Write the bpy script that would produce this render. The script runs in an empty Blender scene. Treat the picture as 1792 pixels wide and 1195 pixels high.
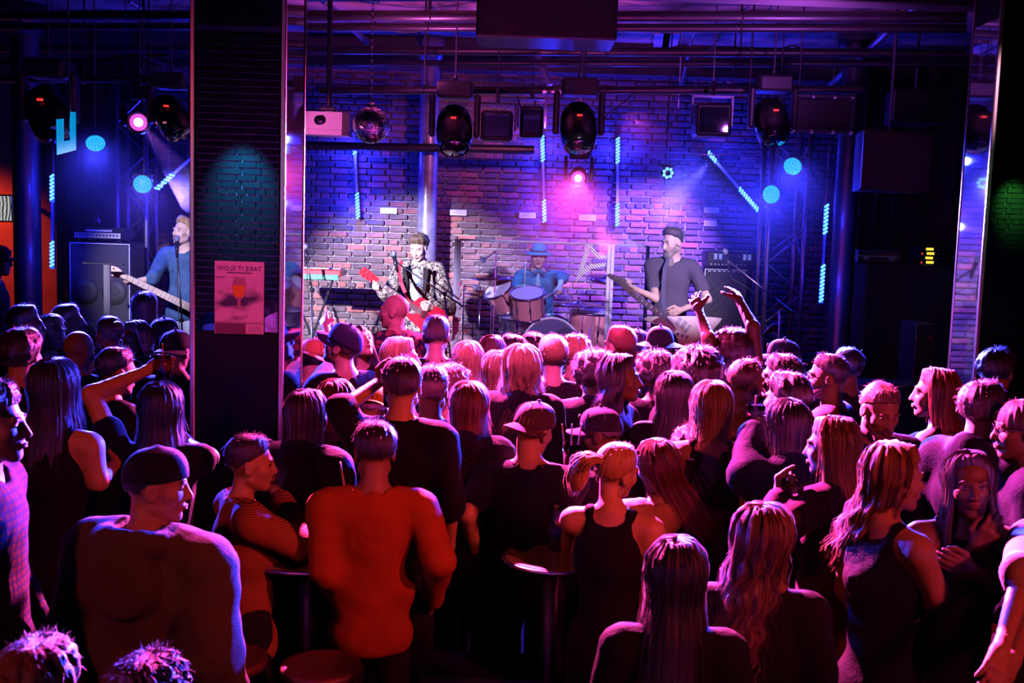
import bpy, math, random
import numpy as np
from mathutils import Matrix, Vector
random.seed(7); RNG = np.random.default_rng(7)
PI = math.pi
scene = bpy.context.scene
COL = scene.collection
# ---------------------------------------------------------------- camera
FPX, CAMZ, PITCH, ROLL = 1900.0, 2.5, math.radians(6.0), 0.032
CAM = np.array([0.0, 0.0, CAMZ])
_F = np.array([0.0, math.cos(PITCH), -math.sin(PITCH)])
_U0 = np.array([0.0, math.sin(PITCH), math.cos(PITCH)])
_R0 = np.array([1.0, 0.0, 0.0])
_R = _R0 * math.cos(ROLL) + _U0 * math.sin(ROLL)
_U = _U0 * math.cos(ROLL) - _R0 * math.sin(ROLL)
def P(px, py, d):
    """world point seen at photo pixel (px, py) at depth d"""
    return CAM + d * (_F + _R * ((px - 896.0) / FPX) - _U * ((py - 597.5) / FPX))
def PY(px, py, y):
    r = P(px, py, 1.0) - CAM
    return CAM + r * (y / r[1])
cd = bpy.data.cameras.new('camera'); cam = bpy.data.objects.new('camera', cd); COL.objects.link(cam)
cd.sensor_width = 36.0; cd.lens = FPX / 1792.0 * 36.0; cd.clip_start = 0.05; cd.clip_end = 100
cam.matrix_world = Matrix(((_R[0], _U[0], -_F[0], CAM[0]), (_R[1], _U[1], -_F[1], CAM[1]), (_R[2], _U[2], -_F[2], CAM[2]), (0, 0, 0, 1)))
cd.dof.use_dof = True; cd.dof.focus_distance = 9.0; cd.dof.aperture_fstop = 6.3
scene.camera = cam
# ---------------------------------------------------------------- view, world
vs = scene.view_settings
vs.view_transform = 'Standard'; vs.look = 'None'; vs.exposure = 0.0; vs.gamma = 1.0; vs.use_curve_mapping = False
scene.cycles.max_bounces = 6; scene.cycles.diffuse_bounces = 0; scene.cycles.glossy_bounces = 4
scene.cycles.transmission_bounces = 6; scene.cycles.transparent_max_bounces = 12; scene.cycles.volume_bounces = 0
scene.cycles.caustics_reflective = False; scene.cycles.caustics_refractive = False
scene.cycles.sample_clamp_indirect = 3.0
w = bpy.data.worlds.new('world'); scene.world = w; w.use_nodes = True
w.node_tree.nodes['Background'].inputs[0].default_value = (0.06, 0.015, 0.2, 1)
w.node_tree.nodes['Background'].inputs[1].default_value = 0.012
# ---------------------------------------------------------------- lamps
def spot(name, loc, aim, color, power, cone=40, blend=0.5, size=0.06, parent=None):
    l = bpy.data.lights.new(name, 'SPOT'); l.energy = power; l.color = color
    l.spot_size = math.radians(cone); l.spot_blend = blend; l.shadow_soft_size = size
    o = bpy.data.objects.new(name, l); COL.objects.link(o)
    loc = Vector(tuple(loc)); aim = Vector(tuple(aim))
    o.location = loc; o.rotation_euler = (aim - loc).to_track_quat('-Z', 'Y').to_euler()
    return o
def ahead(a, b, k=0.22):
    a = np.asarray(a, float); b = np.asarray(b, float); return a + (b - a) / np.linalg.norm(b - a) * k
def point(name, loc, color, power, size=0.05):
    l = bpy.data.lights.new(name, 'POINT'); l.energy = power; l.color = color; l.shadow_soft_size = size
    o = bpy.data.objects.new(name, l); COL.objects.link(o); o.location = tuple(loc); return o
LAV = (0.70, 0.50, 1.0); MAG = (1.0, 0.05, 0.38); BLU = (0.04, 0.04, 1.0); RED = (1.0, 0.05, 0.045); PUR = (0.45, 0.08, 1.0)
# front wash on the band from the bar over the audience
spot('front_wash_lamp', (-3.4, 5.5, 3.6), P(625, 520, 10.9), (0.70, 0.64, 1.0), 8200, 25, 0.6)
spot('front_wash_lamp', (2.2, 4.2, 4.15), P(1180, 470, 10.2), (0.74, 0.55, 1.0), 3300, 15, 0.7)
spot('front_wash_lamp', (-3.6, 4.2, 4.15), P(285, 470, 10.4), (0.68, 0.60, 1.0), 3000, 16, 0.7)
spot('front_wash_lamp', (0.4, 4.2, 4.15), P(960, 510, 11.3), (0.62, 0.50, 1.0), 2300, 17, 0.8)
spot('front_wash_lamp', (3.2, 5.2, 4.15), P(1400, 560, 11.5), (0.8, 0.45, 1.0), 700, 18, 0.8)
# red wash on the wall above the drums
spot('red_wall_lamp', P(880, 168, 10.0), P(830, 350, 12.3), (1.0, 0.22, 0.40), 70, 75, 0.8)
# magenta heads: one over the stage front, one on the bar above the crowd left of centre
spot('magenta_head_lamp', ahead(P(1012, 312, 9.6), P(900, 700, 6.0)), P(900, 700, 6.0), (1.0, 0.06, 0.46), 26000, 66, 0.7, 0.05)
spot('magenta_bar_lamp', (-0.75, 7.6, 3.95), P(1230, 840, 4.5), MAG, 30000, 58, 0.7, 0.05)
spot('magenta_head_lamp', ahead(P(1100, 190, 9.4), P(1350, 800, 4.6)), P(1350, 800, 4.6), (1.0, 0.08, 0.62), 3000, 44, 0.8, 0.05)
spot('pink_bar_lamp', (0.2, 4.1, 4.15), P(850, 615, 7.0), (1.0, 0.06, 0.46), 800, 46, 0.8, 0.05)
# narrow beams that show in the haze
BEAMS = [((245, 215, 9.55), (348, 345, 9.0), (0.75, 0.18, 1.0), 60), ((1013, 312, 9.75), (1085, 450, 8.9), (0.9, 0.2, 1.0), 45), ((1243, 282, 11.85), (1150, 385, 11.1), (0.30, 0.22, 1.0), 70)]
for a_, b_, c_, e_ in BEAMS: spot('haze_beam_lamp', P(*a_), P(*b_), c_, e_, 17, 0.35, 0.02)
# blue wash from the panels either side
spot('blue_panel_lamp', ahead(P(167, 249, 9.6), P(150, 900, 4.6)), P(150, 900, 4.6), BLU, 14000, 60, 0.8, 0.07)
spot('blue_panel_lamp', ahead(P(250, 322, 9.8), P(330, 900, 4.4)), P(330, 900, 4.4), (0.10, 0.06, 1.0), 7650, 60, 0.8, 0.07)
spot('blue_panel_lamp', ahead(P(1388, 290, 9.6), P(1330, 800, 4.8)), P(1330, 800, 4.8), BLU, 20000, 60, 0.8, 0.07)
spot('blue_panel_lamp', ahead(P(1351, 340, 9.8), P(1050, 900, 4.4)), P(1050, 900, 4.4), BLU, 15000, 60, 0.8, 0.07)
spot('blue_panel_lamp', ahead(P(1168, 302, 10.2), P(1600, 800, 4.8)), P(1600, 800, 4.8), (0.12, 0.10, 1.0), 13000, 60, 0.8, 0.07)
spot('purple_head_lamp', ahead(P(1247, 275, 10.6), P(1120, 460, 12.2)), P(1120, 460, 12.2), (0.17, 0.08, 1.0), 1500, 70, 0.7, 0.08)
spot('cyan_head_lamp', P(945, 190, 10.4), P(945, 470, 11.4), (0.0, 0.35, 1.0), 300, 26, 0.7, 0.05)
# red wash over the bar behind the camera, to the right
spot('red_bar_lamp', (3.3, -0.4, 3.5), P(1560, 830, 4.3), RED, 300, 46, 0.8, 0.15)
spot('red_bar_lamp', (3.3, 0.9, 3.6), P(670, 930, 4.4), RED, 520, 30, 0.9, 0.1)
spot('red_bar_lamp', (-4.6, -0.3, 3.9), P(80, 800, 4.0), (1.0, 0.07, 0.04), 190, 50, 0.8, 0.1)
# added lamps, aimed up, standing in for the coloured light on the ceiling
spot('ceiling_fill_lamp', (0.2, 9.6, 3.35), (0.0, 10.2, 4.5), (0.75, 0.10, 0.75), 330, 150, 1.0, 0.03)
spot('ceiling_fill_lamp', (-0.9, 9.0, 3.6), (-0.9, 9.4, 4.5), (0.80, 0.10, 0.60), 160, 150, 1.0, 0.03)
spot('ceiling_fill_lamp', (2.0, 8.0, 3.5), (1.8, 8.6, 4.5), (0.55, 0.10, 0.95), 170, 150, 1.0, 0.03)
spot('projector_fill_lamp', (-3.2, 5.9, 2.7), P(600, 218, 8.1), (1.0, 0.14, 0.62), 420, 11, 0.6, 0.03)  # added pink spot that brightens the projector and mirror ball
# teal and green lamps on the brick wall behind the camera (seen in the mirrors), added fill lamp that brightens the poster
spot('teal_wall_lamp', (-2.9, -0.2, 3.5), (-2.9, -0.8, 2.8), (0.02, 0.42, 1.0), 6500, 56, 0.9, 0.05)
spot('green_wall_lamp', (6.6, -0.2, 3.6), (6.7, -0.8, 3.0), (0.10, 1.0, 0.12), 3200, 42, 0.9, 0.05)
spot('poster_fill_lamp', (-0.9, 3.2, 4.2), PY(418, 520, 5.4), (1.0, 0.06, 0.42), 230, 11, 0.5, 0.05)
# orange glow on the side wall by the stage
spot('orange_wall_lamp', (-6.2, 11.0, 3.0), (-6.1, 12.8, 1.6), (1.0, 0.12, 0.02), 110, 80, 0.8, 0.1)
# ---------------------------------------------------------------- materials
MATS = {}
def new_mat(name):
    m = bpy.data.materials.new(name); m.use_nodes = True
    return m, m.node_tree.nodes, m.node_tree.links, m.node_tree.nodes['Principled BSDF']
def mat(name, color=(0.5, 0.5, 0.5), rough=0.6, metal=0.0, var=0.0, nscale=20.0, bump=0.0, bscale=60.0, emit=None, estr=0.0,
        sheen=0.0, coat=0.0, alpha=1.0, trans=0.0, stretch=None, spec=0.5):
    if name in MATS: return MATS[name]
    m, N, L, b = new_mat(name)
    b.inputs['Base Color'].default_value = (*color, 1); b.inputs['Roughness'].default_value = rough
    b.inputs['Metallic'].default_value = metal; b.inputs['Specular IOR Level'].default_value = spec
    if sheen: b.inputs['Sheen Weight'].default_value = sheen; b.inputs['Sheen Roughness'].default_value = 0.4
    if coat: b.inputs['Coat Weight'].default_value = coat
    if trans: b.inputs['Transmission Weight'].default_value = trans
    if alpha < 1: b.inputs['Alpha'].default_value = alpha
    if emit:
        b.inputs['Emission Color'].default_value = (*emit, 1); b.inputs['Emission Strength'].default_value = estr
        m.cycles.emission_sampling = 'NONE'
    if var or bump:
        tc = N.new('ShaderNodeTexCoord'); mp = N.new('ShaderNodeMapping'); L.new(tc.outputs['Object'], mp.inputs[0])
        if stretch: mp.inputs['Scale'].default_value = stretch
    if var:
        n = N.new('ShaderNodeTexNoise'); n.inputs['Scale'].default_value = nscale; n.inputs['Detail'].default_value = 4
        L.new(mp.outputs[0], n.inputs['Vector'])
        r = N.new('ShaderNodeValToRGB'); r.color_ramp.elements[0].position = 0.3; r.color_ramp.elements[1].position = 0.7
        r.color_ramp.elements[0].color = (*[c * (1 - var) for c in color], 1)
        r.color_ramp.elements[1].color = (*[min(1, c * (1 + var)) for c in color], 1)
        L.new(n.outputs[0], r.inputs[0]); L.new(r.outputs[0], b.inputs['Base Color'])
    if bump:
        n = N.new('ShaderNodeTexNoise'); n.inputs['Scale'].default_value = bscale; n.inputs['Detail'].default_value = 3
        L.new(mp.outputs[0], n.inputs['Vector'])
        bp = N.new('ShaderNodeBump'); bp.inputs['Strength'].default_value = bump; bp.inputs['Distance'].default_value = 0.01
        L.new(n.outputs[0], bp.inputs['Height']); L.new(bp.outputs[0], b.inputs['Normal'])
    MATS[name] = m
    return m
def glow(name, color, s): return mat(name, (0.02, 0.02, 0.02), 0.5, emit=color, estr=s)
BLACK = mat('black_powder_coat', (0.012, 0.012, 0.014), 0.45, bump=0.1, bscale=200)
BLACKG = mat('black_gloss_plastic', (0.010, 0.010, 0.013), 0.22)
STEEL = mat('brushed_steel', (0.55, 0.55, 0.58), 0.32, 1.0)
CHROME = mat('chrome', (0.8, 0.8, 0.82), 0.12, 1.0)
DKSTEEL = mat('dark_steel', (0.10, 0.10, 0.12), 0.4, 0.9)
WHITE = mat('white_enamel', (0.78, 0.78, 0.8), 0.4)
MIRROR = mat('mirror_glass', (0.62, 0.62, 0.68), 0.04, 1.0); SMOKED = mat('smoked_mirror_glass', (0.028, 0.028, 0.032), 0.008, 1.0)
CABLE = mat('cable_rubber', (0.015, 0.015, 0.018), 0.5)
# ---------------------------------------------------------------- mesh building
INV = {}
def new_mesh(name, V, F, m, smooth=True):
    me = bpy.data.meshes.new(name); V = np.asarray(V, np.float32)
    if isinstance(F, np.ndarray) and F.ndim == 2 and len(F):
        n, k = F.shape
        me.vertices.add(len(V)); me.vertices.foreach_set('co', V.ravel())
        me.loops.add(n * k); me.loops.foreach_set('vertex_index', F.astype(np.int32).ravel())
        me.polygons.add(n); me.polygons.foreach_set('loop_start', np.arange(0, n * k, k, dtype=np.int32))
        me.update(calc_edges=True)
    else:
        me.from_pydata(V.tolist(), [], [tuple(f) for f in F])
    if len(me.polygons): me.polygons.foreach_set('use_smooth', np.full(len(me.polygons), bool(smooth)))
    if m: me.materials.append(m)
    return me
def link(name, me, parent=None):
    o = bpy.data.objects.new(name, me); COL.objects.link(o)
    if parent is not None: o.parent = parent
    return o
def tag(o, label=None, cat=None, group=None, kind=None):
    if label: o['label'] = label
    if cat: o['category'] = cat
    if group: o['group'] = group
    if kind: o['kind'] = kind
    return o
def root(name, loc, label=None, cat=None, group=None, rz=0.0, kind=None):
    o = bpy.data.objects.new(name, None); COL.objects.link(o); o.empty_display_size = 0.1
    o.location = tuple(loc); o.rotation_euler = (0, 0, rz)
    INV[o] = np.array((Matrix.Translation(tuple(loc)) @ Matrix.Rotation(rz, 4, 'Z')).inverted())
    return tag(o, label, cat, group, kind)
def inv_of(o):
    while o is not None:
        if o in INV: return INV[o]
        o = o.parent
    return np.eye(4)
def frame(z, up=(0, 0, 1)):
    z = np.asarray(z, float); z = z / np.linalg.norm(z); up = np.asarray(up, float)
    if abs(z @ up) > 0.98 * np.linalg.norm(up): up = np.array([0, 1.0, 0]) if abs(z[1]) < 0.9 else np.array([1.0, 0, 0])
    x = np.cross(up, z); x /= np.linalg.norm(x); y = np.cross(z, x)
    return np.stack([x, y, z], 1)
class MB:
    def __init__(s): s.V = []; s.F = []
    def add(s, V, F):
        o = len(s.V); s.V.extend(np.asarray(V, float).tolist()); s.F.extend([tuple(i + o for i in f) for f in F]); return s
    def box(s, c, size, R=None, bev=0.0):
        h = np.array(size, float) / 2
        if bev:
            b = min(bev, h.min() * 0.9); pts = []
            for sx in (-1, 1):
                for sy in (-1, 1):
                    for sz in (-1, 1):
                        g = np.array([sx, sy, sz])
                        for a in range(3):
                            q = h - b; q[a] = h[a]; pts.append(g * q)
            pts = np.array(pts)
            idx = lambda sx, sy, sz, a: ((sx > 0) * 4 + (sy > 0) * 2 + (sz > 0)) * 3 + a
            F = []
            for sx in (-1, 1):
                F.append([idx(sx, -1, -1, 0), idx(sx, 1, -1, 0), idx(sx, 1, 1, 0), idx(sx, -1, 1, 0)][::sx])
                F.append([idx(-1, sx, -1, 1), idx(-1, sx, 1, 1), idx(1, sx, 1, 1), idx(1, sx, -1, 1)][::sx])
                F.append([idx(-1, -1, sx, 2), idx(1, -1, sx, 2), idx(1, 1, sx, 2), idx(-1, 1, sx, 2)][::sx])
            for p in (-1, 1):
                for q in (-1, 1):
                    F.append([idx(p, q, -1, 0), idx(p, q, -1, 1), idx(p, q, 1, 1), idx(p, q, 1, 0)][::-p * q])
                    F.append([idx(p, -1, q, 0), idx(p, -1, q, 2), idx(p, 1, q, 2), idx(p, 1, q, 0)][::p * q])
                    F.append([idx(-1, p, q, 1), idx(-1, p, q, 2), idx(1, p, q, 2), idx(1, p, q, 1)][::-p * q])
                    for r in (-1, 1): F.append([idx(p, q, r, 0), idx(p, q, r, 1), idx(p, q, r, 2)][::p * q * r])
        else:
            pts = np.array([[x, y, z] for x in (-1, 1) for y in (-1, 1) for z in (-1, 1)]) * h
            F = [(0, 1, 3, 2), (4, 6, 7, 5), (0, 4, 5, 1), (2, 3, 7, 6), (0, 2, 6, 4), (1, 5, 7, 3)]
        if R is not None: pts = pts @ np.asarray(R, float).T
        return s.add(pts + np.asarray(c, float), F)
    def cyl(s, a, b, r0, r1=None, n=12, cap=True):
        r1 = r0 if r1 is None else r1
        a = np.asarray(a, float); b = np.asarray(b, float); M = frame(b - a)
        t = np.arange(n) * 2 * PI / n; ring = np.stack([np.cos(t), np.sin(t), 0 * t], 1) @ M.T
        F = [(i, (i + 1) % n, n + (i + 1) % n, n + i) for i in range(n)]
        if cap: F += [tuple(range(n - 1, -1, -1)), tuple(range(n, 2 * n))]
        return s.add(np.concatenate([a + ring * r0, b + ring * r1]), F)
    def tube(s, pts, r, n=6, closed=False):
        pts = np.asarray(pts, float); m = len(pts); rr = np.broadcast_to(np.asarray(r, float), (m,))
        tan = np.gradient(pts, axis=0)
        if closed: tan = np.roll(pts, -1, 0) - np.roll(pts, 1, 0)
        V = []; t = np.arange(n) * 2 * PI / n; c, sn = np.cos(t)[:, None], np.sin(t)[:, None]
        x = frame(tan[0])[:, 0]
        for i in range(m):
            z = tan[i] / (np.linalg.norm(tan[i]) + 1e-12); x = x - z * (x @ z)
            if np.linalg.norm(x) < 1e-6: x = frame(z)[:, 0]
            x = x / np.linalg.norm(x); y = np.cross(z, x)
            V.append(pts[i] + rr[i] * (c * x + sn * y))
        F = []
        for i in range(m if closed else m - 1):
            j = (i + 1) % m
            F += [(i * n + k, i * n + (k + 1) % n, j * n + (k + 1) % n, j * n + k) for k in range(n)]
        if not closed: F += [tuple(range(n - 1, -1, -1)), tuple(range((m - 1) * n, m * n))]
        return s.add(np.concatenate(V), F)
    def lathe(s, prof, n=24, o=(0, 0, 0), R=None):
        prof = np.asarray(prof, float); m = len(prof); t = np.arange(n) * 2 * PI / n
        V = np.stack([np.outer(prof[:, 0], np.cos(t)), np.outer(prof[:, 0], np.sin(t)), np.repeat(prof[:, 1][:, None], n, 1)], 2).reshape(-1, 3)
        F = [(i * n + k, i * n + (k + 1) % n, (i + 1) * n + (k + 1) % n, (i + 1) * n + k) for i in range(m - 1) for k in range(n)]
        F += [tuple(range(n - 1, -1, -1)), tuple(range((m - 1) * n, m * n))]
        if R is not None: V = V @ np.asarray(R, float).T
        return s.add(V + np.asarray(o, float), F)
    def prism(s, poly, z0, z1, o=(0, 0, 0), R=None):
        p = np.asarray(poly, float); n = len(p)
        V = np.concatenate([np.c_[p, np.full(n, z0)], np.c_[p, np.full(n, z1)]])
        F = [(i, (i + 1) % n, n + (i + 1) % n, n + i) for i in range(n)] + [tuple(range(n - 1, -1, -1)), tuple(range(n, 2 * n))]
        if R is not None: V = V @ np.asarray(R, float).T
        return s.add(V + np.asarray(o, float), F)
    def ball(s, c, r, n=12, m=8, R=None):
        r = np.broadcast_to(np.asarray(r, float), (3,)); ph = np.linspace(0, PI, m + 1)[1:-1]; t = np.arange(n) * 2 * PI / n
        V = [[0, 0, 1]] + [[math.sin(a) * math.cos(b), math.sin(a) * math.sin(b), math.cos(a)] for a in ph for b in t] + [[0, 0, -1]]
        V = np.array(V) * r; k = m - 1
        F = [(0, 1 + i, 1 + (i + 1) % n) for i in range(n)]
        F += [(1 + j * n + i, 1 + (j + 1) * n + i, 1 + (j + 1) * n + (i + 1) % n, 1 + j * n + (i + 1) % n) for j in range(k - 1) for i in range(n)]
        F += [(len(V) - 1, 1 + (k - 1) * n + (i + 1) % n, 1 + (k - 1) * n + i) for i in range(n)]
        if R is not None: V = V @ np.asarray(R, float).T
        return s.add(V + np.asarray(c, float), F)
    def build(s, name, m, parent=None, smooth=False, label=None, kind=None, local=False, auto=None):
        V = np.array(s.V, float)
        if parent is not None and not local:
            M = inv_of(parent); V = V @ M[:3, :3].T + M[:3, 3]
        o = link(name, new_mesh(name, V, s.F, m, smooth), parent)
        if auto:
            me = o.data
            try: me.set_sharp_from_angle(angle=math.radians(auto))
            except Exception: pass
        return tag(o, label, None, None, kind)
def copy_tree(o, parent=None, keep_label=True):
    c = o.copy(); COL.objects.link(c); c.parent = parent
    for ch in list(o.children): copy_tree(ch, c)
    return c
def text_mesh(txt, size, depth=0.0):
    cu = bpy.data.curves.new('lettering', 'FONT'); cu.body = txt; cu.size = size; cu.align_x = 'CENTER'; cu.align_y = 'CENTER'; cu.extrude = depth
    cu.resolution_u = 3
    o = bpy.data.objects.new('lettering', cu); COL.objects.link(o)
    dg = bpy.context.evaluated_depsgraph_get(); me = bpy.data.meshes.new_from_object(o.evaluated_get(dg))
    bpy.data.objects.remove(o); bpy.data.curves.remove(cu)
    V = np.empty(len(me.vertices) * 3); me.vertices.foreach_get('co', V); V = V.reshape(-1, 3)
    F = [tuple(p.vertices) for p in me.polygons]; bpy.data.meshes.remove(me)
    return V, F
# ================================================================ STRUCTURE
def PZ(px, py, z):
    r = P(px, py, 1.0) - CAM
    return CAM + r * ((z - CAMZ) / r[2])
def struct(name, mb, m, label=None, parent=None, smooth=False):
    o = mb.build(name, m, parent, smooth)
    if parent is None: tag(o, label, None, None, 'structure')
    return o
WALL_Y, BACK_Y, CEIL_Z, STAGE_Z = 12.3, -0.8, 4.5, 0.68
FLOOR_M = mat('dark_scuffed_floor', (0.035, 0.028, 0.028), 0.35, var=0.4, nscale=6, bump=0.15, bscale=30)
CEIL_M = mat('rough_timber_ceiling', (0.36, 0.25, 0.22), 0.9, var=0.85, nscale=2.6, bump=1.0, bscale=14, stretch=(1.0, 0.8, 1))
PLASTER = mat('orange_painted_plaster', (0.55, 0.16, 0.06), 0.8, var=0.2, nscale=4, bump=0.15, bscale=50)
DARKPL = mat('black_painted_plaster', (0.02, 0.018, 0.022), 0.8, var=0.3, nscale=6)
MORTAR = mat('mortar', (0.50, 0.46, 0.46), 0.9, var=0.25, nscale=30, bump=0.4, bscale=120)
struct('floor', MB().box((0, 5.7, -0.05), (17, 14, 0.1)), FLOOR_M, 'dark scuffed dance floor under the standing crowd')
struct('ceiling', MB().box((0, 5.7, CEIL_Z + 0.1), (17, 14, 0.2)), CEIL_M, 'rough timber ceiling above the black pipes')
struct('wall_left', MB().box((-8.4, 5.7, 2.25), (0.2, 14, 4.5)), DARKPL, 'black painted side wall left of the crowd')
struct('wall_right', MB().box((8.4, 5.7, 2.25), (0.2, 14, 4.5)), DARKPL, 'black painted side wall right of the crowd')
def brick_mat(name, use_obj, k=1.0):
    m, N, L, b = new_mat(name)
    if use_obj: src = N.new('ShaderNodeObjectInfo').outputs['Random']
    else:
        a = N.new('ShaderNodeAttribute'); a.attribute_name = 'tone'; src = a.outputs['Fac']
    r = N.new('ShaderNodeValToRGB'); L.new(src, r.inputs[0]); cr = r.color_ramp
    for i, (p, c) in enumerate([(0.0, (0.10, 0.075, 0.08)), (0.35, (0.18, 0.115, 0.11)), (0.65, (0.25, 0.135, 0.12)), (0.88, (0.36, 0.14, 0.11)), (1.0, (0.46, 0.16, 0.12))]):
        e = cr.elements[i] if i < 2 else cr.elements.new(p)
        e.position = p; e.color = (*[q * k for q in c], 1)
    tc = N.new('ShaderNodeTexCoord'); n = N.new('ShaderNodeTexNoise'); n.inputs['Scale'].default_value = 22; n.inputs['Detail'].default_value = 5
    L.new(tc.outputs['Object'], n.inputs['Vector'])
    mx = N.new('ShaderNodeMix'); mx.data_type = 'RGBA'; mx.blend_type = 'OVERLAY'; mx.inputs[0].default_value = 0.55
    L.new(r.outputs[0], mx.inputs[6]); L.new(n.outputs[0], mx.inputs[7]); L.new(mx.outputs[2], b.inputs['Base Color'])
    b.inputs['Roughness'].default_value = 0.82
    bp = N.new('ShaderNodeBump'); bp.inputs['Strength'].default_value = 0.5; bp.inputs['Distance'].default_value = 0.008
    L.new(n.outputs[0], bp.inputs['Height']); L.new(bp.outputs[0], b.inputs['Normal'])
    return m
BRICK_O, BRICK_A, BRICK_D = brick_mat('worn_red_brick', True), brick_mat('worn_red_brick_course', False), brick_mat('near_black_brick', False, 0.06)  # last one: the same brick tones scaled almost to black
MORTAR_D = mat('dark_mortar', (0.24, 0.22, 0.22), 0.9, var=0.3, nscale=30)
def brick_variant(L_, h_, seed, plain=False):
    r = np.random.default_rng(seed); b = MB().box((0, 0, 0), (L_, 0.05, h_), bev=0 if plain else 0.008)
    V = np.array(b.V); V += r.normal(0, 0.0016, V.shape); return V, b.F
def brick_wall(name, label, y, x0, x1, z0, z1, face, n_single, near_px=None, bm=None, mm=None):
    """face -1: bricks look towards -y. Header course every seventh row."""
    sgn = face
    w_ = MB().box(((x0 + x1) / 2, y - sgn * 0.11, (z0 + z1) / 2), (x1 - x0, 0.2, z1 - z0))
    wall = struct(name, w_, mm or MORTAR, label)
    course = 0.0705; cells = []
    rows = int((z1 - z0) / course)
    for j in range(rows):
        hdr = j % 7 == 4; L_ = 0.104 if hdr else 0.208
        x = x0 + (0.05 if j % 2 else 0.0) - (0.104 if j % 2 and not hdr else 0)
        while x < x1 - L_:
            if x >= x0: cells.append((x + L_ / 2, z0 + (j + 0.5) * course, L_ - 0.011, hdr))
            x += L_
    plain = bm is not None
    vs_ = {False: [brick_variant(0.197, 0.059, k, plain) for k in range(4)], True: [brick_variant(0.093, 0.059, 10 + k, plain) for k in range(3)]}
    def key(c):
        q = np.array([c[0], y, c[1]]) - CAM; d = q @ _F
        px, py = 896 + FPX * (q @ _R) / d, 597.5 - FPX * (q @ _U) / d
        return ((px - near_px[0]) / 1.6) ** 2 + (py - near_px[1]) ** 2
    single = set()
    if n_single:
        order = sorted(range(len(cells)), key=lambda i: key(cells[i])); single = set(order[:n_single])
    mes = {(h, k): new_mesh('brick', vs_[h][k][0], vs_[h][k][1], BRICK_O, False) for h in (False, True) for k in range(len(vs_[h]))} if n_single else {}
    V, F, T = [], [], []
    rr = random.Random(3)
    for i, (x, z, L_, hdr) in enumerate(cells):
        k = rr.randrange(len(vs_[hdr])); dy = rr.uniform(-0.004, 0.004); dz = rr.uniform(-0.0015, 0.0015)
        if i in single:
            o = link('brick', mes[(hdr, k)], wall); o.location = (x, y + dy, z + dz)
        else:
            b, f = vs_[hdr][k]; o_ = len(V) * len(b); V.append(b + np.array([x, y + dy, z + dz])); F += [tuple(q + o_ for q in g) for g in f]
            T += [rr.random()] * len(b)
    if V:
        me = new_mesh('brick_courses', np.concatenate(V), F, bm or BRICK_A, False)
        a = me.attributes.new('tone', 'FLOAT', 'POINT'); a.data.foreach_set('value', np.array(T, np.float32))
        tag(link('brick_courses', me, wall), 'worn red brick courses', kind='stuff')
    return wall
brick_wall('wall_back', 'worn red brick wall with pale mortar behind the band', WALL_Y, -4.75, 4.3, 0.0, 4.5, -1, 300, (860, 390))
brick_wall('wall_front', 'dark brick wall behind the viewer, seen only in the mirrors', BACK_Y, -5.2, 8.2, 0.0, 4.5, 1, 0, None, BRICK_D, MORTAR_D)
struct('wall_side', MB().box((-6.6, WALL_Y + 0.1, 2.25), (3.6, 0.2, 4.5)), PLASTER, 'orange painted wall at the far left of the stage')
struct('wall_wing', MB().box((6.4, WALL_Y + 0.1, 2.25), (4.1, 0.2, 4.5)), DARKPL, 'black wall of the dark stage wing on the right')
# stage
STAGE_M = mat('black_stage_boards', (0.025, 0.024, 0.027), 0.5, var=0.3, nscale=8)
st = struct('floor_stage', MB().box((-0.6, 10.65, STAGE_Z / 2), (10.6, 3.3, STAGE_Z)), STAGE_M, 'low black stage under the band')
for i in range(22):
    MB().box((-0.6, 9.075 + i * 0.15, STAGE_Z + 0.006), (10.6, 0.146, 0.012), bev=0.003).build('stage_board', STAGE_M, st)
# ---------------------------------------------------------------- mirrored columns
COLBODY = mat('black_column_paint', (0.007, 0.006, 0.008), 0.5, spec=0.08)
COPPER = mat('warm_metal_edge_trim', (0.75, 0.52, 0.36), 0.25, 0.9)
def column(name, label, xe, y0, wd, dp, side):
    """side +1: mirrored side face looks to +x; xe is the x of the mirrored side face"""
    xc = xe - side * wd / 2
    r_ = root(name, (xc, y0 + dp / 2, 0), label, 'column', 'mirrored columns in the crowd', kind='structure')
    MB().box((xc, y0 + dp / 2, 2.25), (wd - 0.012, dp - 0.012, 4.5)).build('core', COLBODY, r_)
    MB().box((xc, y0 + 0.004, 2.94), (wd - 0.05, 0.008, 2.0)).build('front_mirror', SMOKED, r_, label='smoked mirror glass on the face toward the bar')
    MB().box((xc, y0 + 0.004, 0.99), (wd - 0.05, 0.008, 1.86)).build('lower_panel', COLBODY, r_)
    MB().box((xe - side * 0.004, y0 + dp / 2, 2.06), (0.008, dp - 0.05, 3.7)).build('side_mirror', MIRROR, r_, label='narrow mirror glass on the inner side')
    for (x, y) in ((xe - side * 0.008, y0 + 0.008), (xe - side * 0.008, y0 + dp - 0.008), (xe - side * (wd - 0.008), y0 + 0.008)):
        MB().box((x, y, 2.25), (0.026, 0.026, 4.5), bev=0.005).build('corner_trim', COPPER, r_)
    MB().box((xc, y0 + dp / 2, 4.32), (wd + 0.05, dp + 0.05, 0.3), bev=0.01).build('head_block', COLBODY, r_)
    return r_
cl = PY(496, 420, 5.4); cr_ = PY(1722, 420, 7.0)
column('mirrored_column', 'mirrored column with a beer poster stuck on its front glass', cl[0], 5.4, 0.46, 0.5, 1)
column('mirrored_column', 'mirrored column at the right edge glowing orange along its corner', cr_[0], 7.0, 0.55, 0.42, -1)
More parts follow.
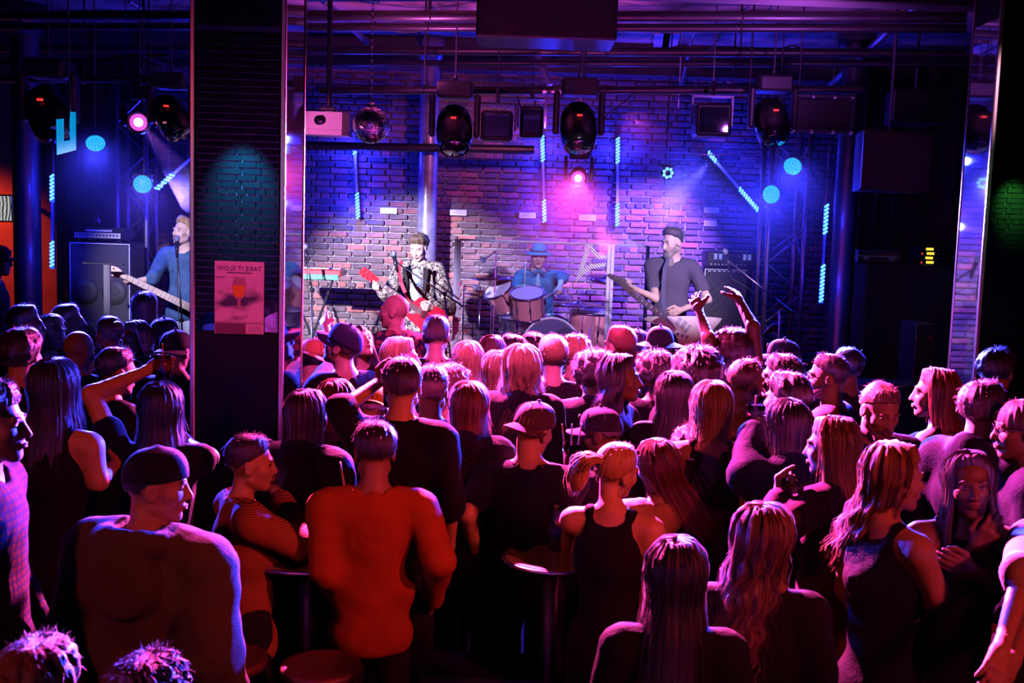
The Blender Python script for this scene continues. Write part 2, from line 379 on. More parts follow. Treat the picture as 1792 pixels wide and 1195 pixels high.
# poster stuck on the front glass of the left column; its print reads mirrored, as in the photograph
c0 = PY(377, 456, 5.395); c1 = PY(461, 586, 5.395)
pc = np.array([(c0[0] + c1[0]) / 2, 5.393, (c0[2] + c1[2]) / 2]); pw, phh = abs(c1[0] - c0[0]) + 0.004, abs(c0[2] - c1[2])
K = phh / 0.92
def poster_mat():
    m, N, L, b = new_mat('beer_poster_print'); b.inputs['Roughness'].default_value = 0.5
    tc = N.new('ShaderNodeTexCoord'); n = N.new('ShaderNodeTexNoise'); n.inputs['Scale'].default_value = 5.5; n.inputs['Detail'].default_value = 2
    mp = N.new('ShaderNodeMapping'); mp.inputs['Scale'].default_value = (0.8, 1, 1.6); L.new(tc.outputs['Object'], mp.inputs[0]); L.new(mp.outputs[0], n.inputs['Vector'])
    r = N.new('ShaderNodeValToRGB'); cr = r.color_ramp; cr.elements[0].position = 0.40; cr.elements[0].color = (0.05, 0.04, 0.06, 1)
    cr.elements[1].position = 0.52; cr.elements[1].color = (0.75, 0.68, 0.70, 1); L.new(n.outputs[0], r.inputs[0]); L.new(r.outputs[0], b.inputs['Base Color'])
    return m
PAPER = mat('poster_paper', (0.78, 0.72, 0.72), 0.6); INK = mat('poster_ink', (0.04, 0.03, 0.05), 0.6)
po = root('poster', (pc[0], pc[1], pc[2] - phh / 2), 'pink-lit beer poster with mirrored lettering on the left column', 'poster')
MB().box(pc, (pw, 0.006, phh)).build('backing_board', PAPER, po)
MB().box(pc + [0, -0.004, -0.02 * phh], (pw * 0.98, 0.003, phh * 0.62)).build('picture', poster_mat(), po)
MB().box(pc + [0, -0.004, -0.42 * phh], (pw * 0.98, 0.003, phh * 0.15)).build('bar_band', mat('poster_brown', (0.16, 0.06, 0.05), 0.5), po)
MB().box(pc + [0.32 * pw, -0.007, -0.42 * phh], (pw * 0.36, 0.003, phh * 0.13)).build('note_panel', PAPER, po)
prof = [(0.001, -0.14), (0.07, -0.14), (0.075, -0.13), (0.02, -0.11), (0.02, -0.06), (0.07, -0.02), (0.088, 0.05), (0.08, 0.11), (0.065, 0.16)]
poly = [(x * K, z * K * 1.3) for x, z in prof] + [(-x * K, z * K * 1.3) for x, z in prof[::-1]]
R_mir = np.array([[-1, 0, 0], [0, 0, -1], [0, 1, 0]], float)      # mirrored print, seen when looking towards +y
R_front = np.array([[1, 0, 0], [0, 0, -1], [0, 1, 0]], float)     # print read when looking towards +y
MB().prism(poly, 0.0, 0.003, pc + [0, -0.006, 0.02], R_front).build('beer_glass_print', mat('poster_glass', (0.45, 0.32, 0.28), 0.5), po)
MB().prism([(x * K, z * K * 1.3) for x, z in [(-0.078, 0.02), (-0.04, -0.03), (0.04, -0.03), (0.078, 0.02), (0.08, 0.085), (-0.08, 0.085)]], 0.0, 0.0045, pc + [0, -0.006, 0.02], R_front).build('beer_print', mat('poster_beer', (0.85, 0.40, 0.03), 0.5), po)
def lettering(txt, size, c, R, m, parent, name='lettering'):
    V, F = text_mesh(txt, size); return MB().add(V @ np.asarray(R, float).T + np.asarray(c, float), F).build(name, m, parent)
lettering('TAKE IT SLOW', 0.085 * K, pc + [0, -0.0045, 0.40 * phh], R_mir, INK, po, 'headline')
MB().box(pc + [0, -0.004, 0.345 * phh], (pw * 0.5, 0.001, 0.004)).build('print_line', INK, po)
for k in range(4): MB().box(pc + [0.32 * pw, -0.0088, -0.385 * phh - k * 0.022 * K], (pw * 0.28, 0.001, 0.005 * K)).build('print_line', INK, po)
# ---------------------------------------------------------------- iron posts, trusses, drapes
IRON = mat('painted_iron', (0.30, 0.29, 0.36), 0.30, 0.3, var=0.3, nscale=10, bump=0.15, bscale=40)
IRON_D = mat('dark_painted_iron', (0.06, 0.06, 0.075), 0.35, 0.3)
def iron_post(px, py, y, r, label, m):
    c = PY(px, py, y)
    o = root('iron_post', (c[0], c[1], 0), label, 'post', 'round iron posts holding the ceiling', kind='structure')
    MB().cyl((c[0], c[1], 0), (c[0], c[1], 4.5), r, n=24).build('shaft', m, o, True, auto=40)
    MB().lathe([(r * 1.02, 0), (r * 1.5, 0.1), (r * 1.6, 0.3)], 24, (c[0], c[1], 4.2)).build('capital', m, o, True)
    MB().lathe([(r * 1.6, 0), (r * 1.5, 0.06), (r * 1.02, 0.12)], 24, (c[0], c[1], STAGE_Z if 8 < y < 12.3 else 0)).build('foot', m, o, True)
iron_post(748, 360, 11.95, 0.105, 'blue-lit round iron post rising behind the floral-jacket guitarist', IRON)
iron_post(1478, 400, 10.6, 0.115, 'dark blue iron post beside the right light tower', IRON_D)
iron_post(48, 420, 10.8, 0.13, 'dark iron post beside the television at far left', IRON_D)
def tower(px, py, y, label, wid=0.3):
    c = PY(px, py, y); o = root('light_tower', (c[0], c[1], STAGE_Z), label, 'truss', 'aluminium light towers beside the stage')
    h = 0.5 * wid; z0, z1 = STAGE_Z, 3.9
    for sx in (-1, 1):
        for sy in (-1, 1):
            MB().cyl((c[0] + sx * h, c[1] + sy * h, z0), (c[0] + sx * h, c[1] + sy * h, z1), 0.025, n=10).build('chord', STEEL_B, o, True)
    k = 0; z = z0 + 0.05
    while z < z1 - 0.3:
        for sy in (-1, 1):
            s = 1 if k % 2 else -1
            MB().cyl((c[0] - s * h, c[1] + sy * h, z), (c[0] + s * h, c[1] + sy * h, z + 0.3), 0.009, n=6).build('brace', STEEL_B, o)
        MB().cyl((c[0] + h, c[1] - s * h, z), (c[0] + h, c[1] + s * h, z + 0.3), 0.009, n=6).build('brace', STEEL_B, o)
        z += 0.3; k += 1
    MB().box((c[0], c[1], z0 + 0.01), (wid + 0.2, wid + 0.2, 0.02)).build('base_plate', STEEL_B, o)
STEEL_B = mat('dull_aluminium', (0.22, 0.22, 0.28), 0.38, 0.8)
tower(240, 450, 11.5, 'aluminium light tower behind the bassist beside the bass cabinet')
tower(1365, 470, 10.9, 'aluminium light tower with hooks right of the amplifier', 0.36)
DRAPE = mat('black_velvet_drape', (0.010, 0.009, 0.013), 0.9, sheen=0.3)
def drape(x0, x1, y, z0, z1, label):
    n = int((x1 - x0) / 0.03); xs = np.linspace(x0, x1, n); b = MB()
    yy = y + 0.05 * np.sin(xs * 26 + np.sin(xs * 5) * 2); V = []; F = []
    for z in (z0, (z0 + z1) / 2, z1): V += [(x, q, z) for x, q in zip(xs, yy)]
    for j in range(2): F += [(j * n + i, j * n + i + 1, (j + 1) * n + i + 1, (j + 1) * n + i) for i in range(n - 1)]
    V2 = [(x, q + 0.02, z) for (x, q, z) in V]; o_ = len(V)
    F2 = [tuple(o_ + q for q in f[::-1]) for f in F]
    E = [(i, o_ + i, o_ + i + 1, i + 1) for i in range(n - 1)] + [(2 * n + i, 2 * n + i + 1, o_ + 2 * n + i + 1, o_ + 2 * n + i) for i in range(n - 1)]
    tag(b.add(V + V2, F + F2 + E).build('drape', DRAPE, None, True), label, 'curtain', 'black stage drapes')
drape(PY(96, 400, 12.0)[0], PY(262, 400, 12.0)[0], 12.05, STAGE_Z, 4.3, 'black drape hanging behind the bass cabinet')
drape(PY(1500, 400, 11.6)[0], 5.6, 11.6, STAGE_Z, 4.3, 'black drape closing the dark stage wing on the right')
# ---------------------------------------------------------------- ceiling pipes, beams, cables
PIPE = mat('black_ceiling_pipe', (0.015, 0.013, 0.018), 0.4, 0.2)
PIPEB = mat('galvanised_conduit', (0.38, 0.38, 0.44), 0.35, 0.8)
def pipe(name, a, b, r, label, m=PIPE, group='black pipes under the ceiling', hang=True):
    o = root(name, a, label, 'pipe', group)
    MB().cyl(a, b, r, n=12).build('tube', m, o, True, auto=40)
    if hang:
        for t in (0.2, 0.5, 0.8):
            q = np.asarray(a) * (1 - t) + np.asarray(b) * t
            MB().cyl(q, (q[0], q[1], CEIL_Z), 0.008, n=6).build('hanger', PIPE, o)
            MB().tube([q + [0, (r + 0.006) * math.cos(s), (r + 0.006) * math.sin(s)] for s in np.linspace(0, 2 * PI, 12, endpoint=False)], 0.007, 5, True).build('clamp', PIPE, o)
    return o
for (py0, py1, z, r, lab) in [(34, 30, 4.22, 0.045, 'thick black ceiling pipe nearest the viewer, behind the hanging box'), (54, 50, 4.2, 0.036, 'second black ceiling pipe behind the hanging box'),
                              (92, 94, 4.15, 0.042, 'third black ceiling pipe above the mirror ball'), (117, 112, 4.12, 0.032, 'thin black ceiling pipe just under the mirror ball hook')]:
    pipe('ceiling_pipe', PZ(-60, py0 - 8, z), PZ(1690, py1, z), r, lab)
pipe('rigging_pipe', P(560, 158, 9.8), P(1510, 157, 9.3), 0.035, 'black rigging pipe carrying the stage lamps over the band')
pipe('rigging_pipe', P(-40, 138, 9.6), P(336, 138, 9.6), 0.035, 'black rigging pipe carrying the stage lamps at upper left')
pipe('rigging_pipe', P(536, 255, 11.6), P(935, 262, 11.6), 0.045, 'black pipe low on the brick wall behind the mirror ball', hang=False)
for (a, b, z0, z1, r, lab) in [((572, 8), (642, 74), 4.40, 4.32, 0.028, 'blue-lit diagonal conduit above the left column'), ((672, 96), (722, 140), 4.30, 4.22, 0.022, 'blue-lit conduit end above the mirror ball'),
                               ((928, 66), (962, 150), 4.40, 3.9, 0.030, 'blue-lit diagonal conduit below the hanging box'), ((1608, 6), (1452, 150), 4.42, 4.05, 0.034, 'long diagonal conduit at upper right'),
                               ((1216, 46), (1192, 150), 4.35, 4.1, 0.016, 'shiny thin conduit at upper centre right'), ((62, 92), (120, 114), 4.2, 4.15, 0.016, 'thin blue conduit at upper left'),
                               ((248, 97), (336, 131), 4.1, 3.85, 0.014, 'thin bright conduit meeting the left column'), ((226, 2), (278, 32), 4.4, 4.35, 0.02, 'thin conduit at the top left')]:
    pipe('conduit', PZ(*a, z0), PZ(*b, z1), r, lab, PIPEB, 'galvanised conduits under the ceiling', False)
BOARD = mat('pale_ceiling_board', (0.62, 0.55, 0.58), 0.7, var=0.15, nscale=12, stretch=(8, 1, 1))
bo = root('ceiling_board', PZ(1160, 100, 4.46), 'pale timber boards fixed to the ceiling at upper centre right', 'board')
for k in range(2):
    a, b = PZ(1160 + k * 16, 56, 4.48), PZ(1146 + k * 14, 147, 4.48); c = (a + b) / 2; R_ = frame(b - a, (0, 0, 1))
    MB().box(c, (0.16, 0.03, np.linalg.norm(b - a)), R_).build('plank', BOARD, bo)
a, b = PZ(560, 108, 4.46), PZ(588, 128, 4.46)
tag(MB().box((a + b) / 2, (0.13, 0.03, np.linalg.norm(b - a)), frame(b - a, (0, 0, 1)), bev=0.004).build('ceiling_board', BOARD), 'short pale board on the ceiling above the white projector', 'board')
BEAM = mat('dark_ceiling_beam', (0.05, 0.04, 0.045), 0.7)
for y, lab in [(8.0, 'dark ceiling beam above the crowd'), (12.0, 'dark ceiling beam along the top of the brick wall')]:
    tag(MB().box((0, y, CEIL_Z - 0.17), (16.4, 0.2, 0.34), bev=0.01).build('ceiling_beam', BEAM), lab, 'beam', kind='structure')
def cable(pts, r, label, m=CABLE):
    pts = np.asarray(pts, float); n = len(pts); t = np.linspace(0, n - 1, (n - 1) * 6 + 1); out = []
    for q in t:
        i = min(int(q), n - 2); f = q - i; p0, p1, p2, p3 = pts[max(i - 1, 0)], pts[i], pts[i + 1], pts[min(i + 2, n - 1)]
        out.append(0.5 * (2 * p1 + (p2 - p0) * f + (2 * p0 - 5 * p1 + 4 * p2 - p3) * f * f + (3 * p1 - 3 * p2 + p3 - p0) * f ** 3))
    return tag(MB().tube(out, r, 6).build('cable', m, None, True), label, 'cable', 'cables drooping under the ceiling')
cable([PZ(648, 34, 4.3), PZ(680, 52, 4.2), PZ(725, 56, 4.2), PZ(770, 40, 4.3)], 0.008, 'black cable drooping left of the hanging box')
cable([PZ(770, 40, 4.3), PZ(800, 50, 4.2), PZ(832, 44, 4.25)], 0.008, 'black cable running into the hanging box')
cable([PZ(1060, 112, 4.2), PZ(1130, 116, 4.14), PZ(1200, 108, 4.2)], 0.007, 'thin cable under the pale ceiling boards')
cable([PZ(1150, 92, 4.15), PZ(1195, 80, 4.2), PZ(1240, 88, 4.15), PZ(1260, 60, 4.25)], 0.009, 'black cable looping right of the pale boards')
cable([PZ(1345, 95, 4.15), PZ(1388, 80, 4.2), PZ(1410, 95, 4.15)], 0.009, 'black cable bump at upper right')
cable([P(1110, 162, 9.5), P(1095, 176, 9.5), P(1068, 196, 9.5), P(1052, 212, 9.5)], 0.007, 'blue-lit cable looping beside the right moving light')
cable([P(905, 168, 9.5), P(915, 195, 9.5), P(930, 203, 9.5), P(938, 170, 9.5)], 0.006, 'cable loop hanging between the stage lamps')
cable([P(535, 90, 8.6) * [1, 1, 0] + [0, 0, CEIL_Z], P(535, 90, 8.6), P(536, 160, 8.6), P(534, 240, 8.6)], 0.008, 'cable falling beside the left column')
for i, (x, lab) in enumerate([(1225, 'first'), (1258, 'second'), (1285, 'third'), (1332, 'fourth'), (1408, 'fifth')]):
    cable([PZ(x, 118, 4.12), P(x - 2, 135, 9.8), P(x - 4, 156, 9.4)], 0.005, lab + ' thin hanging wire above the right stage lamps, counted from the pale boards')
# ================================================================ LAMPS AND RIGGING
LEDC = glow('led_cyan', (0.07, 0.24, 1.0), 4.2); LEDB = glow('led_blue', (0.005, 0.06, 1.0), 2.4); PARC = glow('par_cyan', (0.0, 0.30, 1.0), 1.0); PARD = glow('par_dot_cyan', (0.02, 0.40, 1.0), 1.5)
HOT = glow('hot_magenta_lens', (1.0, 0.55, 1.0), 9.0); HALO = glow('magenta_reflector', (1.0, 0.12, 0.9), 0.9); REDLED = glow('red_display', (1.0, 0.04, 0.03), 1.0); PINKLED = glow('pink_label', (1.0, 0.25, 0.35), 0.5)
MESHG = mat('grey_led_strip', (0.42, 0.36, 0.46), 0.5)
LENS = mat('dark_lens', (0.01, 0.01, 0.02), 0.05, coat=1.0)
def moving_head(px, py, d, s, aim, lit, label, disp=True, ztop=None):
    c = P(px, py, d); a = np.asarray(aim, float); a /= np.linalg.norm(a)
    o = root('moving_light', c + [0, 0, 0.36 * s], label, 'stage light', 'black moving-head stage lights')
    MB().box(c + [0, 0, 0.33 * s], (0.30 * s, 0.26 * s, 0.14 * s), bev=0.02 * s).build('base', BLACK, o)
    zt = c[2] + (0.55 * s if ztop is None else ztop - c[2])
    MB().cyl(c + [0, 0, 0.4 * s], (c[0], c[1], max(zt, c[2] + 0.45 * s)), 0.018, n=8).build('hook_clamp', DKSTEEL, o); MB().cyl(c + [0, 0, 0.4 * s], (c[0], c[1], CEIL_Z + 0.01), 0.007, n=6).build('drop_rod', DKSTEEL, o)
    for sx in (-1, 1):
        MB().box(c + [sx * 0.19 * s, 0, 0.12 * s], (0.05 * s, 0.12 * s, 0.36 * s), bev=0.015 * s).build('yoke_arm', BLACK, o)
    R_ = frame(a)
    prof = [(0.04, -0.20), (0.11, -0.19), (0.145, -0.12), (0.155, 0.0), (0.15, 0.10), (0.135, 0.17), (0.125, 0.19), (0.11, 0.185)]
    h = MB().lathe([(r * s, z * s) for r, z in prof], 24, c, R_).build('head', BLACKG, o, True, auto=50)
    MB().lathe([(0.001, 0.0), (0.105 * s, 0.0), (0.10 * s, 0.012 * s), (0.001, 0.02 * s)], 24, c + R_[:, 2] * 0.186 * s, R_).build('lens', LENS, h, True)
    if disp:
        MB().box(c + [0, -0.155 * s, 0.09 * s], (0.045 * s, 0.012, 0.018 * s)).build('display', REDLED, h)
        MB().box(c + [0, -0.165 * s, -0.06 * s], (0.05 * s, 0.012, 0.016 * s)).build('label_plate', PINKLED, h)
    if lit:
        MB().lathe([(0.001, 0.0), (0.055 * s, 0.0), (0.05 * s, 0.012), (0.001, 0.02)], 20, c + R_[:, 2] * 0.20 * s, R_).build('lit_lens', HOT, h, True)
        MB().lathe([(0.058 * s, 0.0), (0.10 * s, 0.0), (0.10 * s, 0.01), (0.058 * s, 0.01)], 20, c + R_[:, 2] * 0.197 * s, R_).build('glowing_rim', HALO, h, True)
    return o
moving_head(86, 200, 9.3, 1.15, (0.45, -0.5, -0.9), False, 'black moving light with one red display dot at upper left', ztop=3.75)
moving_head(300, 206, 9.5, 0.95, (0.5, -0.3, -0.8), False, 'black moving light hanging just left of the left column', ztop=3.8)
moving_head(245, 213, 9.7, 0.75, (0.25, -1.0, -0.12), True, 'magenta-lit moving light shining beside the left column', False, 3.8)
moving_head(795, 228, 9.2, 1.0, (0.05, -0.55, -0.8), False, 'black moving light with red display right of the mirror ball', ztop=3.75)
moving_head(1012, 224, 9.1, 1.0, (0.05, -0.5, -0.85), False, 'black moving light above the magenta lens at centre stage', ztop=3.75)
moving_head(1012, 310, 9.9, 0.62, (-0.06, -1.0, -0.12), True, 'magenta-lit moving light at the centre of the wall', False, 3.7)
moving_head(1350, 214, 9.2, 0.95, (0.1, -0.5, -0.85), False, 'black moving light with red display left of the steel frame', ztop=3.75)
def profile_lamp(px, py, d, w_, h_, label):
    c = P(px, py, d); o = root('profile_lamp', c + [0, 0, h_ / 2], label, 'stage light', 'square black wash lamps')
    MB().box(c, (w_, 0.26, h_), bev=0.02).build('housing', BLACK, o)
    MB().box(c + [0, -0.135, 0], (w_ * 0.82, 0.02, h_ * 0.8), bev=0.008).build('front_glass', LENS, o)
    for sx in (-1, 1): MB().box(c + [sx * (w_ / 2 + 0.02), 0, 0.08], (0.015, 0.05, h_ * 0.9)).build('bracket', DKSTEEL, o)
    MB().box(c + [0, 0, h_ / 2 + 0.07], (w_ + 0.055, 0.05, 0.015)).build('bracket_bar', DKSTEEL, o)
    MB().cyl(c + [0, 0, h_ / 2 + 0.07], c + [0, 0, h_ / 2 + 0.2], 0.018, n=8).build('clamp', CHROME, o); MB().cyl(c + [0, 0, h_ / 2 + 0.1], (c[0], c[1], CEIL_Z + 0.01), 0.006, n=6).build('drop_rod', DKSTEEL, o)
profile_lamp(870, 222, 9.3, 0.27, 0.25, 'square black wash lamp under a bright clamp above the drummer')
profile_lamp(1245, 212, 9.3, 0.30, 0.27, 'square black wash lamp under the rigging at right of centre')
profile_lamp(930, 215, 9.5, 0.20, 0.27, 'slim black wash lamp beside the centre moving light')
def par(px, py, d, r, n, label, tilt=(0, 0), dots=True, few=False):
    c = P(px, py, d); n = np.asarray(n, float); n /= np.linalg.norm(n); R_ = frame(n)
    o = root('led_par', c + [0, 0, r], label, 'stage light', 'round blue LED lamps')
    MB().lathe([(r * 0.55, -0.16), (r * 0.8, -0.14), (r * 1.04, -0.06), (r * 1.06, 0.015), (r * 1.0, 0.015)], 24, c, R_).build('can', BLACK, o, True, auto=40)
    f = MB().lathe([(0.001, 0.0), (r * 0.98, 0.0), (r * 0.96, 0.012), (0.001, 0.014)], 28, c + n * 0.006, R_).build('face', PARC if not few else LENS, o, True, label='glowing cyan face')
    b = MB(); k = 0
    rings = [(0, 1), (0.3, 6), (0.58, 12), (0.84, 18)] if not few else [(0.62, 7)]
    for rr, m in rings:
        for i in range(m):
            t = 2 * PI * i / m + rr * 3; q = c + n * 0.02 + R_[:, 0] * math.cos(t) * rr * r + R_[:, 1] * math.sin(t) * rr * r
            b.lathe([(0.001, 0.0), (r * (0.115 if not few else 0.25), 0.0), (r * 0.07, 0.008), (0.001, 0.01)], 8, q, R_)
    tag(b.build('led_lenses', PARD if not few else LEDC, f), kind='stuff')
    MB().tube([c + R_[:, 0] * r * 1.1, c + R_[:, 0] * r * 1.15 - n * 0.06 + [0, 0, r * 0.9], c - R_[:, 0] * r * 1.15 - n * 0.06 + [0, 0, r * 0.9], c - R_[:, 0] * r * 1.1], 0.008, 6).build('yoke', DKSTEEL, o)
    MB().cyl(c - n * 0.06 + [0, 0, r * 0.9], [c[0] - n[0] * 0.06, c[1] - n[1] * 0.06, CEIL_Z + 0.01], 0.007, n=8).build('hanger', DKSTEEL, o)
    return o
par(167, 249, 9.6, 0.085, (0.35, -0.8, -0.62), 'tilted round cyan LED lamp at upper left')
par(250, 322, 9.8, 0.083, (0.2, -1, -0.15), 'round cyan LED lamp beside the short diagonal light bar')
par(1388, 290, 9.6, 0.083, (-0.45, -0.8, -0.40), 'upper tilted cyan LED lamp at right of the stage')
par(1351, 340, 9.8, 0.085, (-0.62, -0.78, -0.1), 'lower narrow cyan LED lamp at right of the stage')
par(1168, 302, 10.6, 0.068, (0.15, -1, -0.25), 'small LED lamp with seven blue lenses above the bearded guitarist', few=True)
def led_bar(a, b, y, lit, label, w_=0.05, gap=None, wires=False, power=34):
    A = PY(*a, y); B = PY(*b, y); ax = B - A; Ln = np.linalg.norm(ax); ax /= Ln; R_ = frame(ax, (0, -1, 0))
    n = R_[:, 1] if R_[1, 1] < 0 else -R_[:, 1]; s_ = np.cross(ax, n)
    Rm = np.stack([s_, n, ax], 1)
    o = root('led_light_bar', np.minimum(A, B), label, 'light bar', 'blue LED light bars on the stage wall')
    MB().box((A + B) / 2 - n * 0.02, (w_ * 0.72, 0.03, Ln), Rm).build('housing', BLACK, o)
    MB().box((A + B) / 2 + n * 0.004, (w_ * 0.55, 0.014, Ln), Rm).build('strip', MESHG, o, label='unlit grey mesh strip')
    k = 0.036
    for (t0, t1) in lit:
        q = t0 * Ln
        while q < t1 * Ln:
            c = A + ax * q + n * 0.016; g = math.radians(38)
            Rd = np.stack([s_ * math.cos(g) + ax * math.sin(g), n, -s_ * math.sin(g) + ax * math.cos(g)], 1)
            MB().box(c, (w_ * 1.05, 0.012, 0.019), Rd).build('led_segment', LEDC, o); q += k
        c = A + ax * (t0 + t1) / 2 * Ln
        MB().box(c + n * 0.008, (w_ * 0.9, 0.012, (t1 - t0) * Ln), Rm).build('led_backing', LEDB, o)
        point('light_bar_lamp', c + n * 0.13, (0.015, 0.02, 1.0), power, 0.04)
    gap = WALL_Y - y - 0.03 if gap is None else gap
    for t in (0.25, 0.75):
        q = A + ax * t * Ln
        if wires: MB().cyl(q - n * 0.03, (q[0], q[1] + 0.03, CEIL_Z + 0.01), 0.004, n=5).build('drop_wire', DKSTEEL, o)
        else: MB().box(q + np.array([0, 0.02 + gap / 2, 0]), (0.03, gap, 0.03)).build('wall_bracket', DKSTEEL, o)
    return o
led_bar((621, 262), (627, 380), 12.18, [(0.0, 0.09), (0.66, 1.0)], 'leaning blue light bar left of the iron post')
led_bar((949, 240), (953, 389), 12.18, [(0.0, 0.27), (0.75, 1.0)], 'vertical blue light bar above the drummer')
led_bar((1081, 243), (1080, 397), 12.18, [(0.0, 0.27), (0.75, 1.0)], 'vertical blue light bar above the end of the drum shield')
led_bar((1240, 268), (1328, 370), 12.0, [(0.0, 0.16), (0.62, 1.0)], 'diagonal blue light bar above the right amplifier')
led_bar((1446, 360), (1436, 530), 10.4, [(0.0, 0.28), (0.62, 1.0)], 'tall blue light bar hanging beside the right light tower', 0.045, wires=True, power=9)
led_bar((92, 308), (92, 470), 10.6, [(0.0, 0.28), (0.72, 1.0)], 'tall blue light bar at far left of the stage', 0.045, wires=True, power=7)
led_bar((276, 330), (345, 268), 10.6, [(0.0, 0.1), (0.17, 0.42)], 'short diagonal blue light bar half hidden by the left column', wires=True)
def haze(a, b, r0, r1, dens, label):
    m = bpy.data.materials.new('thin_haze'); m.use_nodes = True; N, L = m.node_tree.nodes, m.node_tree.links; N.remove(N['Principled BSDF'])
    v = N.new('ShaderNodeVolumeScatter'); v.inputs['Density'].default_value = dens; v.inputs['Anisotropy'].default_value = 0.3; out = [n for n in N if n.type == 'OUTPUT_MATERIAL'][0]; L.new(v.outputs[0], out.inputs['Volume'])
    tag(MB().cyl(P(*a), P(*b), r0, r1, 24).build('haze_beam', m, None, True), label, 'haze', kind='stuff')
for (a_, b_, c_, e_), lab in zip(BEAMS, ('thin haze in the magenta beam left of the left column', 'thin haze in the magenta beam at centre stage', 'thin haze in the violet beam above the bearded guitarist')):
    q0, q1 = np.array(a_), np.array(b_); haze(tuple(q0 + (q1 - q0) * 0.06), b_, 0.03, 0.17, 0.5, lab)
m = bpy.data.materials.new('stage_haze'); m.use_nodes = True; N, L = m.node_tree.nodes, m.node_tree.links; N.remove(N['Principled BSDF'])
v = N.new('ShaderNodeVolumeScatter'); v.inputs['Density'].default_value = 0.0016; v.inputs['Anisotropy'].default_value = 0.25; L.new(v.outputs[0], [n for n in N if n.type == 'OUTPUT_MATERIAL'][0].inputs['Volume'])
tag(MB().box((-0.6, 10.2, 2.7), (10.4, 3.2, 2.4)).build('stage_haze', m), 'thin haze hanging over the whole stage', 'haze', kind='stuff')
# hanging black box, projector, mirror ball
c = P(957, 36, 7.6)
o = root('hanging_speaker', c, 'large black speaker box hanging under the ceiling at top centre', 'speaker')
MB().box(c + [0, 0.25, 0.05], (0.99, 0.5, 0.34), bev=0.012).build('cabinet', BLACK, o)
MB().box(c + [0, -0.005, 0.05], (0.93, 0.012, 0.29)).build('grille', mat('speaker_grille', (0.015, 0.015, 0.018), 0.7, bump=0.6, bscale=300), o)
for sx in (-0.4, 0.4): MB().cyl(c + [sx, 0.25, 0.2], (c[0] + sx, c[1] + 0.25, CEIL_Z), 0.012, n=8).build('hanging_rod', DKSTEEL, o)
c = P(575, 216, 8.2)
o = root('projector', c - [0, 0, 0.1], 'white projector hanging beside the left column', 'projector')
MB().prism([(-0.17, -0.12), (0.12, -0.12), (0.17, -0.07), (0.17, 0.12), (-0.17, 0.12)], -0.055, 0.075, c, None).build('body', WHITE, o)
MB().prism([(-0.165, -0.115), (0.118, -0.115), (0.162, -0.07), (0.162, 0.11), (-0.165, 0.11)], -0.095, -0.056, c, None).build('lower_shell', WHITE, o)
MB().box(c + [0.02, -0.10, 0.078], (0.07, 0.02, 0.006)).build('top_button', mat('grey_plastic', (0.3, 0.3, 0.32), 0.5), o)
MB().cyl(c + [-0.05, -0.122, 0.01], c + [-0.05, -0.14, 0.01], 0.035, n=16).build('lens', LENS, o, True)
MB().cyl(c + [0, 0, 0.075], (c[0], c[1], CEIL_Z), 0.02, n=10).build('mount_pole', DKSTEEL, o)
MB().box(c + [0, 0, 0.10], (0.12, 0.10, 0.04), bev=0.006).build('mount_plate', DKSTEEL, o)
c = P(649, 219, 8.0); R0 = 0.135
o = root('mirror_ball', c + [0, 0, R0], 'mirror ball hanging from a chain beside the white projector', 'mirror ball')
b = MB(); nr = 22
for j in range(nr):
    p0, p1 = PI * j / nr + 0.008, PI * (j + 1) / nr - 0.008; m = max(4, int(44 * math.sin((p0 + p1) / 2)))
    for i in range(m):
        t0, t1 = 2 * PI * i / m + 0.008, 2 * PI * (i + 1) / m - 0.008
        jx = np.array([random.gauss(0, 0.0008) for _ in range(3)])
        b.add([c + R0 * np.array([math.sin(p) * math.cos(t), math.sin(p) * math.sin(t), math.cos(p)]) + jx * k for k, (p, t) in enumerate([(p0, t0), (p1, t0), (p1, t1), (p0, t1)])], [(0, 1, 2, 3)])
tag(b.build('mirror_tiles', mat('mirror_tile', (0.85, 0.85, 0.9), 0.22, 1.0), o), kind='stuff')
MB().ball(c, R0 * 0.985, 32, 20).build('core', DKSTEEL, o, True)
MB().lathe([(0.03, 0), (0.03, 0.02), (0.012, 0.035), (0.012, 0.06)], 12, c + [0, 0, R0 - 0.005]).build('cap', CHROME, o)
zt = PZ(650, 112, 4.1)[2]; z = c[2] + R0 + 0.06; k = 0; b = MB()
while z < zt:
    ax = np.array([1.0, 0, 0]) if k % 2 else np.array([0, 1.0, 0])
    b.tube([(c[0], c[1], z) + 0.008 * math.cos(t) * ax + np.array([0, 0, 0.016 * math.sin(t)]) for t in np.linspace(0, 2 * PI, 8, endpoint=False)], 0.0028, 4, True); z += 0.024; k += 1
b.build('chain', CHROME, o); MB().box((c[0], c[1], zt + 0.03), (0.09, 0.09, 0.06), bev=0.01).build('motor', BLACK, o)
# steel frame with round bolts, PA speakers, sign letter, flags
c = P(1440, 200, 9.2); o = root('bolted_frame', c - [0, 0, 0.17], 'dark frame with eight round bright bolts at upper right', 'frame')
for (dx, dz, sx, sz) in ((0, 0.145, 0.54, 0.03), (0, -0.145, 0.54, 0.03), (-0.255, 0, 0.03, 0.26), (0.255, 0, 0.03, 0.26)):
    MB().box(c + [dx, 0, dz], (sx, 0.04, sz), bev=0.004).build('bar', DKSTEEL, o)
for dx in (-0.25, -0.09, 0.09, 0.24):
    for dz in (-0.15, 0.14): MB().lathe([(0.001, 0), (0.02, 0), (0.016, 0.012), (0.006, 0.014), (0.005, 0.004), (0.001, 0.004)], 12, c + [dx, -0.022, dz], frame((0, -1, 0))).build('bolt', CHROME, o, True)
MB().box(c + [0, 0.1, 0], (0.5, 0.02, 0.26)).build('panel', BLACK, o)
